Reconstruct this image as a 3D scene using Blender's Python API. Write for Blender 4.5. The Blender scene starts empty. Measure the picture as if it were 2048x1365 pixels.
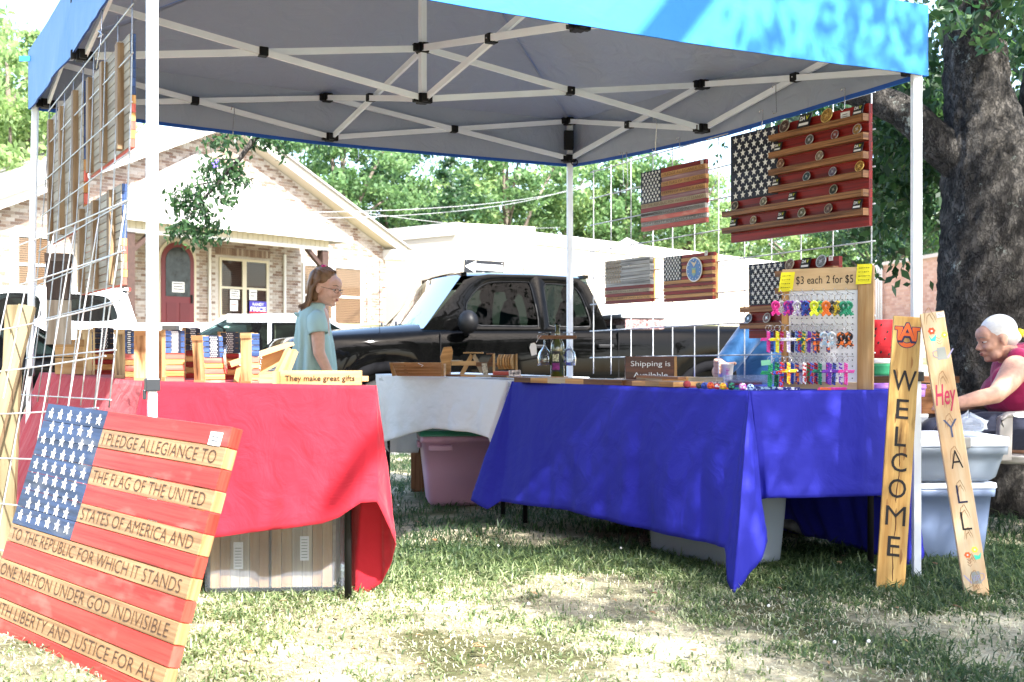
import bpy, bmesh, math, random
import numpy as np
from mathutils import Vector, Matrix, noise as mnoise

random.seed(7)
SC = bpy.context.scene
COL = SC.collection

# ---------------------------------------------------------------- camera, light, exposure
F, HZ, CZ = 2300.0, 705.0, 0.91          # focal length in px of a 2048 px wide frame, horizon row, eye height


def P(px, py, Y):
    return Vector(((px - 1024) / F * Y, Y, CZ + (HZ - py) / F * Y))


cam_d = bpy.data.cameras.new('camera')
cam = bpy.data.objects.new('camera', cam_d)
COL.objects.link(cam)
cam.location = (0, 0, CZ)
cam.rotation_euler = (math.radians(90), 0, 0)
cam_d.sensor_width = 36
cam_d.lens = 36 * F / 2048
cam_d.shift_y = (HZ - 682.5) / 2048
cam_d.clip_start = 0.05
cam_d.clip_end = 2000
cam_d.dof.use_dof = True
cam_d.dof.focus_distance = 4.9
cam_d.dof.aperture_fstop = 6.3
SC.camera = cam

SUN_DIR = Vector((0.55, -0.84, 1.0)).normalized()      # from the ground towards the sun
w = bpy.data.worlds.new('World')
SC.world = w
w.use_nodes = True
nt = w.node_tree
bg = nt.nodes['Background']
sky = nt.nodes.new('ShaderNodeTexSky')
sky.sky_type = 'NISHITA'
sky.sun_disc = False
sky.sun_elevation = math.asin(SUN_DIR.z)
sky.sun_rotation = math.atan2(SUN_DIR.x, SUN_DIR.y)
sky.air_density = 1.0
sky.dust_density = 2.2
sky.ozone_density = 1.0
nt.links.new(sky.outputs[0], bg.inputs[0])
bg.inputs[1].default_value = 0.15
sun_d = bpy.data.lights.new('sun', 'SUN')
sun_d.energy = 4.1
sun_d.angle = math.radians(0.55)
sun_d.color = (1.0, 0.975, 0.93)
sun = bpy.data.objects.new('sun', sun_d)
COL.objects.link(sun)
sun.location = (0, -4, 12)
sun.rotation_euler = SUN_DIR.to_track_quat('Z', 'Y').to_euler()
SC.view_settings.view_transform = 'Standard'
SC.view_settings.look = 'None'
SC.view_settings.exposure = 2.35
SC.view_settings.gamma = 1.0
SC.view_settings.use_curve_mapping = False
SC.render.engine = 'CYCLES'
SC.cycles.use_denoising = True
SC.cycles.max_bounces = 8
SC.cycles.transparent_max_bounces = 12
SC.cycles.sample_clamp_indirect = 6

# ---------------------------------------------------------------- helpers


def setp(b, n, v):
    if n in b.inputs:
        b.inputs[n].default_value = v


def mat(name, col, rough=.6, metal=0., var=.0, scale=8., bump=0., bscale=None, coat=0., trans=0., ior=1.45,
        sheen=0., spec=.5, stretch=(1, 1, 1), alpha=1., col2=None):
    m = bpy.data.materials.get(name)
    if m:
        return m
    m = bpy.data.materials.new(name)
    m.use_nodes = True
    t = m.node_tree
    N, L = t.nodes, t.links
    b = N['Principled BSDF']
    c = tuple(col) + (1,)
    setp(b, 'Base Color', c)
    setp(b, 'Roughness', rough)
    setp(b, 'Metallic', metal)
    setp(b, 'Coat Weight', coat)
    setp(b, 'Coat Roughness', .05)
    setp(b, 'Transmission Weight', trans)
    setp(b, 'IOR', ior)
    setp(b, 'Sheen Weight', sheen)
    setp(b, 'Specular IOR Level', spec)
    setp(b, 'Alpha', alpha)
    if var or bump or col2:
        tc = N.new('ShaderNodeTexCoord')
        mp = N.new('ShaderNodeMapping')
        mp.inputs['Scale'].default_value = stretch
        L.new(tc.outputs['Object'], mp.inputs[0])
    if var or col2:
        n = N.new('ShaderNodeTexNoise')
        n.inputs['Scale'].default_value = scale
        n.inputs['Detail'].default_value = 6
        L.new(mp.outputs[0], n.inputs['Vector'])
        r = N.new('ShaderNodeValToRGB')
        r.color_ramp.elements[0].position = .33
        r.color_ramp.elements[1].position = .67
        lo = tuple(x * (1 - var) for x in col)
        hi = tuple(min(1, x * (1 + var)) for x in (col2 or col))
        r.color_ramp.elements[0].color = lo + (1,)
        r.color_ramp.elements[1].color = hi + (1,)
        L.new(n.outputs[0], r.inputs[0])
        L.new(r.outputs[0], b.inputs['Base Color'])
    if bump:
        n2 = N.new('ShaderNodeTexNoise')
        n2.inputs['Scale'].default_value = bscale or scale * 3
        n2.inputs['Detail'].default_value = 5
        L.new(mp.outputs[0], n2.inputs['Vector'])
        bp = N.new('ShaderNodeBump')
        bp.inputs['Strength'].default_value = bump
        bp.inputs['Distance'].default_value = .01
        L.new(n2.outputs[0], bp.inputs['Height'])
        L.new(bp.outputs[0], b.inputs['Normal'])
    return m


def wood(name, base, dark, rough=.5, grain=34., burn=0., coat=0., worn=None, paint=0.):
    """Boards carry a UV in metres (u along the grain); rings and streaks come from that."""
    m = bpy.data.materials.get(name)
    if m:
        return m
    m = bpy.data.materials.new(name)
    m.use_nodes = True
    t = m.node_tree
    N, L = t.nodes, t.links
    b = N['Principled BSDF']
    setp(b, 'Roughness', rough)
    setp(b, 'Specular IOR Level', .22)
    setp(b, 'Coat Weight', coat)
    setp(b, 'Coat Roughness', .12)
    uv = N.new('ShaderNodeUVMap')
    oi = N.new('ShaderNodeObjectInfo')
    mu = N.new('ShaderNodeMath'); mu.operation = 'MULTIPLY'; mu.inputs[1].default_value = 37.
    L.new(oi.outputs['Random'], mu.inputs[0])
    cb = N.new('ShaderNodeCombineXYZ')
    L.new(mu.outputs[0], cb.inputs[0]); L.new(mu.outputs[0], cb.inputs[2])
    ad = N.new('ShaderNodeVectorMath'); ad.operation = 'ADD'
    L.new(uv.outputs[0], ad.inputs[0]); L.new(cb.outputs[0], ad.inputs[1])
    mp = N.new('ShaderNodeMapping')
    mp.inputs['Scale'].default_value = (1.6, grain, 1)
    L.new(ad.outputs[0], mp.inputs[0])
    n = N.new('ShaderNodeTexNoise'); n.inputs['Scale'].default_value = 1.; n.inputs['Detail'].default_value = 8
    n.inputs['Roughness'].default_value = .65; n.inputs['Distortion'].default_value = .35
    L.new(mp.outputs[0], n.inputs['Vector'])
    r = N.new('ShaderNodeValToRGB')
    e = r.color_ramp.elements
    e[0].position = .36; e[1].position = .6
    e[0].color = tuple(dark) + (1,); e[1].color = tuple(base) + (1,)
    L.new(n.outputs[0], r.inputs[0])
    out = r.outputs[0]
    # broad tone drift from board to board and along a board
    mp2 = N.new('ShaderNodeMapping'); mp2.inputs['Scale'].default_value = (3., 7., 1)
    L.new(ad.outputs[0], mp2.inputs[0])
    n2 = N.new('ShaderNodeTexNoise'); n2.inputs['Scale'].default_value = 1.; n2.inputs['Detail'].default_value = 3
    L.new(mp2.outputs[0], n2.inputs['Vector'])
    hs = N.new('ShaderNodeHueSaturation')
    mr = N.new('ShaderNodeMapRange')
    mr.inputs[1].default_value = .3; mr.inputs[2].default_value = .7
    mr.inputs[3].default_value = .78; mr.inputs[4].default_value = 1.18
    L.new(n2.outputs[0], mr.inputs[0]); L.new(mr.outputs[0], hs.inputs['Value'])
    L.new(out, hs.inputs['Color'])
    out = hs.outputs[0]
    if burn or worn:
        mp3 = N.new('ShaderNodeMapping'); mp3.inputs['Scale'].default_value = (4.5, 24., 1) if not worn else (6., 16., 1)
        L.new(ad.outputs[0], mp3.inputs[0])
        n3 = N.new('ShaderNodeTexNoise'); n3.inputs['Scale'].default_value = 1.; n3.inputs['Detail'].default_value = 4
        L.new(mp3.outputs[0], n3.inputs['Vector'])
        r3 = N.new('ShaderNodeValToRGB')
        k = burn or .5
        r3.color_ramp.elements[0].position = .68 - .2 * k; r3.color_ramp.elements[1].position = .8 - .12 * k
        r3.color_ramp.elements[0].color = (0, 0, 0, 1); r3.color_ramp.elements[1].color = (1, 1, 1, 1)
        L.new(n3.outputs[0], r3.inputs[0])
        mx = N.new('ShaderNodeMixRGB')
        L.new(r3.outputs[0], mx.inputs[0]); L.new(out, mx.inputs[1])
        mx.inputs[2].default_value = tuple(worn or (.09, .035, .01)) + (1,)
        out = mx.outputs[0]
    L.new(out, b.inputs['Base Color'])
    bp = N.new('ShaderNodeBump'); bp.inputs['Strength'].default_value = .25; bp.inputs['Distance'].default_value = .003
    L.new(n.outputs[0], bp.inputs['Height']); L.new(bp.outputs[0], b.inputs['Normal'])
    return m


def rndmat(name, cols, rough=.6, transl=0., attr='rnd', bump=0., spec=.5):
    """Colour picked per face from the attribute 'rnd'; transl adds light passing through."""
    m = bpy.data.materials.new(name)
    m.use_nodes = True
    t = m.node_tree
    N, L = t.nodes, t.links
    b = N['Principled BSDF']
    setp(b, 'Roughness', rough); setp(b, 'Specular IOR Level', spec)
    a = N.new('ShaderNodeAttribute'); a.attribute_name = attr
    r = N.new('ShaderNodeValToRGB')
    e = r.color_ramp.elements
    while len(e) < len(cols):
        e.new(.5)
    for i, c in enumerate(cols):
        e[i].position = i / (len(cols) - 1)
        e[i].color = tuple(c) + (1,)
    L.new(a.outputs['Fac'], r.inputs[0])
    L.new(r.outputs[0], b.inputs['Base Color'])
    if transl:
        tr = N.new('ShaderNodeBsdfTranslucent')
        hs = N.new('ShaderNodeHueSaturation'); hs.inputs['Value'].default_value = 1.5; hs.inputs['Saturation'].default_value = 1.1
        hs.inputs['Hue'].default_value = .485
        L.new(r.outputs[0], hs.inputs['Color']); L.new(hs.outputs[0], tr.inputs[0])
        mx = N.new('ShaderNodeMixShader'); mx.inputs[0].default_value = transl
        L.new(b.outputs[0], mx.inputs[1]); L.new(tr.outputs[0], mx.inputs[2])
        L.new(mx.outputs[0], N['Material Output'].inputs[0])
    return m


def fabric(name, col, transl=.15, rough=.75, weave=.15, sheen=.2, spec=.3):
    m = bpy.data.materials.new(name)
    m.use_nodes = True
    t = m.node_tree
    N, L = t.nodes, t.links
    b = N['Principled BSDF']
    setp(b, 'Base Color', tuple(col) + (1,)); setp(b, 'Roughness', rough); setp(b, 'Sheen Weight', sheen)
    setp(b, 'Specular IOR Level', spec)
    tc = N.new('ShaderNodeTexCoord')
    n = N.new('ShaderNodeTexNoise'); n.inputs['Scale'].default_value = 7.; n.inputs['Detail'].default_value = 7
    n.inputs['Distortion'].default_value = 1.2
    L.new(tc.outputs['Object'], n.inputs['Vector'])
    bp = N.new('ShaderNodeBump'); bp.inputs['Strength'].default_value = weave; bp.inputs['Distance'].default_value = .03
    L.new(n.outputs[0], bp.inputs['Height']); L.new(bp.outputs[0], b.inputs['Normal'])
    if transl:
        tr = N.new('ShaderNodeBsdfTranslucent'); tr.inputs[0].default_value = tuple(col) + (1,)
        mx = N.new('ShaderNodeMixShader'); mx.inputs[0].default_value = transl
        L.new(b.outputs[0], mx.inputs[1]); L.new(tr.outputs[0], mx.inputs[2])
        L.new(mx.outputs[0], N['Material Output'].inputs[0])
    return m


def tag(o, label=None, cat=None, group=None, kind=None):
    if label: o['label'] = label
    if cat: o['category'] = cat
    if group: o['group'] = group
    if kind: o['kind'] = kind
    return o


def thing(name, label, cat, loc=(0, 0, 0), group=None, rotz=0.):
    o = bpy.data.objects.new(name, None)
    o.empty_display_size = .1
    COL.objects.link(o)
    o.location = loc
    o.rotation_euler = (0, 0, rotz)
    return tag(o, label, cat, group)


def wloc(o):
    """World offset of a plain (translated, unscaled) parent chain; None when a rotated frame is used."""
    v = Vector((0, 0, 0))
    while o is not None:
        v = v + Vector(o.location)
        o = o.parent
    return v


class MB:
    """Mesh builder. Points go through self.M; with local=True they stay relative to the parent."""

    def __init__(s, M=None):
        s.v = []; s.f = []; s.uv = []; s.mi = []; s.M = M; s.m = 0; s.rn = []; s.sm = []; s.r = 0.; s.s = False

    def p(s, q):
        q = Vector(q)
        if s.M is not None:
            q = s.M @ q
        s.v.append(q)
        return len(s.v) - 1

    def face(s, idx, uv=None):
        s.f.append(tuple(idx)); s.uv.append(uv or [(0, 0)] * len(idx)); s.mi.append(s.m); s.rn.append(s.r); s.sm.append(s.s)

    def hexa(s, c, uvl=None):
        """c: 8 corners, bottom loop 0-3 then top loop 4-7."""
        i = [s.p(q) for q in c]
        c = [Vector(q) for q in c]
        for q in ((3, 2, 1, 0), (4, 5, 6, 7), (0, 1, 5, 4), (1, 2, 6, 5), (2, 3, 7, 6), (3, 0, 4, 7)):
            a = (c[q[1]] - c[q[0]]).length; b = (c[q[2]] - c[q[1]]).length
            off = random.random() * 3
            if a >= b:
                uv = [(0, off), (a, off), (a, off + b), (0, off + b)]
            else:
                uv = [(0, off + a), (0, off), (b, off), (b, off + a)]
            s.face([i[k] for k in q], uv)

    def box(s, x0, x1, y0, y1, z0, z1, j=0.):
        def q(x, y, z):
            return (x + random.uniform(-j, j), y + random.uniform(-j, j), z + random.uniform(-j, j)) if j else (x, y, z)
        s.hexa([q(x0, y0, z0), q(x1, y0, z0), q(x1, y1, z0), q(x0, y1, z0),
                q(x0, y0, z1), q(x1, y0, z1), q(x1, y1, z1), q(x0, y1, z1)])

    def bar(s, a, b, w, h, up=(0, 0, 1)):
        """Rectangular bar from a to b; w across, h along 'up'."""
        a = Vector(a); b = Vector(b)
        d = (b - a).normalized()
        u = Vector(up)
        sd = d.cross(u)
        if sd.length < 1e-4:
            sd = d.cross(Vector((0, 1, 0)))
        sd.normalize()
        u = sd.cross(d).normalized()
        x = sd * (w / 2); y = u * (h / 2)
        s.hexa([a - x - y, a + x - y, b + x - y, b - x - y, a - x + y, a + x + y, b + x + y, b - x + y])

    def tube(s, pts, r, n=8, cap=True):
        pts = [Vector(q) for q in pts]
        if not hasattr(r, '__len__'):
            r = [r] * len(pts)
        rings = []
        prev = None
        for k, q in enumerate(pts):
            d = (pts[min(k + 1, len(pts) - 1)] - pts[max(k - 1, 0)])
            d = d.normalized() if d.length > 1e-9 else Vector((0, 0, 1))
            if prev is None:
                a = d.orthogonal().normalized()
            else:
                a = prev - d * prev.dot(d)
                a = a.normalized() if a.length > 1e-6 else d.orthogonal().normalized()
            prev = a
            b = d.cross(a)
            rings.append([s.p(q + (a * math.cos(t) + b * math.sin(t)) * r[k]) for t in [2 * math.pi * i / n for i in range(n)]])
        sm, s.s = s.s, n > 5
        for k in range(len(rings) - 1):
            for i in range(n):
                j = (i + 1) % n
                s.face((rings[k][i], rings[k][j], rings[k + 1][j], rings[k + 1][i]))
        s.s = False
        if cap:
            s.face(rings[0][::-1]); s.face(rings[-1])
        s.s = sm

    def lathe(s, prof, n=16, c=(0, 0, 0), T=None, cap=True):
        """prof: (r,z) list, turned about the z axis at c."""
        rings = []
        for r, z in prof:
            ring = []
            for i in range(n):
                t = 2 * math.pi * i / n
                q = Vector((r * math.cos(t), r * math.sin(t), z))
                if T is not None:
                    q = T @ q
                ring.append(s.p(q + Vector(c)))
            rings.append(ring)
        sm, s.s = s.s, True
        for k in range(len(rings) - 1):
            for i in range(n):
                j = (i + 1) % n
                s.face((rings[k][i], rings[k][j], rings[k + 1][j], rings[k + 1][i]))
        s.s = sm
        if cap and prof[0][0] > 1e-5: s.face(rings[0][::-1])
        if cap and prof[-1][0] > 1e-5: s.face(rings[-1])

    def prism(s, poly, t0, t1, T=None):
        """poly in the local x-z plane, thickness along y from t0 (front) to t1."""
        T = T or Matrix.Identity(4)
        a = [s.p(T @ Vector((x, t0, z))) for x, z in poly]
        b = [s.p(T @ Vector((x, t1, z))) for x, z in poly]
        n = len(poly)
        s.face(a, [(x, z) for x, z in poly]); s.face(b[::-1], [(x, z) for x, z in poly][::-1])
        for i in range(n):
            j = (i + 1) % n
            s.face((a[j], a[i], b[i], b[j]))

    def ell(s, c, r, n=16, T=None):
        c = Vector(c)
        m = n // 2
        prof = [(math.sin(math.pi * k / m), -math.cos(math.pi * k / m)) for k in range(m + 1)]
        rings = []
        for a, z in prof:
            ring = []
            for i in range(n):
                t = 2 * math.pi * i / n
                q = Vector((max(a, 1e-4) * math.cos(t) * r[0], max(a, 1e-4) * math.sin(t) * r[1], z * r[2]))
                if T is not None:
                    q = T @ q
                ring.append(s.p(c + q))
            rings.append(ring)
        sm, s.s = s.s, True
        for k in range(m):
            for i in range(n):
                j = (i + 1) % n
                s.face((rings[k][i], rings[k][j], rings[k + 1][j], rings[k + 1][i]))
        s.s = sm

    def grid(s, rows, closed=False, uvs=None):
        """rows: list of equally long lists of points; smooth surface."""
        ids = [[s.p(q) for q in r] for r in rows]
        sm, s.s = s.s, True
        for a in range(len(ids) - 1):
            m = len(ids[a])
            for b in range(m if closed else m - 1):
                c = (b + 1) % m
                s.face((ids[a][b], ids[a][c], ids[a + 1][c], ids[a + 1][b]))
        s.s = sm
        return ids

    def build(s, name, mats, parent=None, local=False):
        me = bpy.data.meshes.new(name)
        off = Vector((0, 0, 0))
        if parent is not None and not local:
            off = wloc(parent)
        if parent is None and not local and s.v:
            c = Vector((0, 0, 0))
            for q in s.v: c += q
            c /= len(s.v)
            off = Vector((c.x, c.y, min(q.z for q in s.v)))
        me.from_pydata([q - off for q in s.v], [], s.f)
        uvl = me.uv_layers.new(name='UVMap')
        flat = [c for uv in s.uv for q in uv for c in q]
        uvl.data.foreach_set('uv', flat)
        if not isinstance(mats, (list, tuple)): mats = [mats]
        for m in mats: me.materials.append(m)
        me.polygons.foreach_set('material_index', s.mi)
        me.polygons.foreach_set('use_smooth', s.sm)
        if any(s.rn):
            a = me.attributes.new('rnd', 'FLOAT', 'FACE')
            a.data.foreach_set('value', s.rn)
        me.update()
        o = bpy.data.objects.new(name, me)
        COL.objects.link(o)
        if parent is not None: o.parent = parent
        elif not local: o.location = off
        return o


def bevel(o, w=.003, seg=2):
    m = o.modifiers.new('bevel', 'BEVEL'); m.width = w; m.segments = seg; m.limit_method = 'ANGLE'
    m.angle_limit = math.radians(40)
    return o


def np_mesh(name, verts, faces, m, rnd=None, k=4, smooth=False):
    """Fast mesh from numpy arrays, all faces with k corners."""
    me = bpy.data.meshes.new(name)
    nv, nf = len(verts), len(faces)
    me.vertices.add(nv); me.vertices.foreach_set('co', np.ascontiguousarray(verts, dtype=np.float32).ravel())
    me.loops.add(nf * k); me.loops.foreach_set('vertex_index', np.ascontiguousarray(faces, dtype=np.int32).ravel())
    me.polygons.add(nf)
    me.polygons.foreach_set('loop_start', np.arange(0, nf * k, k, dtype=np.int32))
    me.polygons.foreach_set('loop_total', np.full(nf, k, dtype=np.int32))
    if rnd is not None:
        a = me.attributes.new('rnd', 'FLOAT', 'FACE')
        a.data.foreach_set('value', rnd.astype(np.float32))
    if smooth:
        me.polygons.foreach_set('use_smooth', np.ones(nf, dtype=bool))
    me.materials.append(m)
    me.update(calc_edges=True)
    return me


def link(name, me, parent=None, loc=(0, 0, 0)):
    o = bpy.data.objects.new(name, me)
    COL.objects.link(o)
    o.location = loc
    if parent is not None: o.parent = parent
    return o


_tc = {}


def text_geo(txt, bold=0., shear=0.):
    """Outline of a word as flat polygons in x-y, scaled to unit height of a capital; returns verts, faces, width."""
    key = (txt, bold, shear)
    if key in _tc: return _tc[key]
    cu = bpy.data.curves.new('t', 'FONT')
    cu.body = txt; cu.size = 1.0; cu.offset = bold; cu.shear = shear; cu.resolution_u = 3
    ob = bpy.data.objects.new('t', cu)
    COL.objects.link(ob)
    dg = bpy.context.evaluated_depsgraph_get()
    me = bpy.data.meshes.new_from_object(ob.evaluated_get(dg))
    v = [tuple(q.co) for q in me.vertices]
    f = [tuple(q.vertices) for q in me.polygons]
    COL.objects.unlink(ob); bpy.data.objects.remove(ob); bpy.data.curves.remove(cu); bpy.data.meshes.remove(me)
    if not v: return [], [], 1.
    x0 = min(q[0] for q in v); x1 = max(q[0] for q in v)
    v = [((q[0] - x0) / .7, q[1] / .7) for q in v]
    _tc[key] = (v, f, (x1 - x0) / .7)
    return _tc[key]


def text_on(name, txt, O, ux, uy, width, height, m, parent, bold=0., lift=.0015, shear=0., label=None, local=False, mb=None):
    """Lettering on a plane: O lower-left corner, ux/uy unit vectors, width of the line and cap height in metres."""
    v, f, tw = text_geo(txt, bold, shear)
    O = Vector(O); ux = Vector(ux).normalized(); uy = Vector(uy).normalized(); n = ux.cross(uy).normalized()
    b = mb or MB()
    base = len(b.v)
    for x, y in v:
        b.p(O + ux * (x / tw * width) + uy * (y * height) + n * lift)
    for q in f: b.face([base + i for i in q])
    if mb is not None: return None
    o = b.build(name, m, parent, local)
    if label: o['label'] = label
    return o


def star_poly(cx, cz, r, rot=0.):
    return [(cx + (r if k % 2 == 0 else r * .42) * math.sin(rot + k * math.pi / 5), cz + (r if k % 2 == 0 else r * .42) * math.cos(rot + k * math.pi / 5)) for k in range(10)]


def frame(O, ux, uy):
    """Matrix: local x along ux, local z along uy, local -y is the outward normal (ux x uy)."""
    ux = Vector(ux).normalized(); uy = Vector(uy); uy = (uy - ux * uy.dot(ux)).normalized(); n = ux.cross(uy)
    M = Matrix((( ux.x, -n.x, uy.x, O[0]), (ux.y, -n.y, uy.y, O[1]), (ux.z, -n.z, uy.z, O[2]), (0, 0, 0, 1)))
    return M


def catmull(pts, n):
    """Resample a polyline of vectors (any dimension) with Catmull-Rom, n points."""
    p = np.array(pts, dtype=float)
    out = []
    m = len(p) - 1
    for k in range(n):
        u = k / (n - 1) * m
        i = min(int(u), m - 1); t = u - i
        a, b, c, d = p[max(i - 1, 0)], p[i], p[i + 1], p[min(i + 2, m)]
        out.append(.5 * ((2 * b) + (c - a) * t + (2 * a - 5 * b + 4 * c - d) * t * t + (3 * b - a - 3 * c + d) * t ** 3))
    return out


def copy_tree(o, parent=None):
    c = o.copy()
    COL.objects.link(c)
    c.parent = parent
    for ch in list(o.children):
        copy_tree(ch, c)
    return c
# ---------------------------------------------------------------- materials
M_metal_white = mat('white_enamel', (.80, .85, .92), rough=.35, var=.05, scale=6)
M_black_plastic = mat('black_plastic', (.007, .007, .008), rough=.5, spec=.25)
M_galv = mat('galvanised_wire', (.42, .44, .46), rough=.38, metal=.75, var=.25, scale=30)
M_galv_far = mat('weathered_wire', (.55, .57, .60), rough=.5, metal=.2, var=.3, scale=30)
M_steel = mat('steel_wire', (.6, .6, .6), rough=.25, metal=1.)
M_red_p = wood('red_painted_wood', (.50, .028, .018), (.26, .012, .01), rough=.38, grain=50, paint=1)
M_red_dark = wood('dark_red_stained_wood', (.27, .014, .010), (.10, .006, .005), rough=.4, grain=60)
M_blue_p = wood('navy_painted_wood', (.05, .10, .26), (.015, .025, .07), rough=.4, grain=50)
M_navy = wood('dark_navy_wood', (.022, .027, .055), (.006, .007, .012), rough=.45, grain=60)
M_oak = wood('oak_wood', (.58, .32, .12), (.33, .15, .045), rough=.45, grain=55)
M_pine = wood('pine_wood', (.50, .33, .16), (.36, .19, .07), rough=.5, grain=26)
M_pine_burnt = wood('torched_pine_wood', (.62, .44, .22), (.42, .24, .09), rough=.5, grain=40, burn=1.)
M_walnut = wood('walnut_wood', (.22, .10, .045), (.10, .04, .016), rough=.4, grain=45)
M_shelf = wood('stained_ledge_wood', (.36, .17, .07), (.10, .04, .015), rough=.42, grain=60)
M_grey_wood = wood('aged_board_wood', (.52, .43, .31), (.36, .28, .19), rough=.65, grain=40)
M_white_w = wood('whitewashed_wood', (.55, .54, .52), (.06, .055, .05), rough=.5, grain=70)
M_pinkish = wood('worn_pink_wood', (.62, .16, .12), (.36, .05, .04), rough=.45, grain=50, worn=(.72, .42, .32))
M_mahog = wood('mahogany_board', (.12, .028, .012), (.05, .010, .005), rough=.35, grain=40, coat=.1)
M_paper = mat('paper', (.78, .78, .78), rough=.7)
M_ink = mat('black_ink', (.012, .01, .01), rough=.7)
M_burn = mat('burnt_engraving', (.05, .022, .01), rough=.8)
M_white_paint = mat('white_paint', (.82, .82, .8), rough=.5)
M_chrome = mat('chrome', (.75, .75, .75), rough=.12, metal=1.)
M_rubber = mat('tyre_rubber', (.012, .012, .012), rough=.8)
M_skin = mat('skin_fair', (.66, .41, .32), rough=.5, var=.07, scale=40, spec=.35)
M_skin2 = mat('skin_tanned', (.52, .29, .205), rough=.45, var=.12, scale=45, spec=.4)
M_lip = mat('lips', (.42, .12, .10), rough=.45)
M_eye = mat('eye_white', (.7, .68, .65), rough=.2)
M_iris = mat('iris_dark', (.03, .025, .02), rough=.15)


def glass_mat(name, tint=(.9, .95, .93), refl=.12, rough=.02, top=.85):
    m = bpy.data.materials.new(name)
    m.use_nodes = True
    t = m.node_tree; N, L = t.nodes, t.links
    N.remove(N['Principled BSDF'])
    tr = N.new('ShaderNodeBsdfTransparent'); tr.inputs[0].default_value = tuple(tint) + (1,)
    gl = N.new('ShaderNodeBsdfGlossy'); gl.inputs['Roughness'].default_value = rough
    lw = N.new('ShaderNodeLayerWeight'); lw.inputs[0].default_value = .25
    mr = N.new('ShaderNodeMapRange'); mr.inputs[3].default_value = refl; mr.inputs[4].default_value = top
    mx = N.new('ShaderNodeMixShader')
    L.new(lw.outputs['Fresnel'], mr.inputs[0]); L.new(mr.outputs[0], mx.inputs[0])
    L.new(tr.outputs[0], mx.inputs[1]); L.new(gl.outputs[0], mx.inputs[2])
    L.new(mx.outputs[0], N['Material Output'].inputs[0])
    return m


M_glass_car = glass_mat('car_glass', (.09, .12, .115), .003, .02, .1)
M_glass_ws = glass_mat('windscreen_glass', (.62, .80, .84), .22)
M_glass_win = glass_mat('window_glass', (.8, .8, .8), .02, .02, .3)
M_glass = glass_mat('clear_glass', (.93, .95, .95), .05, .01)


def plastic_clear(name, col, dens=.5):
    """Cloudy see-through plastic: part passes light straight, part scatters it."""
    m = bpy.data.materials.new(name)
    m.use_nodes = True
    t = m.node_tree; N, L = t.nodes, t.links
    b = N['Principled BSDF']
    setp(b, 'Base Color', tuple(col) + (1,)); setp(b, 'Roughness', .25)
    tr = N.new('ShaderNodeBsdfTransparent'); tr.inputs[0].default_value = (.93, .95, .97, 1)
    tl = N.new('ShaderNodeBsdfTranslucent'); tl.inputs[0].default_value = tuple(col) + (1,)
    m1 = N.new('ShaderNodeMixShader'); m1.inputs[0].default_value = .4
    L.new(b.outputs[0], m1.inputs[1]); L.new(tl.outputs[0], m1.inputs[2])
    mx = N.new('ShaderNodeMixShader'); mx.inputs[0].default_value = dens
    L.new(tr.outputs[0], mx.inputs[1]); L.new(m1.outputs[0], mx.inputs[2])
    L.new(mx.outputs[0], N['Material Output'].inputs[0])
    return m


M_tote = plastic_clear('cloudy_tote_plastic', (.46, .53, .62), .58)
M_tote_blue = plastic_clear('bluish_tote_plastic', (.36, .46, .68), .8)
M_tote_clear = plastic_clear('thin_tote_plastic', (.50, .55, .66), .20)
M_bag = plastic_clear('crumpled_bag_film', (.75, .78, .8), .35)

# ---------------------------------------------------------------- ground


def vnoise(x, y, s, seed=0):
    """Cheap value noise on arrays."""
    x = x * s + 31.7 * seed; y = y * s + 17.3 * seed
    xi = np.floor(x).astype(np.int64); yi = np.floor(y).astype(np.int64)
    fx = x - xi; fy = y - yi
    fx = fx * fx * (3 - 2 * fx); fy = fy * fy * (3 - 2 * fy)

    def h(a, b):
        n = (a * 374761393 + b * 668265263 + seed * 974711) & 0x7fffffff
        n = ((n ^ (n >> 13)) * 1274126177) & 0x7fffffff
        return ((n ^ (n >> 16)) & 0xffff) / 65535.
    return (h(xi, yi) * (1 - fx) + h(xi + 1, yi) * fx) * (1 - fy) + (h(xi, yi + 1) * (1 - fx) + h(xi + 1, yi + 1) * fx) * fy


def sstep(a, b, x):
    t = np.clip((x - a) / (b - a), 0, 1)
    return t * t * (3 - 2 * t)


def gz(x, y):
    x = np.asarray(x, float); y = np.asarray(y, float)
    z = .045 * np.exp(-((x + 1.5) ** 2 + (y - 3.4) ** 2) / .7) + .02 * (vnoise(x, y, .9, 3) - .5) * sstep(10.2, 9.5, y) * sstep(.5, 1.5, y)
    z = z - .16 * sstep(10.2, 10.5, y)
    z = z + 1.75 * sstep(18.5, 27, y)
    return z


def ground_mesh():
    xs = np.concatenate([np.linspace(-400, -12, 14), np.linspace(-10, 10, 140), np.linspace(12, 400, 14)])
    ys = np.concatenate([np.linspace(-200, 0, 12), np.linspace(.6, 11, 110), np.linspace(12, 30, 30), np.linspace(35, 900, 20)])
    X, Y = np.meshgrid(xs, ys)
    Z = gz(X, Y)
    v = np.stack([X.ravel(), Y.ravel(), Z.ravel()], 1)
    nx, ny = len(xs), len(ys)
    i = np.arange(nx * ny).reshape(ny, nx)
    f = np.stack([i[:-1, :-1].ravel(), i[:-1, 1:].ravel(), i[1:, 1:].ravel(), i[1:, :-1].ravel()], 1)
    return v, f


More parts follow.
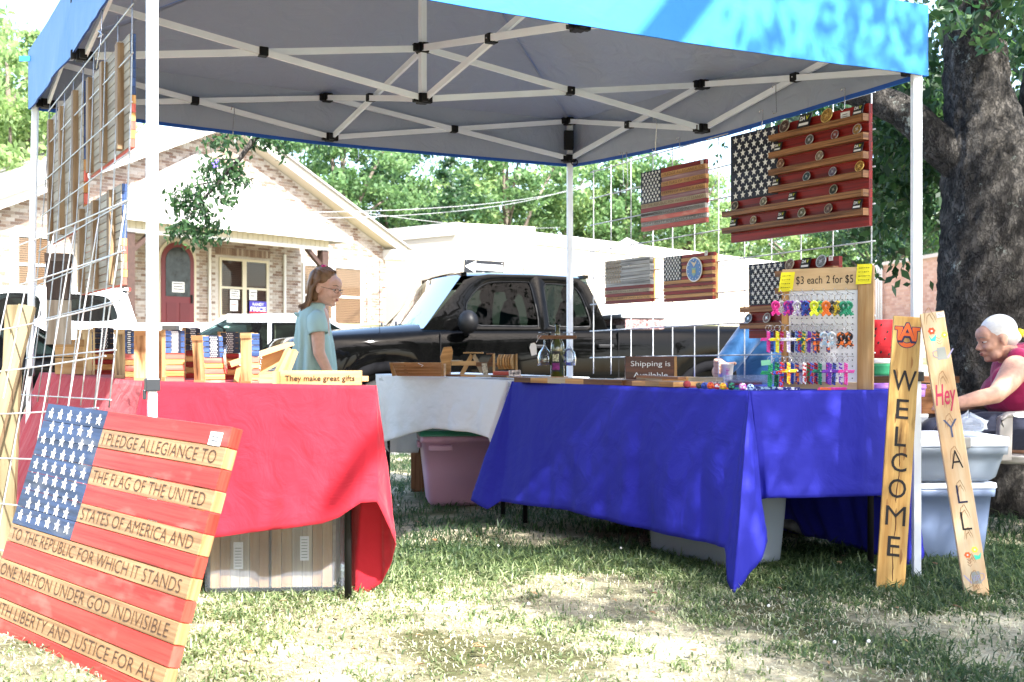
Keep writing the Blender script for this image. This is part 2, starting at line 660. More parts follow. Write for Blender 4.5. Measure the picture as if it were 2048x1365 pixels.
M_soil = bpy.data.materials.new('lawn_soil')
M_soil.use_nodes = True
_t = M_soil.node_tree; _N, _L = _t.nodes, _t.links
_b = _N['Principled BSDF']; setp(_b, 'Roughness', .95); setp(_b, 'Specular IOR Level', .15)
_tc1 = _N.new('ShaderNodeTexCoord')
_n1 = _N.new('ShaderNodeTexNoise'); _n1.inputs['Scale'].default_value = 1.6; _n1.inputs['Detail'].default_value = 6
_n2 = _N.new('ShaderNodeTexNoise'); _n2.inputs['Scale'].default_value = 42.; _n2.inputs['Detail'].default_value = 9; _n2.inputs['Roughness'].default_value = .75
_L.new(_tc1.outputs['Object'], _n1.inputs['Vector']); _L.new(_tc1.outputs['Object'], _n2.inputs['Vector'])
_r1 = _N.new('ShaderNodeValToRGB'); _r2 = _N.new('ShaderNodeValToRGB')
_r1.color_ramp.elements[0].color = (.10, .105, .05, 1); _r1.color_ramp.elements[1].color = (.55, .51, .39, 1)
_r1.color_ramp.elements[0].position = .4; _r1.color_ramp.elements[1].position = .62
_r2.color_ramp.elements[0].color = (.62, .58, .52, 1); _r2.color_ramp.elements[1].color = (1.25, 1.22, 1.15, 1)
_r2.color_ramp.elements[0].position = .36; _r2.color_ramp.elements[1].position = .66
_L.new(_n1.outputs[0], _r1.inputs[0]); _L.new(_n2.outputs[0], _r2.inputs[0])
_mm = _N.new('ShaderNodeMixRGB'); _mm.blend_type = 'MULTIPLY'; _mm.inputs[0].default_value = 1
_L.new(_r1.outputs[0], _mm.inputs[1]); _L.new(_r2.outputs[0], _mm.inputs[2]); _L.new(_mm.outputs[0], _b.inputs['Base Color'])
_bp = _N.new('ShaderNodeBump'); _bp.inputs['Strength'].default_value = .8; _bp.inputs['Distance'].default_value = .02
_L.new(_n2.outputs[0], _bp.inputs['Height']); _L.new(_bp.outputs[0], _b.inputs['Normal'])

v, f = ground_mesh()
tag(link('ground', np_mesh('ground', v, f, M_soil, smooth=True)), kind='structure')

M_asphalt = mat('asphalt', (.06, .06, .062), rough=.9, var=.3, scale=60, bump=.3)
b = MB(); b.box(-200, 200, 10.7, 18.3, -.3, -.118)
tag(b.build('road', M_asphalt), kind='structure')
b = MB(); b.box(-200, 200, 10.5, 10.7, -.3, -.002); b.box(-200, 200, 18.3, 18.5, -.3, .01)
tag(b.build('kerb', mat('concrete', (.36, .35, .33), rough=.85, var=.15, scale=5, bump=.2)), kind='structure')


def grass_blades(N, y0, y1, hmin, hmax, wmin, wmax, seed, dry, pw=1.0):
    r = np.random.default_rng(seed)
    M = int(N * 2.4)
    u = r.random(M)
    Y = y0 + (y1 - y0) * u ** pw
    X = (r.random(M) * 2 - 1) * (.5 * Y + .25)
    dens = .5 * vnoise(X, Y, 1.7, 5) + .3 * vnoise(X, Y, 5.5, 6) + .2 * vnoise(X, Y, 17., 7)
    clump = vnoise(X, Y, 26., 8)
    # barer, straw covered strip in the sunny foreground
    bare = .22 * sstep(4.8, 3.8, Y) + .06 * sstep(.9, 1.8, X) * sstep(4.8, 4.0, Y)
    keep = r.random(M) < np.clip((dens - .27 - bare) * 3.2, .05, 1) * (.3 + .9 * clump)
    if dry: keep = r.random(M) < .55
    X, Y = X[keep][:N], Y[keep][:N]
    n = len(X)
    dn = dens[keep][:N]
    h = (hmin + (hmax - hmin) * r.random(n) ** 1.6) * (.6 + .8 * np.clip(dn, 0, 1)) * (1 - .38 * sstep(4.9, 4.0, Y) * (1 - .6 * sstep(.5, 1.3, X)))
    wd = wmin + (wmax - wmin) * r.random(n)
    az = r.random(n) * 2 * np.pi
    lean = (.45 + 1.0 * r.random(n)) if not dry else (1.15 + .4 * r.random(n))
    Z = gz(X, Y) - .004
    dx, dy = np.cos(az), np.sin(az)
    px, py = -dy, dx
    twist = r.random(n) * .8
    V = np.zeros((n, 6, 3))
    for k, (t, ww) in enumerate(((0, .8), (.5, 1.), (1., .12))):
        ang = lean * (t ** 1.3)
        rr = h * t
        cx = X + dx * rr * np.sin(ang); cy = Y + dy * rr * np.sin(ang); cz = Z + rr * np.cos(ang) * .98 + (.006 if dry else 0)
        for q, sg in ((0, -1), (1, 1)):
            V[:, 2 * k + q, 0] = cx + px * wd * ww * sg * .5
            V[:, 2 * k + q, 1] = cy + py * wd * ww * sg * .5
            V[:, 2 * k + q, 2] = cz + sg * wd * ww * .3 * twist
    base = (np.arange(n) * 6)[:, None]
    f1 = base + np.array([0, 1, 3, 2]); f2 = base + np.array([2, 3, 5, 4])
    Fc = np.concatenate([f1, f2])
    sun_tone = sstep(5.7, 4.3, Y) * (1 - .65 * sstep(.5, 1.3, X))  # paints sunlight into blade colour: paler out front, darker in canopy and tree shade
    rn = np.clip(r.random(n) * .52 + .10 * vnoise(X, Y, 3., 9) + .42 * sun_tone, .001, 1)
    return V.reshape(-1, 3), Fc, np.concatenate([rn, rn])


M_grass = rndmat('grass_green', [(.026, .056, .026), (.042, .080, .034), (.068, .115, .046), (.19, .25, .10), (.52, .58, .34)], rough=.5, transl=.5, spec=.4)
M_straw = rndmat('grass_straw', [(.48, .48, .30), (.54, .53, .37), (.40, .38, .24), (.56, .55, .40), (.30, .26, .17)], rough=.8, transl=.15)
for a in ((105000, 2.85, 5.3, .020, .072, .003, .0075, 1, False, .85), (52000, 5.2, 10.5, .03, .085, .0035, .0085, 2, False, .9)):
    v, f, rn = grass_blades(*a)
    tag(link('grass', np_mesh('grass', v, f, M_grass, rn)), 'broad bladed green lawn grass around the stall', 'grass', kind='stuff')
for a in ((26000, 2.85, 5.6, .015, .05, .0018, .0042, 3, True, .85),):
    v, f, rn = grass_blades(*a)
    tag(link('grass', np_mesh('grass', v, f, M_straw, rn)), 'dry straw and dead clippings among the lawn grass', 'dry grass', kind='stuff')
# clover flowers and fallen leaves
r_ = np.random.default_rng(11)
b = MB()
for k in range(46):
    y = r_.uniform(3.3, 8.5); x = r_.uniform(-.42, .45) * y
    b.ell((x, y, float(gz(x, y)) + r_.uniform(.03, .05)), (.006, .006, .006), 6)
tag(b.build('clover_flower', M_white_paint), 'tiny white clover heads scattered in the lawn', 'clover', kind='stuff')
b = MB()
for k in range(70):
    y = r_.uniform(3.1, 6.5); x = r_.uniform(-.42, .45) * y; a = r_.uniform(0, 6.3); s = r_.uniform(.012, .026)
    z = float(gz(x, y)) + r_.uniform(.012, .04)
    c, d = math.cos(a) * s, math.sin(a) * s
    b.r = r_.random() * .9 + .05
    i = [b.p((x - c, y - d, z)), b.p((x + d * .5, y - c * .5, z + .006)), b.p((x + c, y + d, z + .004)), b.p((x - d * .5, y + c * .5, z + .008))]
    b.face(i)
tag(b.build('fallen_leaves', rndmat('dead_leaf', [(.30, .10, .03), (.36, .24, .12), (.16, .08, .04)], rough=.8)), 'brown fallen leaves lying on the lawn', 'fallen leaves', kind='stuff')

# ---------------------------------------------------------------- foliage


def leaf_cards(C, size, r, elong=1.9, droop=.3):
    """Diamond leaves at centres C, random facing; two triangles each as one folded quad pair."""
    n = len(C)
    d = r.normal(size=(n, 3)); d[:, 2] -= droop * 1.2
    d /= np.linalg.norm(d, axis=1)[:, None]
    e = r.normal(size=(n, 3)); e -= (e * d).sum(1)[:, None] * d; e /= np.linalg.norm(e, axis=1)[:, None]
    s = size * (.6 + .8 * r.random(n))[:, None]
    w_ = s / elong
    nrm = np.cross(d, e)
    a = C - d * s * .5; t = C + d * s * .5
    l = C + e * w_ * .5 + nrm * s * .06 - d * s * .08; q = C - e * w_ * .5 + nrm * s * .06 - d * s * .08
    V = np.stack([a, l, t, q], 1).reshape(-1, 3)
    Fc = (np.arange(n) * 4)[:, None] + np.array([0, 1, 2, 3])
    return V, Fc


LEAF = {
    'dark': rndmat('leaf_dark', [(.012, .036, .014), (.020, .056, .022), (.036, .088, .030), (.062, .13, .042)], rough=.45, transl=.4),
    'mid': rndmat('leaf_mid', [(.034, .085, .034), (.07, .145, .052), (.125, .22, .08), (.22, .32, .14)], rough=.5, transl=.45),
    'pale': rndmat('leaf_pale', [(.11, .19, .07), (.18, .28, .11), (.27, .37, .15), (.38, .46, .22)], rough=.55, transl=.5),
}
M_bark = mat('grey_bark', (.13, .105, .085), rough=.9, var=.45, scale=5, bump=.8, bscale=14, stretch=(1, 1, .4))


def crown_pts(r, n, R, H, clumps=60, spread=.75, gap=.0):
    """Leaf centres in a crown of radius R and height H whose centre is at the origin."""
    d = r.normal(size=(clumps, 3)); d /= np.linalg.norm(d, axis=1)[:, None]
    rad = r.random(clumps) ** .45
    c = d * rad[:, None] * np.array([R, R, H / 2]) * .86
    sz = (.5 + .9 * r.random(clumps)) * spread
    which = r.integers(0, clumps, n)
    p = c[which] + r.normal(size=(n, 3)) * (sz[which] * .5)[:, None] * np.array([1, 1, .62])
    return p, c


TREE = {}


def make_tree(kind, seed, R=4.5, H=9., trunk_h=5., n=11500, leaf=.26, clumps=80):
    r = np.random.default_rng(seed)
    p, c = crown_pts(r, n, R, H, clumps)
    cz = trunk_h + H * .38
    p[:, 2] += cz; c[:, 2] += cz
    V, Fc = leaf_cards(p, leaf, r)
    rn = np.clip(.15 + .55 * r.random(len(p)) + .25 * (vnoise(p[:, 0] + p[:, 2], p[:, 1], .8, seed) - .3), .01, 1)
    crown = np_mesh('crown', V, Fc, LEAF[kind], rn)
    b = MB()
    pts = [(0, 0, -1), (.1, .05, trunk_h * .5), (-.1, .1, trunk_h), (.15, 0, trunk_h + H * .35), (.1, .1, trunk_h + H * .6)]
    b.tube(pts, [.34, .27, .2, .12, .05], 9)
    for k in range(9):
        q = c[r.integers(0, len(c))]
        z0 = trunk_h * r.uniform(.75, 1.3)
        b.tube([(0, 0, z0), tuple(Vector((0, 0, z0)).lerp(Vector(q), .5) + Vector((0, 0, .4))), tuple(q)], [.12, .08, .03], 6)
    tr = b.build('trunk', M_bark, None, local=True)
    tm = tr.data
    bpy.data.objects.remove(tr)
    return crown, tm


for kd, sd in (('dark', 3), ('mid', 4), ('pale', 5)):
    TREE[kd] = make_tree(kd, sd)


def plant_tree(kind, x, y, z, s, sz, label, rot=0., group='trees behind the buildings'):
    t = thing('tree', label, 'tree', (x, y, z), group)
    for nm, me in (('crown', TREE[kind][0]), ('trunk', TREE[kind][1])):
        o = link(nm, me, t)
        o.scale = (s, s, sz); o.rotation_euler = (0, 0, rot)
    return t


def at(px, Y): return (px - 1024) / F * Y


for px, Y, kd, s, sz, rot, lb in [
    (20, 35, 'pale', .85, .88, 2.0, 'nearest leafy tree at the far left, standing beside the brick house'),
    (-60, 42, 'pale', 1.15, 1.15, .3, 'sunlit pale green tree at the far left behind the brick house'),
    (70, 52, 'mid', .9, .95, 1.3, 'leafy tree just right of the palest one, over the left slope of the house roof'),
    (230, 62, 'pale', 1.2, .95, 2.3, 'light green tree behind the peak of the brick house'),
    (560, 58, 'mid', 1.0, 1.0, 4.1, 'tree rising behind the right roof slope of the brick house'),
    (680, 52, 'mid', 1.0, .92, .6, 'full crowned tree between the brick house and the cream building'),
    (790, 58, 'dark', 1.05, .9, 1.7, 'dark tree behind the left end of the cream building'),
    (905, 66, 'pale', 1.1, .95, 2.9, 'bushy tree above the corner of the cream building'),
    (1010, 66, 'mid', 1.15, 1.1, 5.2, 'tree seen left of the white rear canopy post'),
    (1130, 72, 'pale', 1.25, 1.15, 3.3, 'hazy pale tree directly behind the rear canopy post'),
    (1250, 70, 'mid', 1.2, 1.05, .2, 'tree seen through the wire panel above the smallest wooden flag'),
    (1370, 72, 'pale', 1.1, 1.0, 1.1, 'pale tree seen through the wire panel between the two large flags'),
    (1480, 82, 'mid', 1.2, .85, 4.5, 'tree behind the big coin display flag'),
    (1620, 74, 'pale', 1.15, .85, 3.8, 'pale tree below the big coin display flag'),
    (1760, 66, 'dark', 1.0, .85, 2.2, 'dark tree above the salmon brick wall'),
    (1850, 74, 'pale', 1.1, .9, .9, 'light green tree above the right end of the salmon wall'),
    (1990, 70, 'mid', 1.1, 1.0, .4, 'tree hidden mostly by the big trunk at the right'),
]:
    plant_tree(kd, at(px, Y), Y, 0.6, s, sz, lb, rot)
# trees across the road behind the viewer, seen in the paint of the black truck
for k, (x, y, kd, s) in enumerate([(-17, -16, 'dark', 1.5), (-9, -17, 'dark', 1.5), (-1, -16, 'dark', 1.45), (7, -17.5, 'dark', 1.5), (15, -16, 'dark', 1.5), (24, -17, 'dark', 1.5), (-26, -17, 'dark', 1.5)]):
    plant_tree(kd, x, y, -3.0, s, 1.45, 'shade tree behind the viewer, %s' % ['second from the left', 'third from the left', 'in the middle', 'third from the right', 'second from the right', 'farthest right', 'farthest left'][k], k * 1.1, 'trees behind the viewer')
# low hedge-like far wood that closes the horizon
r_ = np.random.default_rng(21)
n = 26000
p = np.stack([r_.uniform(-75, 75, n), r_.uniform(88, 100, n), r_.random(n) ** 1.2 * 9.5 + .5], 1)
p[:, 2] *= .6 + .5 * vnoise(p[:, 0], p[:, 1] * 0, .14, 4)
V, Fc = leaf_cards(p, .7, r_)
tag(link('far_wood', np_mesh('far_wood', V, Fc, LEAF['mid'], np.clip(r_.random(n), .01, 1))), 'far off line of trees closing the view', 'wood', kind='stuff')

# ---------------------------------------------------------------- brick house
HA = Vector((.611, .792, 0)); HN = Vector((.792, -.611, 0)); H0 = Vector((-8.76, 30, 0))


def W(s, n, z):
    return H0 + HA * s + HN * n + Vector((0, 0, z))


M_mortar = mat('mortar', (.46, .43, .40), rough=.9, var=.1, scale=20)
M_brick = rndmat('brick_mix', [(.14, .085, .065), (.21, .145, .11), (.29, .225, .18), (.38, .34, .30), (.18, .13, .105), (.46, .43, .40)], rough=.85)
M_trim = mat('cream_trim', (.55, .50, .39), rough=.6)
M_fascia = mat('white_fascia', (.60, .59, .56), rough=.6)
M_shingle = mat('pale_shingle', (.30, .28, .265), rough=.9, var=.18, scale=9, stretch=(1, 1, 4), bump=.4)
M_maroon = mat('maroon_door_paint', (.13, .018, .022), rough=.4)
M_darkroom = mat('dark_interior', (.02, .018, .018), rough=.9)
M_blind = mat('tan_blind_slat', (.42, .27, .16), rough=.6)
M_blind_d = mat('brown_blind_slat', (.10, .05, .035), rough=.6)
M_timber = mat('brown_stained_timber', (.045, .024, .018), rough=.6, var=.2, scale=12)

house = thing('brick_house', 'pale brick house with wide gable, arched maroon door and timber porch', 'house', W(1.4, 0, 1.5))
SL, SR, ZE, ZA, SA = -6.2, 7.8, 4.18, 7.0, 1.46     # left and right wall ends, eave and apex height, apex position


def zroof(s): return ZA - (ZA - ZE) * (abs(s - SA) / (SR - SA)) if s > SA else ZA - (ZA - ZE) * ((SA - s) / (SA - (-4.9)))


b = MB()
poly = [(SL, .5), (SR, .5), (SR, zroof(SR)), (SA, ZA), (SL, zroof(SL))]
Tm = Matrix(((HA.x, -HN.x, 0, H0.x), (HA.y, -HN.y, 0, H0.y), (0, 0, 1, 0), (0, 0, 0, 1)))
b.prism(poly, 0, .3, Tm)
b.hexa([W(SR - .3, -.31, .5), W(SR, -.31, .5), W(SR, -9, .5), W(SR - .3, -9, .5), W(SR - .3, -.31, ZE), W(SR, -.31, ZE), W(SR, -9, ZE), W(SR - .3, -9, ZE)])
b.build('wall', M_mortar, house)
HOLES = [(-.62, .62, 1.2, 3.86), (1.32, 3.10, 1.8, 3.52), (4.30, 6.80, 1.6, 3.56), (-4.45, -3.5, 2.2, 3.70), (-2.9, -1.9, 2.0, 3.5)]
b = MB()
rr = random.Random(5)
z = 1.2; row = 0
while z < ZA:
    s = SL + (.105 if row % 2 else 0)
    while s < SR - .05:
        s1 = min(s + .198, SR)
        if z + .07 < min(zroof(s), zroof(s1)) and not any(h[0] < s1 and h[1] > s and h[2] < z + .07 and h[3] > z for h in HOLES):
            b.r = .02 + .96 * rr.random()
            o = .006 + rr.random() * .008
            b.hexa([W(s, o, z), W(s1, o, z), W(s1, -.01, z), W(s, -.01, z), W(s, o, z + .066), W(s1, o, z + .066), W(s1, -.01, z + .066), W(s, -.01, z + .066)])
        s += .21
    z += .078; row += 1
for k in range(24):      # soldier course above the two-light window
    s = 1.25 + k * .079; b.r = .02 + .5 * rr.random()
    b.hexa([W(s, .024, 3.56), W(s + .068, .024, 3.56), W(s + .068, .01, 3.56), W(s, .01, 3.56), W(s, .024, 3.75), W(s + .068, .024, 3.75), W(s + .068, .01, 3.75), W(s, .01, 3.75)])
tag(b.build('bricks', M_brick, house), kind='stuff')


def slab(b, s0, s1, n0, n1, z0, z1):
    b.hexa([W(s0, n1, z0), W(s1, n1, z0), W(s1, n0, z0), W(s0, n0, z0), W(s0, n1, z1), W(s1, n1, z1), W(s1, n0, z1), W(s0, n0, z1)])


# rake boards and soffits
for sg, e in ((1, SR + .62), (-1, SL - .3)):
    d = zroof(e) if sg > 0 else ZA - (ZA - ZE) / (SA + 4.9) * (SA - e)
    if sg > 0: d = ZA - (ZA - ZE) / (SR - SA) * (e - SA)
    b = MB(); b.bar(W(SA, .46, ZA + .12), W(e, .46, d + .12), .05, .24)
    b.build('rake_board', M_fascia, house)
    b = MB(); b.bar(W(SA, .20, ZA + .03), W(e, .20, d + .03), .46, .03, up=(0, 0, 1))
    b.build('soffit', M_trim, house)
    b = MB(); a0 = W(SA, -4, ZA + .26); a1 = W(e, -4, d + .26)
    b.bar(a0, a1, 9.2, .05)
    b.build('roof', M_shingle, house)
    if sg > 0:
        b = MB(); b.hexa([W(SR - .1, .44, 3.82), W(SR + .75, .44, 3.82), W(SR + .75, -.2, 3.82), W(SR - .1, -.2, 3.82), W(SR - .1, .44, 4.12), W(SR + .72, .44, 4.12), W(SR + .72, -.2, 4.12), W(SR - .1, -.2, 4.12)])
        b.build('eave_return', M_fascia, house)


def window(s0, s1, z0, z1, cols, blind, fr=M_trim, split=.5, name='window'):
    b = MB()
    t = .07
    slab(b, s0, s1, -.02, .05, z1 - t, z1); slab(b, s0, s1, -.02, .07, z0, z0 + t)
    slab(b, s0, s0 + t, -.02, .048, z0 + t, z1 - t); slab(b, s1 - t, s1, -.02, .048, z0 + t, z1 - t)
    for k in range(1, cols):
        c = s0 + (s1 - s0) * k / cols
        slab(b, c - t, c + t, -.02, .046, z0 + t, z1 - t)
    zm = z0 + (z1 - z0) * split
    slab(b, s0 + t, s1 - t, -.01, .035, zm - .03, zm + .03)
    wn = b.build(name, fr, house)
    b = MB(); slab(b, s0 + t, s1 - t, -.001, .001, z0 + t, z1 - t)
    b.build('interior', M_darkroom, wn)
    b = MB(); z = z0 + t + .02
    while z < z1 - t - .02:
        slab(b, s0 + t, s1 - t, .006, .014, z, z + .036); z += .052
    tag(b.build('blind', blind, wn), kind='stuff')
    b = MB(); slab(b, s0 + t, s1 - t, .022, .025, z0 + t, z1 - t)
    b.build('pane', M_glass_win, wn)
    return wn


window(1.36, 3.06, 1.86, 3.48, 2, M_blind_d)
window(4.34, 6.77, 1.64, 3.52, 2, M_blind, M_fascia)
window(-4.42, -3.53, 2.24, 3.66, 1, M_blind, M_fascia)
window(-2.86, -1.94, 2.04, 3.46, 1, M_blind, M_trim)
# arched door
def arch(r, zs, zb, n=14):
    return [(-r, zb), (r, zb)] + [(r * math.cos(math.pi * k / n), zs + r * math.sin(math.pi * k / n)) for k in range(n + 1)]
ZS = 3.27
dm = Matrix(((HA.x, -HN.x, 0, H0.x), (HA.y, -HN.y, 0, H0.y), (0, 0, 1, 0), (0, 0, 0, 1)))
b = MB(); b.prism(arch(.60, ZS, 1.5), -.05, -.005, dm); dt = b.build('door_trim', M_trim, house)
b = MB(); b.prism(arch(.51, ZS, 1.5), -.075, -.052, dm); dr = b.build('door', M_maroon, house)
b = MB(); b.prism(arch(.38, ZS, 2.36), -.085, -.077, dm); b.build('door_glass', mat('leaded_glass', (.02, .026, .03), rough=.2, var=.7, scale=6), dr)
b = MB()
for s0, s1 in ((-.36, -.05), (.05, .36)):
    slab(b, s0, s1, .076, .088, 1.55, 2.2)
b.build('door_panel', mat('maroon_panel_paint', (.11, .014, .018), rough=.4), dr)
b = MB(); slab(b, .40, .44, .077, .12, 2.2, 2.42); b.build('handle', M_ink, dr)
def notice(s0, s1, z0, z1, n, m, name='notice', lines=3, ink=None):
    b = MB(); slab(b, s0, s1, n, n + .003, z0, z1)
    o = b.build(name, m, house)
    if lines:
        b = MB()
        for k in range(lines):
            z = z1 - (z1 - z0) * (k + .8) / (lines + .8)
            slab(b, s0 + .03, s1 - .03 - .05 * (k % 2), n + .004, n + .005, z, z + (z1 - z0) * .09)
        b.build('print', ink or M_ink, o)
    return o
notice(-.19, .19, 2.47, 2.74, .09, M_paper, lines=3)
notice(1.70, 2.02, 2.37, 2.62, .06, M_paper)
notice(1.70, 1.96, 2.04, 2.33, .06, M_paper, lines=1, ink=mat('red_ink', (.5, .03, .02)))
notice(2.36, 2.62, 2.36, 2.64, .06, M_paper, lines=2)
sg = notice(2.36, 2.97, 2.0, 2.33, .062, mat('sign_blue', (.06, .05, .40), rough=.4), 'campaign_sign', 0)
text_on('lettering', 'RANDY', W(2.47, .066, 2.21), HA, (0, 0, 1), .40, .075, M_white_paint, sg, bold=.02)
text_on('lettering', 'PRICE', W(2.39, .066, 2.055), HA, (0, 0, 1), .55, .115, M_white_paint, sg, bold=.04)
b = MB(); slab(b, 2.36, 2.97, .066, .067, 2.0, 2.04); b.build('red_band', mat('sign_red', (.6, .02, .03)), sg)

# porch
E0, E1, EN, EZ = -3.19, 4.17, 2.2, 4.10
b = MB(); ap = W(.7, -.02, 6.25)
c4 = [W(E0, EN, EZ), W(E1, EN, EZ), W(E1, -.02, EZ), W(E0, -.02, EZ)]
i = [b.p(q) for q in c4]; a = b.p(ap); j = [b.p(q - Vector((0, 0, .05))) for q in c4]
b.face((i[0], i[1], a)); b.face((i[1], i[2], a)); b.face((i[3], i[0], a)); b.face((j[3], j[2], j[1], j[0]))
for k in range(4): b.face((j[k], j[(k + 1) % 4], i[(k + 1) % 4], i[k]))
b.build('porch_roof', M_shingle, house)
b = MB(); slab(b, E0 - .02, E1 + .02, EN + .001, EN + .04, EZ - .15, EZ + .01); slab(b, E1 - .02, E1 + .021, -.0, EN, EZ - .15, EZ - .052)
b.build('porch_fascia', M_fascia, house)
b = MB()
s = E0 + .2
while s < 3.55:
    slab(b, s, s + .155, 1.86, 1.90, 3.80, 4.04); s += .165
tag(b.build('frieze_boards', M_trim, house), kind='stuff')
b = MB(); slab(b, E0 + .2, 3.60, 1.84, 1.93, 3.70, 3.795); b.build('porch_beam', M_fascia, house)
for s in (3.43, -2.68):
    b = MB(); slab(b, s - .11, s + .11, 1.75, 1.97, 1.4, 3.70); pt = b.build('porch_post', M_timber, house)
    d = -1 if s > 0 else 1
    b = MB(); b.bar(W(s, 1.86, 3.20), W(s + d * .6, 1.86, 3.72), .1, .13, up=HN); b.build('brace', M_timber, pt)
    b = MB(); b.bar(W(s, 1.84, 3.3), W(s, 1.84 - .5, 3.68), .1, .10, up=HA); b.build('brace', M_timber, pt)
b = MB(); slab(b, -3.3, 4.3, .02, 2.3, 1.2, 1.5); b.build('porch_floor', mat('porch_concrete', (.4, .38, .35), rough=.9), house)
b = MB()
for s in (.98, 3.6, 7.0): slab(b, s, s + .07, .03, .09, 1.5, 3.7)
b.build('downpipe', M_fascia, house)

# ---------------------------------------------------------------- cream flat roofed building
M_cream = mat('cream_render', (.50, .45, .37), rough=.8, var=.10, scale=.5, stretch=(1, 1, .4))
M_cream2 = mat('tan_render', (.72, .55, .38), rough=.8)
fb = thing('flat_roofed_building', 'long cream flat roofed building with white parapet behind the black truck', 'building', (-1.9, 38, 1))
CA = Vector((-1.9, 38, 0)); D1 = Vector((.657, .754, 0)).normalized(); D2 = Vector((-.428, .904, 0)).normalized()
def seg(b, A, D, s0, s1, n0, n1, z0, z1):
    Nn = Vector((D.y, -D.x, 0)) if D.x > 0 else Vector((-D.y, D.x, 0))
    q = lambda s, n, z: A + D * s + Nn * n + Vector((0, 0, z))
    b.hexa([q(s0, n1, z0), q(s1, n1, z0), q(s1, n0, z0), q(s0, n0, z0), q(s0, n1, z1), q(s1, n1, z1), q(s1, n0, z1), q(s0, n0, z1)])
b = MB(); seg(b, CA, D1, 0, 32, -6, 0, 0, 5.0); seg(b, CA, D2, .01, 11, -3, -.002, 0, 5.0)
b.build('wall', M_cream, fb)
b = MB(); seg(b, CA, D1, -.05, 32.1, -6, .07, 4.78, 5.2); b.build('parapet', M_fascia, fb)
b = MB(); seg(b, CA, D2, .05, 11, -3, .068, 4.78, 5.198); b.build('parapet', mat('stained_parapet', (.7, .66, .56), rough=.8, var=.25, scale=1.2, stretch=(1, 1, .3)), fb)
b = MB()
for k in range(14): seg(b, CA, D2, 3.2, 8.5, .005, .03, 1.6 + k * .16, 1.74 + k * .16)
tag(b.build('garage_door_slats', mat('garage_door_cream', (.62, .56, .45), rough=.6), fb), kind='stuff')
b = MB(); seg(b, CA, D2, 3.0, 8.7, .0, .06, 3.9, 4.0); b.build('door_header', M_cream2, fb)
b = MB(); seg(b, CA, D1, 17.5, 19.6, .004, .03, 1.0, 4.4); b.build('tan_panel', M_cream2, fb)
b = MB(); seg(b, CA, D1, 11.6, 12.6, .004, .05, 2.1, 3.3); vt = b.build('vent', mat('vent_white', (.7, .7, .68)), fb)
b = MB()
for k in range(8): seg(b, CA, D1, 11.66, 12.54, .052, .07, 2.15 + k * .14, 2.22 + k * .14)
tag(b.build('louvre_slats', mat('louvre_grey', (.5, .5, .5)), vt), kind='stuff')
b = MB()
g = [b.p(q) for q in ((3.6, 62, 5.6), (9.4, 62, 5.6), (6.6, 66, 7.5), (3.6, 70, 5.6), (9.4, 70, 5.6))]
for q in ((0, 1, 2), (1, 4, 2), (4, 3, 2), (3, 0, 2)): b.face([g[k] for k in q])
bo = b.build('distant_house_roof', mat('grey_shingle', (.3, .29, .29), rough=.9, var=.2, scale=3))
tag(bo, 'grey hipped roof of a house behind the cream building', 'roof')

# salmon brick wall with white pipes
M_salmon = mat('salmon_mortar', (.52, .36, .30), rough=.9)
sw = thing('salmon_brick_building', 'salmon coloured brick building with three white pipes at the right', 'building', (14, 36, .8))
SA0 = Vector((at(1732, 39), 39, 0)); SD = (Vector((at(1960, 32), 32, 0)) - SA0); SLn = SD.length; SD.normalize(); SN = Vector((SD.y, -SD.x, 0))
if SN.y > 0: SN = -SN
def sq(s, n, z): return SA0 + SD * s + SN * n + Vector((0, 0, z))
def sbox(b, s0, s1, n0, n1, z0, z1):
    b.hexa([sq(s0, n1, z0), sq(s1, n1, z0), sq(s1, n0, z0), sq(s0, n0, z0), sq(s0, n1, z1), sq(s1, n1, z1), sq(s1, n0, z1), sq(s0, n0, z1)])
b = MB(); sbox(b, 0, SLn, -3, 0, 0, 3.75); b.build('wall', M_salmon, sw)
b = MB(); sbox(b, -.05, SLn, -3, .1, 3.75, 3.86); b.build('coping', mat('coping_pink', (.6, .52, .48), rough=.8), sw)
b = MB(); z = .9; row = 0
while z < 3.7:
    s = .01 + (.11 if row % 2 else 0)
    while s < SLn - .25:
        b.r = .02 + .96 * rr.random(); sbox(b, s, s + .205, -.01, .006 + .006 * rr.random(), z, z + .068); s += .217
    z += .08; row += 1
tag(b.build('bricks', rndmat('salmon_brick', [(.50, .27, .20), (.58, .34, .26), (.62, .40, .32), (.46, .24, .19)], rough=.85), sw), kind='stuff')
for k in range(3):
    s = 1.0 + k * .17
    b = MB(); b.tube([sq(s, .1, .6), sq(s, .1, 3.55 + .12 * (k == 1)), sq(s, .1, 3.95 + .1 * (k == 1))], .035, 8); b.build('pipe', M_white_paint, sw)

# overhead cables
for k, (a, c, sag) in enumerate([((620, 425, 27), (1180, 372, 60), .3), ((620, 437, 27), (1180, 365, 62), .45), ((690, 420, 28), (1120, 455, 60), .2)]):
    A = P(*a); C = P(*c)
    b = MB(); b.tube([A.lerp(C, t / 12) - Vector((0, 0, sag * 4 * (t / 12) * (1 - t / 12))) for t in range(13)], .009, 5)
    tag(b.build('overhead_cable', mat('cable_grey', (.35, .35, .36), rough=.5)),
        ['upper of the pale cables crossing in front of the dark trees', 'middle cable slung in front of the dark trees', 'lowest cable sloping down to the cream building'][k], 'cable', 'overhead cables')
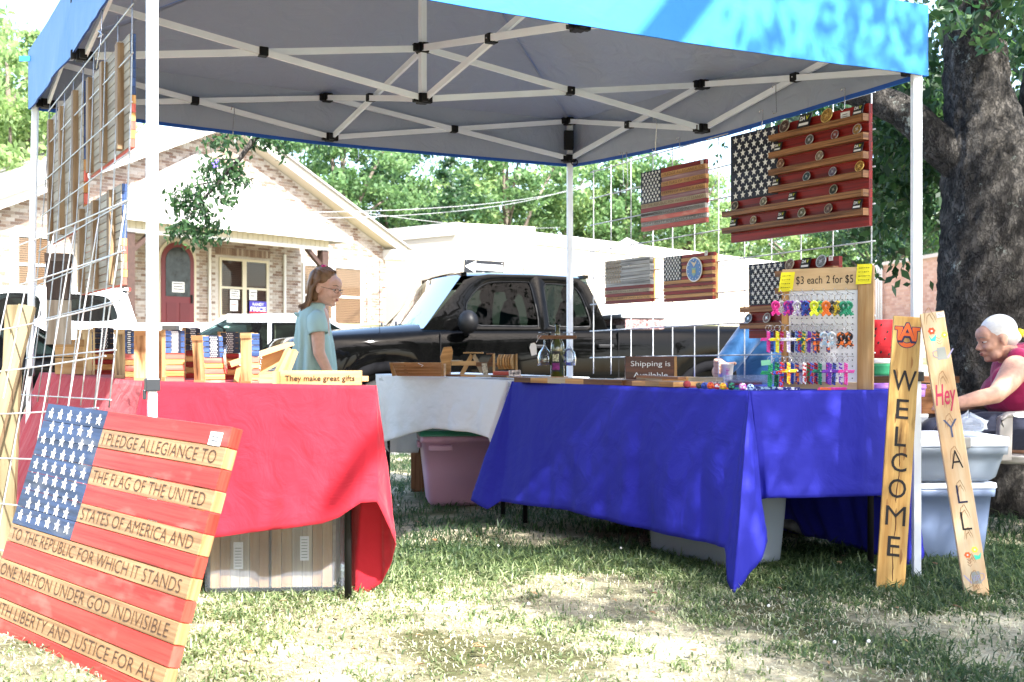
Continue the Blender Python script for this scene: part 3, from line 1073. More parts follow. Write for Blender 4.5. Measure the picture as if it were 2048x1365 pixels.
# ---------------------------------------------------------------- vehicles
M_black_car = mat('black_car_paint', (.002, .002, .002), rough=.03, spec=.11)
M_white_car = mat('white_car_paint', (.78, .78, .78), rough=.25, coat=.8)
M_silver_car = mat('silver_car_paint', (.55, .58, .62), rough=.25, metal=.6, coat=.8)
M_cladding = mat('grey_cladding', (.006, .006, .007), rough=.8, spec=.06)
M_headlight = mat('headlight_lens', (.6, .62, .65), rough=.1, metal=.4, coat=1.)
M_redlens = mat('red_lens', (.5, .01, .01), rough=.15, coat=1.)
M_seat = mat('car_seat_fabric', (.012, .012, .014), rough=.8)


def lerp(a, b, t): return a + (b - a) * t


def prof(pts, x):
    for (x0, v0), (x1, v1) in zip(pts, pts[1:]):
        if x <= x1:
            t = 0 if x1 == x0 else max(0, (x - x0) / (x1 - x0))
            t = t * t * (3 - 2 * t) if len(pts) > 99 else t
            return lerp(v0, v1, t)
    return pts[-1][1]


def ray_poly(c, a, poly):
    d = (math.cos(a), math.sin(a)); best = None
    for (x0, y0), (x1, y1) in zip(poly, poly[1:] + poly[:1]):
        ex, ey = x1 - x0, y1 - y0
        den = d[0] * ey - d[1] * ex
        if abs(den) < 1e-9: continue
        t = ((x0 - c[0]) * ey - (y0 - c[1]) * ex) / den
        u = ((x0 - c[0]) * d[1] - (y0 - c[1]) * d[0]) / den
        if t > 0 and -1e-6 <= u <= 1 + 1e-6 and (best is None or t < best): best = t
    return (c[0] + d[0] * best, c[1] + d[1] * best)


def chaikin(p, n=2):
    for _ in range(n):
        q = []
        for a, c in zip(p, p[1:] + p[:1]):
            q += [(lerp(a[0], c[0], .25), lerp(a[1], c[1], .25)), (lerp(a[0], c[0], .75), lerp(a[1], c[1], .75))]
        p = q
    return p


def cab_sides(t, M, g, Wd, paint):
    """Pressed side panels of the cab with rounded window openings, leaning inwards towards the roof."""
    def yy(z): return .055 + g['inset'] * max(0, (z - g['zb']) / (g['zr'] - g['zb'])) ** 1.35
    for side in (0, 1):
        for outer, inner in g['cells']:
            inn = chaikin(inner)
            c = (sum(p[0] for p in inn) / len(inn), sum(p[1] for p in inn) / len(inn))
            an = sorted([2 * math.pi * k / 44 for k in range(44)] + [math.atan2(p[1] - c[1], p[0] - c[0]) % (2 * math.pi) for p in outer])
            ri = [ray_poly(c, a, inn) for a in an]; ro = [ray_poly(c, a, outer) for a in an]
            def m3(p, off): return (p[0], (yy(p[1]) + off) if side == 0 else Wd - yy(p[1]) - off, p[1])
            lip = [(lerp(a[0], o[0], .12), lerp(a[1], o[1], .12)) for a, o in zip(ri, ro)]
            b = MB(M); b.grid([[m3(p, 0) for p in ro], [m3(p, 0) for p in lip], [m3(p, .012) for p in ri], [m3(p, .05) for p in ri]], closed=True)
            b.build('cab_side', paint, t)
            b = MB(M); ids = [b.p(m3(p, .018)) for p in ri]; b.face(ids); b.build('side_window', M_glass_car, t)
            b = MB(M); b.tube([m3(p, .008) for p in ri + ri[:1]], .007, 5); b.build('window_seal', M_black_plastic, t)


def vehicle(spec, org, ang, label, cat, name, paint, ground_z):
    """Local x runs from the front bumper to the rear, y across from the near side, z up."""
    t = thing(name, label, cat, (org[0], org[1], ground_z))
    c, s = math.cos(ang), math.sin(ang)
    M = Matrix(((c, -s, 0, org[0]), (s, c, 0, org[1]), (0, 0, 1, ground_z), (0, 0, 0, 1)))
    Lg, Wd = spec['L'], spec['W']
    hw = Wd / 2
    R = spec['R']; wheels = spec['wheels']; belt = spec['belt']; clear = spec['clear']; top = spec['top']
    xs = sorted(set([round(x, 3) for x in np.linspace(0, Lg, 61)] + [round(wx + d * (R + .08), 3) for wx in wheels for d in (-1, -.97, .97, 1)]))
    plan = spec['plan']

    def bottom(x):
        z = clear + .08 * max(0, 1 - x / .3) + .1 * max(0, 1 - (Lg - x) / .3)
        for wx in wheels:
            q = (R + .08) ** 2 - (x - wx) ** 2
            if q > 0: z = max(z, R + math.sqrt(q) - .02)
        return z
    rows = []
    for x in xs:
        zb, zt = bottom(x), prof(belt, x)
        h = hw - prof(plan, x)
        zt_c = prof(top, x)
        zm = max(zb + .02, lerp(zb, zt, .45))
        pr = [(h - .05, zb), (h - .012, zb + .03), (h, lerp(zb, zt, .33)), (h, lerp(zb, zt, .6)), (h - .012, lerp(zb, zt, .8)), (h - .03, zt - .05), (h - .06, zt - .012), (h - .12, zt + .01), (h * .7, lerp(zt, zt_c, .75) + .005), (h * .3, zt_c)]
        ring = [(x, hw - a, z) for a, z in pr] + [(x, hw + a, z) for a, z in pr[::-1]]
        rows.append(ring)
    b = MB(M); ids = b.grid(rows)
    b.face(ids[0][::-1]); b.face(ids[-1])
    body = b.build('body', paint, t)
    # dark underside
    b = MB(M); b.box(.25, Lg - .25, .15, Wd - .15, clear - .02, clear + .5); b.build('underbody', M_black_plastic, t)
    # greenhouse
    g = spec['gh']
    zb0 = g['zb']; zr = g['zr']; ins = g['inset']
    xw0, xw1, xr1, xr0 = g['x']      # windscreen base, windscreen top, rear top, rear base

    def q(x, side, k):  # k 0 at the belt, 1 at the roof; side 0 near, 1 far
        yy = .07 + ins * k
        return (x, yy if side == 0 else Wd - yy, lerp(zb0(x) if callable(zb0) else zb0, zr, k))
    # roof
    rows = []
    for x in np.linspace(xw1 - .02, xr1 + .03, 9):
        e = 4 * (x - xw1) * (xr1 - x) / ((xr1 - xw1) ** 2)
        y0 = .07 + ins
        rows.append([(x, lerp(y0 - .02, Wd - y0 + .02, v), zr - .03 + .055 * (1 - (2 * v - 1) ** 4) + .02 * max(e, 0)) for v in np.linspace(0, 1, 11)])
    b = MB(M); b.grid(rows); b.grid([[(p_[0], p_[1], p_[2] - .05) for p_ in r_] for r_ in rows][::-1])
    b.build('roof', paint, t)
    # pillars
    b = MB(M)
    if 'cells' in g:
        cab_sides(t, M, g, Wd, paint)
    for side in (() if 'cells' in g else (0, 1)):
        up = (0, 1, 0)
        b.bar(q(xw0 - .03, side, 0), q(lerp(xw0, xw1, .97), side, .97), .05, .10, up)
        b.bar(q(xr0 + .02, side, 0), q(xr1 + .02, side, .96), .05, .14, up)
        b.bar(q(xw1 - .03, side, .93), q(xr1 + .03, side, .93), .045, .11, (0, 0, 1))
        for x0, x1, ww in g['posts']:
            b.bar(q(x0, side, 0), q(x1, side, .97), .045, ww, up)
    b.bar(q(xw1, 0, .985), q(xw1, 1, .985), .06, .04); b.bar(q(xr1, 0, .985), q(xr1, 1, .985), .06, .04)
    b.build('pillars', paint, t)
    # glass
    rows = [[Vector(q(lerp(xw0, xw1, k), 0, k)).lerp(Vector(q(lerp(xw0, xw1, k), 1, k)), v) + Vector((-.07 * (1 - (2 * v - 1) ** 2), 0, 0)) for v in np.linspace(.015, .985, 9)] for k in np.linspace(0, .98, 6)]
    b = MB(M); b.grid(rows); b.build('windscreen', M_glass_ws, t)
    rows = [[Vector(q(lerp(xr0, xr1, k), 0, k)).lerp(Vector(q(lerp(xr0, xr1, k), 1, k)), v) + Vector((.04 * (1 - (2 * v - 1) ** 2), 0, 0)) for v in np.linspace(.02, .98, 7)] for k in np.linspace(0, .98, 5)]
    b = MB(M); b.grid(rows); b.build('rear_window', M_glass_car, t)
    xp = [(xw0, xw1, .05)] + list(g['posts']) + [(xr0, xr1, .05)]
    for side in (() if 'cells' in g else (0, 1)):
        for (a0, a1, aw), (b0, b1, bw) in zip(xp, xp[1:]):
            b = MB(M)
            i = [b.p(q(a0 + aw / 2 + .0, side, .02)), b.p(q(b0 - bw / 2, side, .02)), b.p(q(b1 - bw / 2, side, .96)), b.p(q(a1 + aw / 2, side, .96))]
            b.face(i); b.build('side_window', M_glass_car, t)
    # seats and dash
    b = MB(M)
    for x in g['seats']:
        for y in (Wd * .28, Wd * .72):
            b.ell((x, y, zb0 + .02 if not callable(zb0) else 1), (.09, .24, .32), 12)
            b.ell((x + .02, y, zb0 + .40), (.055, .13, .10), 10)
            b.box(x - .45, x, y - .24, y + .24, zb0 - .45, zb0 - .3)
    b.build('seats', M_seat, t)
    b = MB(M); b.box(xw0 - .05, xw0 + .5, .12, Wd - .12, zb0 - .2, zb0 - .02); b.box(xw0 + .1, xr0, .1, Wd - .1, .45, .6); b.build('dashboard', M_black_plastic, t)
    b = MB(M); ym = Wd / 2; xm = lerp(xw0, xw1, .72)
    b.bar((xm + .02, ym, zr - .1), (xm + .12, ym, zr - .16), .02, .02); b.ell((xm + .13, ym, zr - .19), (.02, .12, .035), 10); b.build('rear_view_mirror', M_black_plastic, t)
    # wheels
    for wx in wheels:
        for y0, sg in ((.02, 1), (Wd - .02, -1)):
            T = Matrix.Rotation(math.radians(90) * sg, 4, 'X')
            b = MB(M); b.lathe([(R * .62, .0), (R * .9, -.0), (R, -.04), (R, -.2), (R * .9, -.235), (R * .5, -.235)], 28, (wx, y0, R), T, cap=False)
            ty = b.build('wheel', M_rubber, t)
            b = MB(M); b.lathe([(.02, -.03), (R * .2, -.03), (R * .28, -.06), (R * .5, -.05), (R * .63, -.01), (R * .63, -.1), (.02, -.1)], 20, (wx, y0, R), Matrix.Rotation(math.radians(90) * sg, 4, 'X'))
            b.build('rim', M_chrome, ty)
    # mirrors
    mx = xw0 + .38
    for y0, sg in ((0, -1), (Wd, 1)):
        b = MB(M); b.ell((mx, y0 + sg * .15, zb0 + .06), (.10 if 'mir' in spec else .07, .14, spec.get('mir', .10)), 14)
        b.bar((mx + .05, y0 - sg * .03, zb0 - .04), (mx, y0 + sg * .06, zb0 - .01), .05, .08); b.build('door_mirror', M_black_plastic, t)
    # lamps, grille, bumpers
    zh = spec['zh']
    for y0, y1 in ((.06, .42), (Wd - .42, Wd - .06)):
        b = MB(M); b.hexa([(-.012, y0 + .02, zh - .1), (-.012, y1, zh - .1), (.14, y1, zh - .1), (.14, y0 - .045, zh - .1), (.0, y0 + .02, zh + .06), (.0, y1, zh + .06), (.14, y1, zh + .06), (.14, y0 - .045, zh + .06)])
        bevel(b.build('headlight', M_headlight, t), .01)
        b = MB(M); b.box(Lg - .05, Lg + .012, y0 - .03, y0 + .14 if y0 < .5 else y1 + .03, zh - .12, zh + .12); b.build('tail_light', M_redlens, t)
    b = MB(M)
    for k in range(7): b.box(-.015, .03, .46, Wd - .46, zh - .12 + k * .03, zh - .105 + k * .03)
    b.build('grille', mat('grille_black', (.02, .02, .022), rough=.4), t)
    for x0, x1 in ((-.09, .12), (Lg - .1, Lg + .1)):
        b = MB(M); b.box(x0, x1, .03, Wd - .03, clear + .1, clear + .34); bevel(b.build('bumper', spec.get('bumper', M_chrome), t), .04, 3)
    # wipers
    for y in (Wd * .3, Wd * .62):
        b = MB(M); b.bar((xw0 - .12, y, zb0 + .035), (xw0 - .02, y + .42, zb0 + .06), .03, .02); b.tube([(xw0 - .14, y + .1, zb0 + .02), (xw0 - .1, y + .25, zb0 + .08)], .012, 6); b.build('wiper', M_black_plastic, t)
    # shut lines and handles
    for xl in spec['seams']:
        zt = prof(belt, xl) - .03
        b = MB(M); b.box(xl, xl + .007, -.0015, .03, clear + .1, zt); b.build('door_seam', M_black_plastic, t)
        if xl != spec['seams'][0] or len(spec['seams']) == 1:
            b = MB(M); b.box(xl - .24, xl - .06, -.03, .01, zt - .17, zt - .13); bevel(b.build('door_handle', M_black_plastic, t), .01)
    return t, M


truck_spec = dict(L=5.75, W=1.98, R=.385, wheels=(.97, 4.62), clear=.42,
                  belt=[(0, 1.05), (.05, 1.12), (.5, 1.19), (1.45, 1.245), (1.7, 1.26), (5.7, 1.29), (5.75, 1.27)],
                  top=[(0, 1.07), (.05, 1.16), (.5, 1.25), (1.4, 1.33), (1.7, 1.30), (3.4, 1.30), (5.7, 1.29), (5.75, 1.27)],
                  plan=[(0, .16), (.08, .07), (.25, .02), (.6, 0), (5.5, 0), (5.75, .03)],
                  gh=dict(zb=1.27, zr=1.84, inset=.17, x=(1.38, 1.84, 3.20, 3.36), posts=[], seats=(2.45, 3.1), cells=[([(1.34, 1.25), (1.60, 1.52), (1.83, 1.765), (1.95, 1.81), (2.1, 1.835), (2.64, 1.838), (2.64, 1.25)], [(1.90, 1.30), (1.92, 1.295), (1.79, 1.47), (1.91, 1.64), (2.04, 1.735), (2.18, 1.76), (2.53, 1.765), (2.55, 1.75), (2.585, 1.5), (2.60, 1.31), (2.59, 1.295)]),
                  ([(2.64, 1.25), (2.64, 1.838), (2.95, 1.83), (3.12, 1.80), (3.21, 1.73), (3.38, 1.25)], [(2.72, 1.295), (2.705, 1.31), (2.69, 1.73), (2.71, 1.75), (3.00, 1.735), (3.09, 1.68), (3.17, 1.42), (3.18, 1.31), (3.165, 1.295)])]),
                  zh=.92, seams=(1.52, 2.70, 3.47), mir=.12, bumper=M_black_car)
truck, TM = vehicle(truck_spec, (-2.14, 10.92), math.radians(20), 'black extended cab pickup truck parked behind the stall', 'pickup truck', 'pickup_truck', M_black_car, -.12)
# bed opening, toolbox and arch flares
b = MB(TM); b.box(3.50, 5.66, .12, 1.86, 1.285, 1.318); b.build('bed_rim', M_black_plastic, truck)
b = MB(TM); b.box(3.60, 4.06, .10, 1.88, 1.28, 1.39); tb = b.build('toolbox', mat('red_tread_plate', (.15, .03, .028), rough=.4, var=.6, scale=40, col2=(.3, .2, .2)), truck)
b = MB(TM); b.box(3.54, 4.08, .08, 1.90, 1.392, 1.44); bevel(b.build('lid', mat('tread_plate', (.5, .52, .54), rough=.3, metal=.8, var=.2, scale=60), tb), .01)
for wx in (.97, 4.62):
    b = MB(TM)
    rows = []
    for k in range(17):
        a = math.pi * (-.04 + 1.08 * k / 16)
        rows.append([(wx - r * math.cos(a), y, .385 + r * math.sin(a)) for r, y in ((.455, .03), (.46, -.02), (.54, -.025), (.56, .01))])
    b.grid(rows); b.build('wheel_arch_flare', M_cladding, truck)
for y in (.55, 1.4):
    b = MB(TM); b.ell((2.2, y, 1.85), (.07, .045, .03), 10); b.build('roof_marker_lamp', M_black_plastic, truck)
b = MB(TM); b.ell((2.62, .72, 1.865), (.09, .04, .03), 10); b.tube([(2.66, .72, 1.87), (2.68, .72, 1.96)], .006, 6); b.build('roof_antenna', M_black_plastic, truck)
b = MB(TM); b.tube([(.95, .2, 1.18), (.95, .2, 1.95)], .003, 5); b.build('whip_antenna', M_black_plastic, truck)

wp_spec = dict(L=5.8, W=1.98, R=.39, wheels=(.97, 4.6), clear=.42,
               belt=[(0, 1.0), (.5, 1.12), (1.7, 1.2), (5.8, 1.28)], top=[(0, 1.02), (.4, 1.18), (1.4, 1.27), (5.8, 1.28)],
               plan=[(0, .14), (.1, .05), (.4, 0), (5.6, 0), (5.8, .03)],
               gh=dict(zb=1.23, zr=1.80, inset=.17, x=(1.45, 2.02, 3.98, 4.12), posts=[], seats=(2.5, 3.4), cells=[([(1.40, 1.21), (1.72, 1.52), (2.0, 1.73), (2.2, 1.79), (2.82, 1.798), (2.82, 1.21)], [(1.95, 1.28), (1.88, 1.46), (2.1, 1.66), (2.25, 1.70), (2.7, 1.70), (2.76, 1.5), (2.76, 1.28)]),
                  ([(2.82, 1.21), (2.82, 1.798), (3.6, 1.79), (3.88, 1.77), (3.99, 1.70), (4.14, 1.21)], [(2.9, 1.28), (2.88, 1.68), (3.0, 1.70), (3.6, 1.69), (3.75, 1.62), (3.84, 1.40), (3.84, 1.28)])]),
               zh=.88, seams=(1.55, 2.68), bumper=M_chrome)
wp, WM = vehicle(wp_spec, (at(-190, 16.5) - .9, 16.2), math.radians(22), 'white pickup truck parked in front of the brick house porch', 'pickup truck', 'pickup_truck', M_white_car, .10)
b = MB(WM); b.box(4.05, 4.09, .93, 1.12, 1.80, 1.85); b.build('third_brake_light', M_redlens, wp)

car_spec = dict(L=4.7, W=1.8, R=.32, wheels=(.9, 3.65), clear=.22,
                belt=[(0, .66), (.1, .74), (1.2, .92), (3.6, .98), (4.6, .98), (4.7, .9)], top=[(0, .68), (.1, .8), (1.2, .99), (3.7, 1.02), (4.6, 1.0), (4.7, .92)],
                plan=[(0, .3), (.15, .14), (.5, .03), (1, 0), (4.2, 0), (4.6, .08), (4.7, .2)],
                gh=dict(zb=.95, zr=1.44, inset=.2, x=(1.15, 2.0, 3.2, 4.0), posts=[(2.52, 2.52, .07)], seats=(2.3, 3.1)),
                zh=.62, seams=(1.45, 2.5, 3.5), bumper=M_silver_car)
vehicle(car_spec, (at(250, 14.6) - .7, 14.4), math.radians(10), 'silver saloon car between the white pickup and the black truck', 'car', 'saloon_car', M_silver_car, -.05)
car2 = dict(car_spec); car2['bumper'] = M_black_car
vehicle(car2, (at(-640, 12.2), 12.0), math.radians(14), 'black car whose tail shows at the far left behind the wire panels', 'car', 'saloon_car', M_black_car, -.12)

# one way sign behind the truck
Y = 19.5
ow = thing('one_way_sign', 'black and white one way arrow sign above the truck roof', 'sign', P(967, 940, Y))
b = MB(); c0 = P(927, 546, Y); sx = Vector((1, .05, -.06)).normalized(); Mx = frame(c0, sx, (0, 0, 1))
b.M = Mx; b.box(0, .68, 0, .004, 0, .23); pl = b.build('plate', mat('sign_black', (.01, .012, .016), rough=.4), ow)
b = MB(Mx); b.prism([(.02, .115), (.2, .215), (.2, .165), (.66, .165), (.66, .065), (.2, .065), (.2, .015)], -.004, -.001); ar = b.build('arrow', M_white_paint, ow)
text_on('lettering', 'ONE WAY', Mx @ Vector((.2, -.006, .088)), sx, (0, 0, 1), .42, .055, M_ink, ow, bold=.02)
b = MB(); b.tube([P(967, 545, Y + .03), Vector((at(967, Y), Y + .03, -.1))], .03, 8); b.build('post', M_galv, ow)
b = MB(Mx)
for x in (.04, .64): b.ell((x, -.004, .20), (.008, .004, .008), 8)
b.build('bolt', M_steel, ow)
# ---------------------------------------------------------------- canopy
CN = Vector((-1.064, 3.40, 0)); CR = Vector((1.607, 4.57, 0)); CB = Vector((.34, 6.77, 0)); CL = Vector((-2.30, 5.56, 0))
M_blue_fab = fabric('canopy_blue', (.028, .23, .60), transl=.10, weave=.1, rough=.6)
M_lining = fabric('canopy_grey_lining', (.37, .415, .51), transl=.10, weave=.6, rough=.55)
M_trimblue = fabric('canopy_hem_blue', (.02, .10, .45), transl=.2)
canopy = thing('canopy_tent', 'blue pop-up canopy with white folding frame over the whole stall', 'canopy', ((CN + CR + CB + CL) / 4))
eave = {'N': (CN, 2.365, 2.09), 'R': (CR, 2.285, 2.005), 'B': (CB, 2.285, 2.005), 'L': (CL, 2.365, 2.087)}
cen = (CN + CR + CB + CL) / 4
PEAK = Vector((cen.x, cen.y, 2.98))


def outw(A, o=.03):
    d = (A - cen); d.z = 0
    return A + d.normalized() * o


order = ['N', 'R', 'B', 'L']
rows_o = []
for k in range(4):
    A, za, ba = eave[order[k]]; B, zb_, bb = eave[order[(k + 1) % 4]]
    A = outw(A, .045); B = outw(B, .045)
    n = 28
    for layer, (mt, off, nm) in enumerate(((M_blue_fab, 0., 'roof_panel'), (M_lining, -.006, 'roof_lining'))):
        rows = []
        for i in range(n + 1):
            u = i / n
            e = A.lerp(B, u) + Vector((0, 0, lerp(za, zb_, u)))
            row = []
            for j in range(13):
                v = j / 12
                q = e.lerp(PEAK, v)
                sag = -.05 * math.sin(math.pi * v) * (1 - .2 * math.sin(math.pi * u)) - .02 * math.sin(math.pi * u) * (1 - v)
                q = q + Vector((0, 0, sag + .006 * mnoise.noise(Vector((q.x * 3, q.y * 3, k)))))
                row.append(q + Vector((0, 0, off)))
            rows.append(row)
        b = MB(); b.grid(rows if not layer else rows[::-1]); b.build(nm, mt, canopy)
    inn = (cen - A.lerp(B, .5)); inn.z = 0; inn.normalize()
    for mt, off, nm, z0f, z1f in ((M_blue_fab, 0., 'valance', 0, 1), (M_lining, .005, 'valance_lining', 0, .955), (M_trimblue, .0075, 'valance_hem', .94, 1.0)):
        rows = []
        for j in range(9):
            v = lerp(z0f, z1f, j / 8)
            row = []
            for i in range(61):
                u = i / 60
                p0 = A.lerp(B, u)
                zt = lerp(za, zb_, u) - .02 * math.sin(math.pi * u)
                zl = lerp(ba, bb, u) - (.035 if k == 1 else .02) * math.sin(math.pi * u)
                wv = .012 * mnoise.noise(Vector((u * 7 + k * 9, v * 1.2, 3))) * v + .004 * mnoise.noise(Vector((u * 30 + k * 9, v * 3, 5))) * v
                if k == 1 or k == 2:
                    wv += .02 * v * mnoise.noise(Vector((u * 3, v * 3 + 4, k)))
                row.append(p0 + inn * (off + wv) + Vector((0, 0, lerp(zt, zl, v))))
            rows.append(row)
        b = MB(); b.grid(rows if off else rows[::-1]); b.build(nm, mt, canopy)
# little corner tab at the left rear corner
b = MB(); b.box(-.05, .05, -.004, .004, -.012, .012); o = b.build('corner_tab', M_blue_fab, canopy, local=True)
o.location = P(60, 118, 5.5) - Vector(canopy.location)
# hip seams on the lining
b = MB()
for k in order:
    A, za, _ = eave[k]; A = outw(A, .02) + Vector((0, 0, za - .012))
    b.tube([A.lerp(PEAK, v) + Vector((0, 0, -.014 - .05 * math.sin(math.pi * v))) for v in (0, .1, .25, .5, .75, 1)], .004, 5)
b.build('seam', M_lining, canopy)

posts = {}
for key, w, yaw, zt, foot, lx in (('N', .0315, 27, 2.30, 0, 0), ('R', .0365, 0, 2.26, 0, 0), ('B', .032, 12, 2.29, 0, 0), ('L', .029, 8, 2.33, 0, -.10)):
    A = eave[key][0]
    b = MB(Matrix.Translation(A) @ Matrix.Rotation(math.radians(yaw), 4, 'Z'))
    hw = w / 2
    zc = .80 if key != 'B' else .6
    dx = lx * .5
    b.hexa([(-hw + dx * .6, -hw, zc), (hw + dx * .6, -hw, zc), (hw + dx * .6, hw, zc), (-hw + dx * .6, hw, zc), (-hw, -hw, zt), (hw, -hw, zt), (hw, hw, zt), (-hw, hw, zt)])
    o = b.build('post', M_metal_white, canopy); bevel(o, .003)
    b = MB(b.M); h2 = hw * .78
    b.hexa([(-h2 + dx, -h2, .0), (h2 + dx, -h2, .0), (h2 + dx, h2, .0), (-h2 + dx, h2, .0), (-h2 + dx * .6, -h2, zc), (h2 + dx * .6, -h2, zc), (h2 + dx * .6, h2, zc), (-h2 + dx * .6, h2, zc)])
    b.box(-.04 + dx, .04 + dx, -.04, .04, 0.002, .007)
    b.build('inner_post', M_metal_white, o)
    b = MB(b.M); h3 = hw + .005; x3 = dx * .6
    b.box(-h3 + x3, h3 + x3, -h3, h3, zc - .005, zc + .033)
    b.box(x3 - h3 - .006, x3 - h3 + .004, -.01, .01, zc - .03, zc)
    q = b.build('height_clamp', mat('grey_clamp', (.02, .024, .03), rough=.4), o); bevel(q, .003)
    posts[key] = o

J = {}
def J_(name, U, L, Y): J[name] = (P(U[0], U[1], Y), P(L[0], L[1], Y))
J_('B', (1137, 243), (1137, 318), 6.74)
J_('RM', (1403, 170), (1403, 258), 5.67)
J_('BM', (655, 196), (660, 275), 6.165)
J_('C', (845, 97), (845, 198), 5.075)
J_('L', (92, 122), (92, 208), 5.54)
J_('LM', (165, 0), (165, 112), 4.48)
J_('R', (1826, 25), (1822, 141), 4.60)
J_('FM', (1160, -72), (1157, 50), 3.985)
J_('N', (318, -240), (318, -96), 3.45)


def trussbar(a, c, z=0.):
    b = MB(); b.bar(a, c, .013, .027); o = b.build('scissor_bar', M_metal_white, canopy); return o


def truss(i, k):
    (U1, L1), (U2, L2) = J[i], J[k]
    side = (U2 - U1).cross(Vector((0, 0, 1))).normalized() * .008
    trussbar(U1 + side, L2 + side); trussbar(L1 - side, U2 - side)
    # pivot where the two bars cross
    m = (U1 + L1 + U2 + L2) / 4
    b = MB(); M = frame(m, (U2 - U1).normalized(), (0, 0, 1)); b.M = M
    b.box(-.019, .019, -.022, .022, -.019, .019); o = b.build('pivot_bracket', M_black_plastic, canopy); bevel(o, .004)
    b = MB(M); b.ell((0, -.023, 0), (.004, .003, .004), 8); b.build('rivet', M_steel, o)


for a in (('B', 'BM'), ('BM', 'L'), ('B', 'RM'), ('RM', 'R'), ('C', 'RM'), ('C', 'BM'), ('C', 'LM'), ('C', 'FM'), ('R', 'FM'), ('FM', 'N'), ('N', 'LM'), ('LM', 'L')):
    truss(*a)
for k, (U, L) in J.items():
    for q in (U, L):
        b = MB(Matrix.Translation(q) @ Matrix.Rotation(math.radians(25), 4, 'Z'))
        b.box(-.024, .024, -.024, .024, -.022, .022)
        for d in ((-1, 0), (1, 0), (0, -1), (0, 1)):
            b.box(d[0] * .03 - .014, d[0] * .03 + .014, d[1] * .03 - .014, d[1] * .03 + .014, -.018, .018)
        bevel(b.build('joint_bracket', M_black_plastic, canopy), .004)
b = MB(); b.M = Matrix.Translation((J['C'][1].x, J['C'][1].y, 0)) @ Matrix.Rotation(math.radians(35), 4, 'Z')
b.box(-.0145, .0145, -.0145, .0145, J['C'][1].z, 2.95); bevel(b.build('peak_pole', M_metal_white, canopy), .003)
b = MB(); q = J['B'][0]; b.M = Matrix.Translation((q.x, q.y - .02, 0)); b.box(-.028, .028, -.02, .02, J['B'][1].z + .05, q.z - .06); bevel(b.build('slider_sleeve', M_black_plastic, canopy), .004)
b = MB(); c0 = P(1149, 325, 6.68); b.tube([c0 + Vector((.018 * math.cos(t), 0, .018 * math.sin(t))) for t in np.linspace(0, 6.28, 14)], .003, 6); b.build('pull_ring', M_black_plastic, canopy)
# label sewn on the lining near the left
b = MB(); c0 = P(250, 95, 4.9); b.M = frame(c0, (1, .2, .1), (0, -.25, 1)); b.box(-.035, .035, 0, .002, -.025, .025); lb = b.build('care_label', M_paper, canopy)
b = MB(b.M)
for k in range(4): b.box(-.028, .028 - .01 * k, -.002, -.001, .014 - k * .011, .019 - k * .011)
b.build('print', M_ink, lb)

# ---------------------------------------------------------------- tables and cloths
M_table = mat('table_plastic', (.6, .6, .58), rough=.5)


def table(label, cs, legs, th=.03):
    c = sum((Vector(q) for q in cs), Vector((0, 0, 0))) / 4
    t = thing('folding_table', label, 'table', (c.x, c.y, 0))
    b = MB(); lo = [Vector(q) - Vector((0, 0, th + .004)) for q in cs]; hi = [Vector(q) - Vector((0, 0, .004)) for q in cs]
    b.hexa(lo + hi); b.build('tabletop', M_table, t)
    for x, y in legs:
        z = float(gz(x, y))
        b = MB(); b.tube([(x, y, z - .01), (x, y, cs[0][2] - th)], .0135, 10); b.build('leg', M_black_plastic, t)
    return t


RT = [(-1.345, 4.2, .80), (-.49, 4.15, .785), (-1.5, 5.75, .80), (-2.36, 5.75, .805)]
WT = [(-.83, 7.0, .773), (-.02, 6.22, .757), (.46, 6.87, .757), (-.35, 7.65, .773)]
BT = [(0.0, 6.15, .75), (.95, 4.6, .75), (1.64, 4.8, .75), (.66, 6.42, .75)]
table('folding table under the red cloth', RT, [(-1.2, 4.32), (-.60, 4.21), (-1.5, 5.55), (-2.1, 5.6)])
table('folding table under the white cloth', WT, [(-.765, 7.09), (-.05, 6.35), (.36, 6.8), (-.35, 7.5)])
table('folding table under the blue cloth', BT, [(.07, 6.13), (.98, 4.80), (1.50, 4.81), (.66, 6.3)])


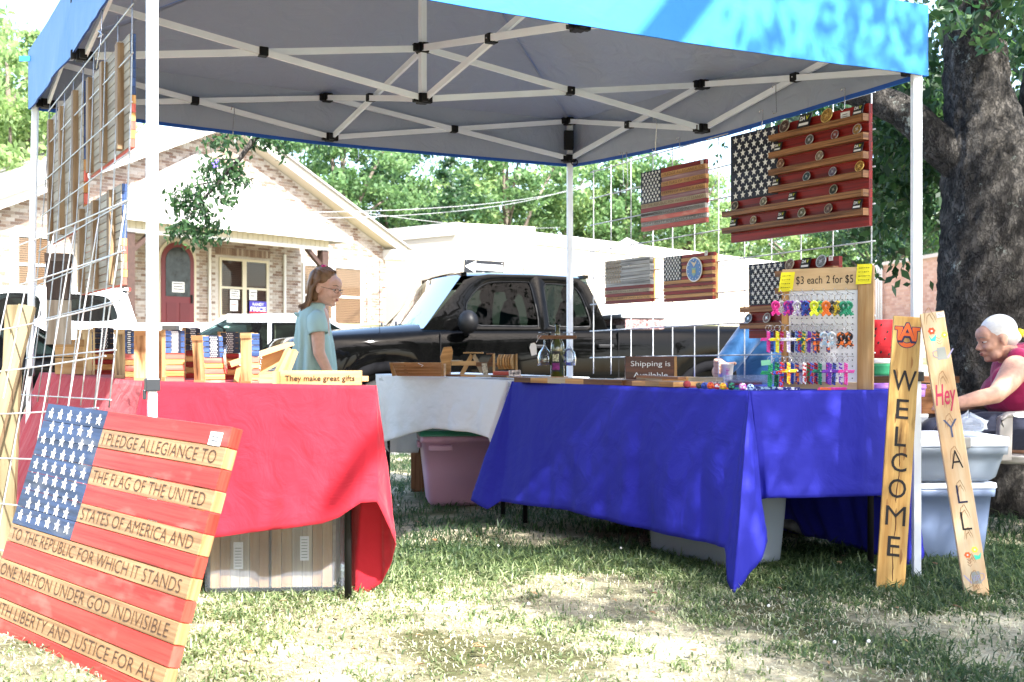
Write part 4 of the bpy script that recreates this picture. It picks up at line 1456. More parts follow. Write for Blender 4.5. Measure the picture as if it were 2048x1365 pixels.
def drape(name, label, mt, cs, keys, amp=.012, freq=9., seed=0, nseg=18, nr=30, flare=.0, group=None):
    """cs: table corners; keys: (edge point, hem point) pairs round the table; columns are interpolated between keys."""
    cols = []
    arc = 0.
    for (E0_, H0_), (E1_, H1_) in zip(keys, keys[1:] + keys[:1]):
        E0_, H0_, E1_, H1_ = map(Vector, (E0_, H0_, E1_, H1_))
        d = max((H1_ - H0_).length, (E1_ - E0_).length)
        n = max(2, int(d * nseg / .25))
        for i in range(n):
            u = i / n
            cols.append((E0_.lerp(E1_, u), H0_.lerp(H1_, u), arc + d * u))
        arc += d
    cc = sum((Vector(q) for q in cs), Vector((0, 0, 0))) / 4
    N_ = len(cols)
    rows = []
    for j in range(nr + 1):
        t = j / nr
        row = []
        for i, (E, H, a) in enumerate(cols):
            H2 = (cols[(i + 2) % N_][1] - cols[i - 2][1])
            nrm = Vector((H2.y, -H2.x, 0))
            if nrm.length < 1e-5: nrm = (H - cc)
            nrm.z = 0
            nrm.normalize()
            # softened corner at the top, slight belly further down
            q = E.lerp(H, t)
            if t < .08: q = E.lerp(H, t) + Vector((0, 0, .004 * (1 - t / .08)))
            k = t ** .8
            f_ = amp * k * (1.3 * mnoise.noise(Vector((a * freq, t * .8, seed))) + .45 * mnoise.noise(Vector((a * freq * 2.7, t * 1.6, seed + 5))))
            f_ += .005 * k * mnoise.noise(Vector((a * 9, t * 7, seed + 9))) + .0030 * abs(mnoise.noise(Vector((a * 16 + t * 9, t * 11 - a * 5, seed + 19)))) + (.0025 if .90 < t < .965 else 0)
            row.append(q + nrm * f_)
        rows.append(row)
    b = MB()
    top = []
    for j in range(8):
        u = 1 - j / 8
        top.append([cc.lerp(E, 1 - u) + Vector((0, 0, .0015 * mnoise.noise(Vector((E.x * 9, E.y * 9, u * 3))))) for E, H, a in cols])
    b.grid(top + rows, closed=True)
    o = b.build(name, mt)
    m = o.modifiers.new('solid', 'SOLIDIFY'); m.thickness = .0012; m.offset = 0
    return tag(o, label, 'tablecloth')


M_red_cloth = fabric('red_cloth', (.52, .016, .036), transl=.22, rough=.8, weave=.45, sheen=.15)
M_white_cloth = fabric('white_cloth', (.93, .93, .92), transl=.2, rough=.8, weave=.45)
M_blue_cloth = fabric('royal_blue_cloth', (.018, .02, .35), transl=.12, rough=.7, weave=.25, sheen=.0, spec=.3)

FLc, FRc, BRc, BLc = [Vector(q) for q in RT]
drape('tablecloth', 'bright red cloth hanging over the table at the left', M_red_cloth, RT, [
    (BLc, (-2.62, 5.62, .04)), (BLc.lerp(FLc, .3), (-2.30, 5.15, .22)), (BLc.lerp(FLc, .7), (-1.78, 4.55, .25)),
    (FLc, (-1.45, 4.15, .20)), (FLc, (-1.46, 4.04, .08)), (FLc, (-1.34, 4.1, .24)),
    (FLc.lerp(FRc, .25), P(430, 1076, 4.12)), (FLc.lerp(FRc, .6), P(557, 1059, 4.10)), (FLc.lerp(FRc, .85), P(643, 1048, 4.1)),
    (FLc.lerp(FRc, .93), P(679, 1035, 4.08)), (FLc.lerp(FRc, .98), P(700, 1020, 4.06)), (FRc, P(722, 1006, 4.06)), (FRc, P(752, 1004, 4.09)), (FRc, P(797, 1089, 4.2)),
    (FRc, P(764, 1166, 4.33)), (FRc.lerp(BRc, .03), P(708, 1203, 4.34)), (FRc.lerp(BRc, .10), P(700, 1130, 4.5)), (FRc.lerp(BRc, .25), P(668, 1128, 4.7)),
    (FRc.lerp(BRc, .6), (-1.08, 5.12, .30)), (BRc, (-1.44, 5.76, .25)), (BRc, (-1.38, 5.9, .1)), (BRc.lerp(BLc, .5), (-1.9, 5.88, .3))],
    amp=.022, freq=4.2, seed=1)
FLw, FRw, BRw, BLw = [Vector(q) for q in WT]
drape('tablecloth', 'white cloth draped over the rear table in the shade', M_white_cloth, WT, [
    (FLw, P(766, 884, 6.95)), (FLw.lerp(FRw, .25), P(822, 868, 6.75)), (FLw.lerp(FRw, .5), P(870, 857, 6.56)), (FLw.lerp(FRw, .8), P(930, 864, 6.33)),
    (FRw, P(975, 876, 6.17)), (FRw, P(990, 905, 6.16)), (FRw.lerp(BRw, .4), (.22, 6.5, .35)), (BRw, (.55, 6.9, .3)), (BRw.lerp(BLw, .5), (.1, 7.35, .28)),
    (BLw, (-.36, 7.75, .25)), (BLw, (-.5, 7.7, .24)), (BLw.lerp(FLw, .5), P(800, 906, 7.35)), (FLw, P(779, 905, 7.08))],
    amp=.03, freq=3.4, seed=2)
Ab, Bb, Cb, Db = [Vector(q) for q in BT]
drape('tablecloth', 'royal blue cloth with long hanging corners over the right hand table', M_blue_cloth, BT, [
    (Ab, P(944, 1001, 6.08)), (Ab, P(975, 1019, 5.98)), (Ab, P(1002, 1003, 5.95)), (Ab.lerp(Bb, .3), P(1130, 1021, 5.52)), (Ab.lerp(Bb, .65), P(1290, 1060, 5.03)),
    (Ab.lerp(Bb, .93), P(1432, 1090, 4.60)), (Bb, P(1450, 1096, 4.52)), (Bb, P(1452, 1160, 4.44)), (Bb, P(1467, 1189, 4.36)), (Bb, P(1505, 1133, 4.45)), (Bb, P(1528, 1082, 4.52)), (Bb, P(1522, 1000, 4.6)),
    (Bb.lerp(Cb, .08), P(1534, 997, 4.585)), (Bb.lerp(Cb, .5), P(1650, 995, 4.66)), (Cb, P(1796, 990, 4.76)),
    (Cb, P(1828, 1050, 4.80)), (Cb, P(1848, 1110, 4.83)), (Cb, P(1818, 1160, 4.80)), (Cb.lerp(Db, .04), P(1760, 1112, 4.95)), (Cb.lerp(Db, .2), P(1738, 1106, 5.05)), (Cb.lerp(Db, .45), P(1650, 1080, 5.4)),
    (Cb.lerp(Db, .8), P(1556, 1060, 5.95)), (Db, (.86, 6.5, .1)), (Db.lerp(Ab, .5), (.4, 6.4, .2)), (Ab, (.02, 6.24, .2))],
    amp=.022, freq=4.6, seed=3)

# ---------------------------------------------------------------- storage totes


def tote(label, O, yaw, w, d, h, mt, taper=.03, lid=None, lidh=.02, name='storage_tote', handles=True):
    t = thing(name, label, 'storage tote', O)
    M = Matrix.Translation(O) @ Matrix.Rotation(math.radians(yaw), 4, 'Z')

    def ring(z, g):
        r = .035; pts = []
        x1, y1 = w / 2 - g, d / 2 - g
        for cx, cy, a0 in ((x1 - r, y1 - r, 0), (-x1 + r, y1 - r, 90), (-x1 + r, -y1 + r, 180), (x1 - r, -y1 + r, 270)):
            for k in range(5):
                a = math.radians(a0 + k * 22.5); pts.append((cx + r * math.cos(a), cy + r * math.sin(a), z))
        return pts
    b = MB(M)
    rows = [ring(.008, taper + .012), ring(.0, taper + .025)][::-1] + [ring(.02, taper), ring(h * .5, taper * .55), ring(h - .035, .006), ring(h - .035, -.006), ring(h, -.008), ring(h, 0.004), ring(h - .03, .008), ring(.03, taper + .004)]
    ids = b.grid(rows, closed=True); b.face(ids[0][::-1])
    b.build('tub', mt, t)
    if handles:
        for sx in (-1, 1):
            b = MB(M); b.box(sx * (w / 2 + .004) - .012, sx * (w / 2 + .004) + .012, -.06, .06, h - .075, h - .035)
            bevel(b.build('handle', mt, t), .005)
    if lid:
        b = MB(M); rows = [ring(h + .002, -.012), ring(h + lidh, -.010), ring(h + lidh, .02), ring(h + lidh - .006, .03)]
        ids = b.grid(rows, closed=True); b.face(ids[-1])
        b.build('lid', lid, t)
    return t, M


t1, M1 = tote('clear tote of wooden flags under the red cloth', (-.895, 4.45, .006), 4, .54, .40, .44, M_tote_clear, .012)
# wooden boards inside, standing on edge
k = 0
for x0, x1, y, lab in ((-.235, -.02, -.165, (-.15, -.115)), (-.01, .215, -.172, (.095, .128))):
    bt = thing('wooden_board', ['wooden panel with a paper label in the left half of the clear tote', 'paler wooden panel with a label in the right half of the clear tote'][k], 'wooden panel', M1 @ Vector(((x0 + x1) / 2, y, .02)))
    n = 6
    for i in range(n):
        a, c = lerp(x0, x1, i / n), lerp(x0, x1, (i + 1) / n) - .002
        b = MB(M1); z0 = .03
        mm = (M_grey_wood, M_pine, M_grey_wood)[i % 3] if i not in (0, n - 1) else M_pine
        pr = .010 if i in (0, n - 1) else 0
        b.hexa([(a, y - pr, z0), (c, y - pr, z0), (c, y + .02, z0), (a, y + .02, z0), (a, y - pr, .40), (c, y - pr, .40), (c, y + .02, .40), (a, y + .02, .40)])
        b.build('slat', mm, bt)
    b = MB(M1); b.box(lab[0], lab[1], y - .0125, y - .012, .10 + .03 * k, .20 + .02 * k); l_ = b.build('label', M_paper, bt)
    b = MB(M1)
    for q in range(7): b.box(lab[0] + .005, lab[1] - .006, y - .0135, y - .013, .11 + .03 * k + q * .011, .113 + .03 * k + q * .011)
    b.build('print', mat('grey_print', (.25, .25, .25)), l_)
    k += 1
for i in range(4):
    b = MB(M1); y = -.10 + i * .06; b.box(-.22, .22, y, y + .03, .02, .36 + .02 * (i % 2))
    tag(b.build('wooden_board', M_grey_wood), '%s board standing behind the labelled pair inside the clear tote' % ['frontmost', 'second', 'third', 'rearmost'][i], 'wooden panel', 'wooden boards stacked in the clear tote')
t2, M2 = tote('long cloudy tote whose lower half shows under the blue cloth', (.890, 5.07, .004), -58.5, .60, .36, .39, M_tote, .028)
b = MB(M2); b.box(-.24, .24, -.12, .12, .03, .2, j=.01); tag(b.build('folded_cloth', mat('dim_folded_cloth', (.16, .18, .2), rough=.9, var=.5, scale=6)), 'dim bundle inside the long cloudy tote', 'bundle')
t3, M3 = tote('pink storage bin with a green lid under the white table', (-.25, 6.98, .0), 8, .62, .44, .415, mat('pink_plastic', (.50, .30, .43), rough=.45, var=.04, scale=4), .045, mat('green_plastic', (.03, .20, .13), rough=.4), .035)
for sx in (-1, 1):
    b = MB(M3); b.box(sx * .2 - .07, sx * .2 + .07, -.236, -.2, .33, .365); bevel(b.build('rim_lug', mat('pink_plastic', (0, 0, 0)), t3), .008)
b = MB(); b.box(-.66, -.50, 7.5, 7.62, .0, .35); tag(bevel(b.build('wooden_crate', M_walnut), .004), 'brown wooden box behind the pink bin', 'box')
t4, M4 = tote('lower bluish tote of the stack at the right', (1.82, 5.14, .0), 3, .50, .42, .325, M_tote_blue, .03, mat('white_lid', (.62, .66, .72), rough=.4), .022)
t5, M5 = tote('upper clear tote with white lid on the stack at the right', (1.86, 5.15, .349), 3, .54, .42, .155, M_tote, .03, mat('white_lid', (0, 0, 0)), .04)
for x in (.05, -.2):
    b = MB(M5); b.box(x - .04, x + .045, -.232, -.19, .15, .198); bevel(b.build('clip', mat('grey_clip', (.30, .29, .28), rough=.4), t5), .006)
b = MB(M5)
for k in range(5): b.box(-.2 + k * .08, -.14 + k * .08, -.13, .1, .02, .11 + .02 * (k % 2))
tag(b.build('packed_goods', mat('packed_goods', (.35, .28, .24), rough=.7, var=.4, scale=10)), 'dim goods packed inside the upper clear tote', 'packed goods')
t6, M6 = tote('purple box standing on the white lid behind the sign boards', (1.72, 5.2, .548), 0, .22, .22, .20, mat('purple_plastic', (.42, .20, .55), rough=.35), .01, mat('purple_lid', (.35, .14, .5), rough=.3), .02, handles=False)
# crumpled bag on the tote lid
b = MB()
rows = []
for j in range(9):
    v = j / 8; row = []
    for i in range(18):
        a = 2 * math.pi * i / 18
        r = (.075 * math.sin(math.pi * min(v * 1.1, 1)) ** .6 + .002) * (1 + .45 * mnoise.noise(Vector((math.cos(a) * 2, math.sin(a) * 2, v * 4))))
        row.append((2.035 + r * math.cos(a) * 1.05, 5.12 + r * math.sin(a), .549 + .085 * v * (1 + .5 * mnoise.noise(Vector((a, v * 3, 2))))))
    rows.append(row)
b.grid(rows, closed=True)
for f_ in range(len(b.sm)): b.sm[f_] = False
tag(b.build('plastic_bag', M_bag), 'crumpled clear plastic bag on the lid of the upper tote', 'plastic bag')
b = MB(); rows = []
for j in range(7):
    v = j / 6; rows.append([(1.46 + (.11 * math.sin(math.pi * v) ** .5 + .004) * math.cos(a) * (1 + .3 * mnoise.noise(Vector((math.cos(a), v * 3, 1)))), 5.75 + .1 * math.sin(a), .0 + .1 * v) for a in np.linspace(0, 2 * math.pi, 14, endpoint=False)])
b.grid(rows, closed=True); tag(b.build('cloth_bag', mat('grey_bag', (.12, .12, .13), rough=.9, var=.5, scale=15, bump=.5)), 'small grey bag lying on the grass under the blue table', 'bag')

# ---------------------------------------------------------------- wire panels


def wire(b, pts, r): b.tube(pts, r, 6)


def panel(label, TLn, TRn, BLn, BRn, nx, nz, r, mt, bow=None, xs=None, name='wire_grid', cat='wire grid', over=.02):
    """Bilinear welded wire mesh between four corners (top a, top b, bottom a, bottom b)."""
    t = thing(name, label, cat, BLn)

    def S(u, v):
        q = (Vector(TLn).lerp(Vector(TRn), u)).lerp(Vector(BLn).lerp(Vector(BRn), u), v)
        if bow: q = q + bow(u, v)
        return q
    us = xs or [i / nx for i in range(nx + 1)]
    for u in us:
        b = MB(); wire(b, [S(u, v) for v in np.linspace(-over, 1 + over, 12)], r); b.build('vertical_wire', mt, t)
    for j in range(nz + 1):
        v = j / nz
        b = MB(); wire(b, [S(u, v) + Vector((0, -r * 1.6, 0)) for u in np.linspace(-.012, 1.012, 14)], r); b.build('horizontal_wire', mt, t)
    return t


RN = Vector((-.866, -.5, 0)); RD = Vector((1.27, -2.2, 0)).normalized()


def t_px(px, off=0.):
    a = (px - 1024) / F
    return (1.607 - .866 * off - (4.57 - .5 * off) * a) / (1.27 + 2.2 * a)


def RG(t, z, off=0.): return Vector((1.607 - 1.27 * t, 4.57 + 2.2 * t, z)) + RN * off


ta, tb_ = t_px(1187, -.05), t_px(1743, -.05)
pxs = [1187, 1222, 1262, 1306, 1345, 1389, 1437, 1489, 1543, 1602, 1666, 1743]
panel('welded wire panel hanging down the right side of the stall', RG(ta, 1.95, -.05), RG(tb_, 2.0, -.05), RG(ta, .80, -.05), RG(tb_, .80, -.05), 11, 1, .0031, M_galv_far,
      xs=[(t_px(p_, -.05) - ta) / (tb_ - ta) for p_ in pxs], over=.012)
rp = bpy.data.objects['wire_grid']
for o in list(rp.children):
    if o.name.startswith('horizontal_wire'): bpy.data.objects.remove(o)
for k in range(8):
    b = MB(); wire(b, [RG(lerp(ta + .01, tb_ - .01, i / 10), 1.95 + .05 * (i / 10) - .153 * k - .003 * k * (i / 10), -.044) for i in range(11)], .0034); b.build('horizontal_wire', M_galv_far, rp)


def LG(t, z, off=0.):
    return Vector((-1.064 - 1.236 * t, 3.4 + 2.16 * t, z)) + Vector((.868, .497, 0)) * off


panel('welded wire panel hanging down the left side of the stall', P(265, 12, 3.64), P(99, 222, 5.24), P(218, 800, 3.60), P(42, 790, 5.1), 8, 8, .0027, M_galv,
      bow=lambda u, v: Vector((.02 * math.sin(3 * v), 0, 0)))
panel('pale bent wire panel standing at the left behind the big painted flag', P(252, 403, 3.82), P(-95, 520, 5.6), P(128, 1226, 3.86), P(-260, 1120, 5.5), 11, 8, .0028, mat('bright_zinc', (.62, .64, .66), rough=.4, metal=.5),
      bow=lambda u, v: Vector((-.05 * math.sin(math.pi * u), 0, -.05 * math.sin(math.pi * u) * (1 - v))), over=.0)

# hooks from the frame
def hook(label, a, c, group='wire hooks on the canopy frame'):
    a = Vector(a); c = Vector(c)
    b = MB()
    b.tube([a + Vector((-.012, 0, .004)), a + Vector((-.008, 0, .018)), a + Vector((.004, 0, .018)), a + Vector((.004, 0, -.02)), c + Vector((0, 0, .02)), c + Vector((0, 0, 0)), c + Vector((-.012, 0, -.008)), c + Vector((-.018, 0, .004))], .0022, 6)
    tag(b.build('wire_hook', M_steel), label, 'hook', group)


for lb, a, c in (('bent wire hook hanging alone from the rear frame left of the girl', P(467, 222, 5.85), P(466, 268, 5.85)),
                 ('bent wire hook hanging from the rear frame above the dark trees', P(718, 262, 6.3), P(717, 318, 6.3)),
                 ('long hook joining the frame to the wire panel above the coin flag', P(1550, 178, 5.2), P(1553, 225, 5.2)),
                 ('hook at the top of the wire panel over the pledge flag', P(1312, 243, 5.9), P(1311, 300, 5.95)),
                 ('first of two hooks hanging empty near the rear post', P(1244, 312, 6.2), P(1247, 370, 6.2)),
                 ('second of two hooks hanging empty near the rear post', P(1252, 312, 6.15), P(1256, 370, 6.15)),
                 ('hook holding the pledge flag on the right hand wire panel', P(1358, 283, 5.85), P(1357, 325, 5.85)),
                 ('hook in the middle of the coin flag top edge', P(1524, 228, 5.25), P(1523, 262, 5.25)),
                 ('hook at the right end of the coin flag top edge', P(1688, 185, 4.9), P(1689, 218, 4.9)),
                 ('hook above the small whitewashed flag', P(1265, 505, 6.25), P(1264, 530, 6.25))):
    hook(lb, a, c)
b = MB(); b.tube([P(205, 20, 3.9), P(203, 60, 3.9), P(199, 75, 3.88), P(204, 66, 3.85), P(196, 120, 3.9), P(193, 138, 3.9)], .0018, 6); b.tube([P(197, 62, 3.88), P(206, 70, 3.86), P(197, 75, 3.88)], .0022, 6)
tag(b.build('tie_wire', M_steel), 'twisted tie wire holding the left wire panel to the frame', 'tie wire')
# ---------------------------------------------------------------- wooden flags
M_batten = wood('batten_wood', (.30, .215, .13), (.17, .10, .05), rough=.65, grain=24)
PLEDGE = ['I PLEDGE ALLEGIANCE TO', 'THE FLAG OF THE UNITED', 'STATES OF AMERICA AND', 'TO THE REPUBLIC FOR WHICH IT STANDS', 'ONE NATION UNDER GOD INDIVISIBLE', 'WITH LIBERTY AND JUSTICE FOR ALL']


def stars(parent, M, x0, x1, z0, z1, y, r, m=M_white_paint, rows=9, mb=None):
    b = MB(M)
    k = 0
    for j in range(rows):
        n = 6 if j % 2 == 0 else 5
        for i in range(n):
            u = (i + .5) / 6 if n == 6 else (i + 1) / 6
            z = z1 - (z1 - z0) * (j + .75) / (rows + .5)
            b.prism(star_poly(lerp(x0, x1, u), z, r), y - .0012, y + .0005)
    return b.build('stars', m, parent)


def wood_flag(label, M, w, h, red, tan, navy, th=.018, text=None, texth=.6, canton=.4, gap=.0012, jit=.0, side=None, stars_on=True, name='wooden_flag', tw=None, starm=M_white_paint, cols=None, back=False, rows=13, starr=None):
    t = thing(name, label, 'wooden flag', M.translation)
    hs = h / rows
    nc = 7
    rj = random.Random(len(label))
    for k in range(rows):
        z1 = h - k * hs; z0 = z1 - hs + gap
        m = (cols[k] if cols else (red if k % 2 == 0 else tan))
        xs = canton * w if k < nc and navy else 0
        dy = rj.uniform(-jit, jit)
        b = MB(M); dx = rj.uniform(0, jit * 2)
        b.box(xs, w - dx, dy, th + dy, z0, z1); o = b.build('slat', m, t)
        if hs > .03: bevel(o, .0015, 1)
        if text and k % 2 == 1 and k < rows:
            s = text[(k - 1) // 2]
            if s:
                x0 = xs + .02 * w; x1 = w * .965 if tw is None else xs + (w - xs) * tw
                text_on('lettering', s, M @ Vector((x0, dy - .0008, z0 + hs * (1 - texth) * .5)), M.to_3x3() @ Vector((1, 0, 0)), (M.to_3x3() @ Vector((0, 0, 1))), x1 - x0, hs * texth * .98, M_burn, t, bold=-.012, lift=.0006)
    if navy:
        for k in range(nc):
            z1 = h - k * hs; z0 = z1 - hs + gap
            b = MB(M); b.box(0, canton * w - .0006, -.0004, th, z0, z1); b.build('canton_slat', navy, t)
        if stars_on:
            stars(t, M, .01 * w, canton * w * .985, h - nc * hs, h, -.0012, starr or canton * w / 6 * .36, starm)
    for x in (.12, .5, .86) if back else (.15, .85):
        b = MB(M); b.box(w * x, w * x + .045, th + .001, th + .024, .02 * h, .97 * h); b.build('batten', M_batten if back else M_oak, t)
    return t


def price_tag(parent, M, x, z, w, h, y=-.002):
    b = MB(M); b.box(x, x + w, y - .0008, y, z, z + h); o = b.build('price_label', M_paper, parent)
    b = MB(M)
    for k in range(2): b.box(x + w * .2, x + w * .75, y - .0014, y - .001, z + h * (.3 + .3 * k), z + h * (.38 + .3 * k))
    b.build('print', M_ink, o)
    return o


# the big pledge flag in the foreground
s_ = .955
BLp = Vector((-1.76, 3.80, 0)) * s_; BRp = Vector((-.932, 3.00, 0)) * s_
BLp.z = float(gz(BLp.x, BLp.y)) - .008; BRp.z = float(gz(BRp.x, BRp.y)) - .012
TRp = P(469, 852, 3.17 * s_); TLp = P(78, 808, 3.967 * s_)
ux = (BRp - BLp); uyv = ((TLp - BLp) + (TRp - BRp)) / 2
Mp = frame(BLp, ux, uyv)
big = wood_flag('large leaning painted flag burnt with the pledge of allegiance, standing on the grass', Mp, ux.length, uyv.length, wood('distressed_red_wood', (.40, .05, .034), (.24, .018, .012), rough=.4, grain=60, worn=(.46, .10, .075)),
                wood('varnished_oak', (.36, .215, .10), (.19, .10, .04), rough=.35, grain=70), wood('washed_blue_wood', (.032, .055, .125), (.014, .018, .035), rough=.4, grain=50, worn=(.075, .085, .11)), th=.035, text=PLEDGE, texth=.66, canton=.375, gap=.0018, jit=.0016, starr=.0185)
price_tag(big, Mp, ux.length * .915, uyv.length * .925, .058, .036)


def RF(px0, px1, z0, z1, off):
    t0, t1 = t_px(px0, off), t_px(px1, off)
    O = RG(t0, z0, off); E = RG(t1, z0, off)
    return frame(O, E - O, (0, 0, 1)), (E - O).length, z1 - z0


# pledge flag on the panel
M2f, w2, h2 = RF(1282, 1412, 1.555, 1.87, -.005)
fl = wood_flag('small glossy pledge flag of rough slats hanging on the right wire panel', M2f, w2, h2, M_red_dark, M_oak, M_navy, th=.02, text=PLEDGE, texth=.62, canton=.33, jit=.002,
               cols=[M_red_dark, M_oak, wood('streaked_red_wood', (.36, .22, .22), (.16, .012, .01), rough=.3, grain=80), M_oak, M_red_dark, M_oak, wood('streaked_red_wood', (0, 0, 0), (0, 0, 0)), M_grey_wood, M_red_dark, M_white_w, M_pinkish, M_white_w, M_pinkish])
price_tag(fl, M2f, w2 * .93, h2 * .93, .02, .022)
M3f, w3, h3 = RF(1210, 1301, 1.178, 1.42, -.005)
wood_flag('smallest whitewashed flag of rough slats, lowest left on the wire panel', M3f, w3, h3, M_white_w, M_white_w, M_white_w, th=.024, text=['', '', '', '', 'ONE NATION UNDER GOD', 'WITH LIBERTY AND JUSTICE'], texth=.6, canton=.38, jit=.003, starm=M_grey_wood,
          cols=[M_white_w] * 8 + [M_red_dark, M_grey_wood, M_red_dark, M_oak, M_red_dark])
M4f, w4, h4 = RF(1327, 1426, 1.17, 1.405, -.005)
f4 = wood_flag('small flag with a round blue air force emblem between two other flags', M4f, w4, h4, M_red_dark, M_oak, M_navy, th=.022, text=['', '', '', '', '', ''], texth=.5, canton=.38, jit=.004)
text_on('lettering', 'WE WILL  TO  THE  END', M4f @ Vector((w4 * .42, -.006, h4 * .285)), M4f.to_3x3() @ Vector((1, 0, 0)), (0, 0, 1), w4 * .5, h4 * .035, M_burn, f4)
price_tag(f4, M4f, w4 * .86, h4 * .93, .022, .024, y=-.006)
cx, cz_, R_ = w4 * .66, h4 * .66, .062
def disc(b, r, y0, y1, cx=cx, cz=cz_, n=28, sx=1.): b.prism([(cx + r * sx * math.cos(a), cz + r * math.sin(a)) for a in [2 * math.pi * k / n for k in range(n)]], y0, y1)
b = MB(M4f); disc(b, R_, -.0095, -.0065); em = b.build('emblem', M_white_paint, f4)
b = MB(M4f); disc(b, R_ * .9, -.0102, -.0097); b.build('blue_disc', mat('emblem_blue', (.05, .18, .48), rough=.3), em)
b = MB(M4f); b.prism([(cx - .016, cz_ + .008), (cx + .016, cz_ + .008), (cx + .016, cz_ - .02), (cx, cz_ - .036), (cx - .016, cz_ - .02)], -.0115, -.0104); b.build('shield', mat('emblem_teal', (.25, .45, .42)), em)
b = MB(M4f); b.prism([(cx - .012, cz_ - .002), (cx + .012, cz_ - .002), (cx + .012, cz_ - .018), (cx - .012, cz_ - .018)], -.0122, -.0116); b.build('shield_bar', mat('emblem_gold', (.62, .5, .2)), em)
b = MB(M4f)
for sg in (-1, 1): b.prism([(cx, cz_ + .012), (cx + sg * .02, cz_ + .036), (cx + sg * .014, cz_ + .042), (cx + sg * .001, cz_ + .026)], -.0115, -.0104)
disc(b, .006, -.0125, -.0117, cx, cz_ + .030, 10); b.build('eagle', mat('emblem_cream', (.7, .62, .5)), em)
b = MB(M4f)
for k in range(13):
    a = 2 * math.pi * k / 13 - .3; b.prism(star_poly(cx + R_ * .76 * math.cos(a), cz_ + R_ * .76 * math.sin(a), .0035), -.0115, -.0104)
b.build('ring_stars', M_white_paint, em)

# coin display flags
COINC = [(.30, .25, .18), (.55, .38, .10), (.36, .36, .36), (.10, .14, .16), (.40, .28, .18), (.45, .42, .34)]


def coin_flag(label, M, w, h, items, nsh, texture=True, canton=.36):
    t = thing('coin_display_flag', label, 'wooden flag', M.translation)
    n = nsh * 2 + 1
    hs = h / n
    for k in range(n):
        z1 = h - k * hs; z0 = z1 - hs + .001
        x0 = canton * w if k < n * .54 else 0
        b = MB(M); b.box(x0, w, 0, .02, z0, z1); b.build('slat', M_red_dark, t)
        if k % 2 == 1:
            b = MB(M); b.box(x0 - .03, w - .012, -.032, -.001, z0 + hs * .15, z0 + hs * .55); b.box(x0 - .03, w - .012, -.034, -.029, z0 + hs * .55 + .0003, z0 + hs * .8)
            b.box(w - .011, w - .001, -.034, -.001, z0 + hs * .1, z0 + hs * .85)
            b.build('ledge', M_shelf, t)
    kk = int(n * .54) + 1
    for k in range(7):
        z1 = h - k * kk * hs / 7; b = MB(M); b.box(0, canton * w - .001, -.002, .022, z1 - kk * hs / 7 + .0006, z1); b.build('canton_slat', M_navy, t)
    stars(t, M, .012, canton * w * .985, h - kk * hs, h, -.0035, canton * w / 6 * .33)
    for (row, u, kind, ci) in items:
        x = u * w; z = h - (2 * row + 1) * hs - hs + hs * .82
        lab, grp = None, 'coins and cards on the coin display flags'
        rown = ['top', 'second', 'third', 'fourth', 'fifth', 'lowest'][row]
        if kind == 'card':
            ct = thing('badge_card', '%s on the %s ledge, %s' % (lb_kind[kind], rown, posw(u)), 'card', M @ Vector((x, -.02, z)), grp)
            s = ci
            b = MB(M); b.hexa([(x - .023 * s, -.026, z), (x + .023 * s, -.026, z), (x + .023 * s, -.022, z), (x - .023 * s, -.022, z), (x - .023 * s, -.026 + .014 * s, z + .042 * s), (x + .023 * s, -.026 + .014 * s, z + .042 * s), (x + .023 * s, -.022 + .014 * s, z + .042 * s), (x - .023 * s, -.022 + .014 * s, z + .042 * s)])
            b.build('plate', mat('card_black', (.015, .015, .017), rough=.3), ct)
            uy = Vector((0, .014, .042)).normalized()
            Rm = M.to_3x3(); U = Rm @ Vector((1, 0, 0)); Vv = Rm @ uy
            text_on('lettering', 'DA', M @ (Vector((x - .018 * s, -.0265, z)) + uy * .024 * s), U, Vv, .021 * s, .012 * s, M_white_paint, ct, bold=.04)
            text_on('lettering', 'V', M @ (Vector((x + .004 * s, -.0265, z)) + uy * .024 * s), U, Vv, .012 * s, .012 * s, mat('badge_yellow', (.55, .6, .05)), ct, bold=.04)
            b = MB(); b.M = frame(M @ (Vector((x - .018 * s, -.0268, z)) + uy * .008 * s), U, Vv); b.box(0, .036 * s, -.0004, 0, 0, .008 * s); b.build('ribbon', M_white_paint, ct)
        else:
            r = .021 * ci[0]
            ct = thing('display_coin', '%s coin on the %s ledge, %s' % (ci[2], rown, posw(u)), 'coin', M @ Vector((x, -.02, z)), grp)
            T = Matrix.Rotation(math.radians(90 - 14), 4, 'X')
            c0 = (x, -.014, z + r * .98)
            col = ci[1]
            mr = mat('coin_rim_%d' % ci[3], tuple(min(1, q * 1.5 + .05) for q in COINC[ci[3]]), rough=.3, metal=.8)
            mc = mat('coin_face_' + ci[2].replace(' ', '_'), tuple(q * .6 for q in col), rough=.45, var=.8, scale=160)
            b = MB(M); b.lathe([(r * .86, .0022), (r * .9, .003), (r, .002), (r, -.002), (.001, -.002)], 22, c0, T, cap=False); b.build('rim', mr, ct)
            b = MB(M); b.lathe([(.0005, .0021), (r * .86, .0018)], 22, c0, T, cap=False); b.build('face', mc, ct)
            b = MB(M)
            b2 = [Vector(((r * .45 if k % 2 else r * .2) * math.cos(k * .785 + .3), (r * .45 if k % 2 else r * .2) * math.sin(k * .785 + .3), .0026)) for k in range(8)]
            b.face([b.p(Vector(c0) + (T @ q)) for q in b2]); b.build('relief', mr, ct)
    return t


def posw(u):
    return 'at the far left end' if u < .12 else 'left of the middle' if u < .42 else 'near the middle' if u < .6 else 'right of the middle' if u < .8 else 'at the right end'


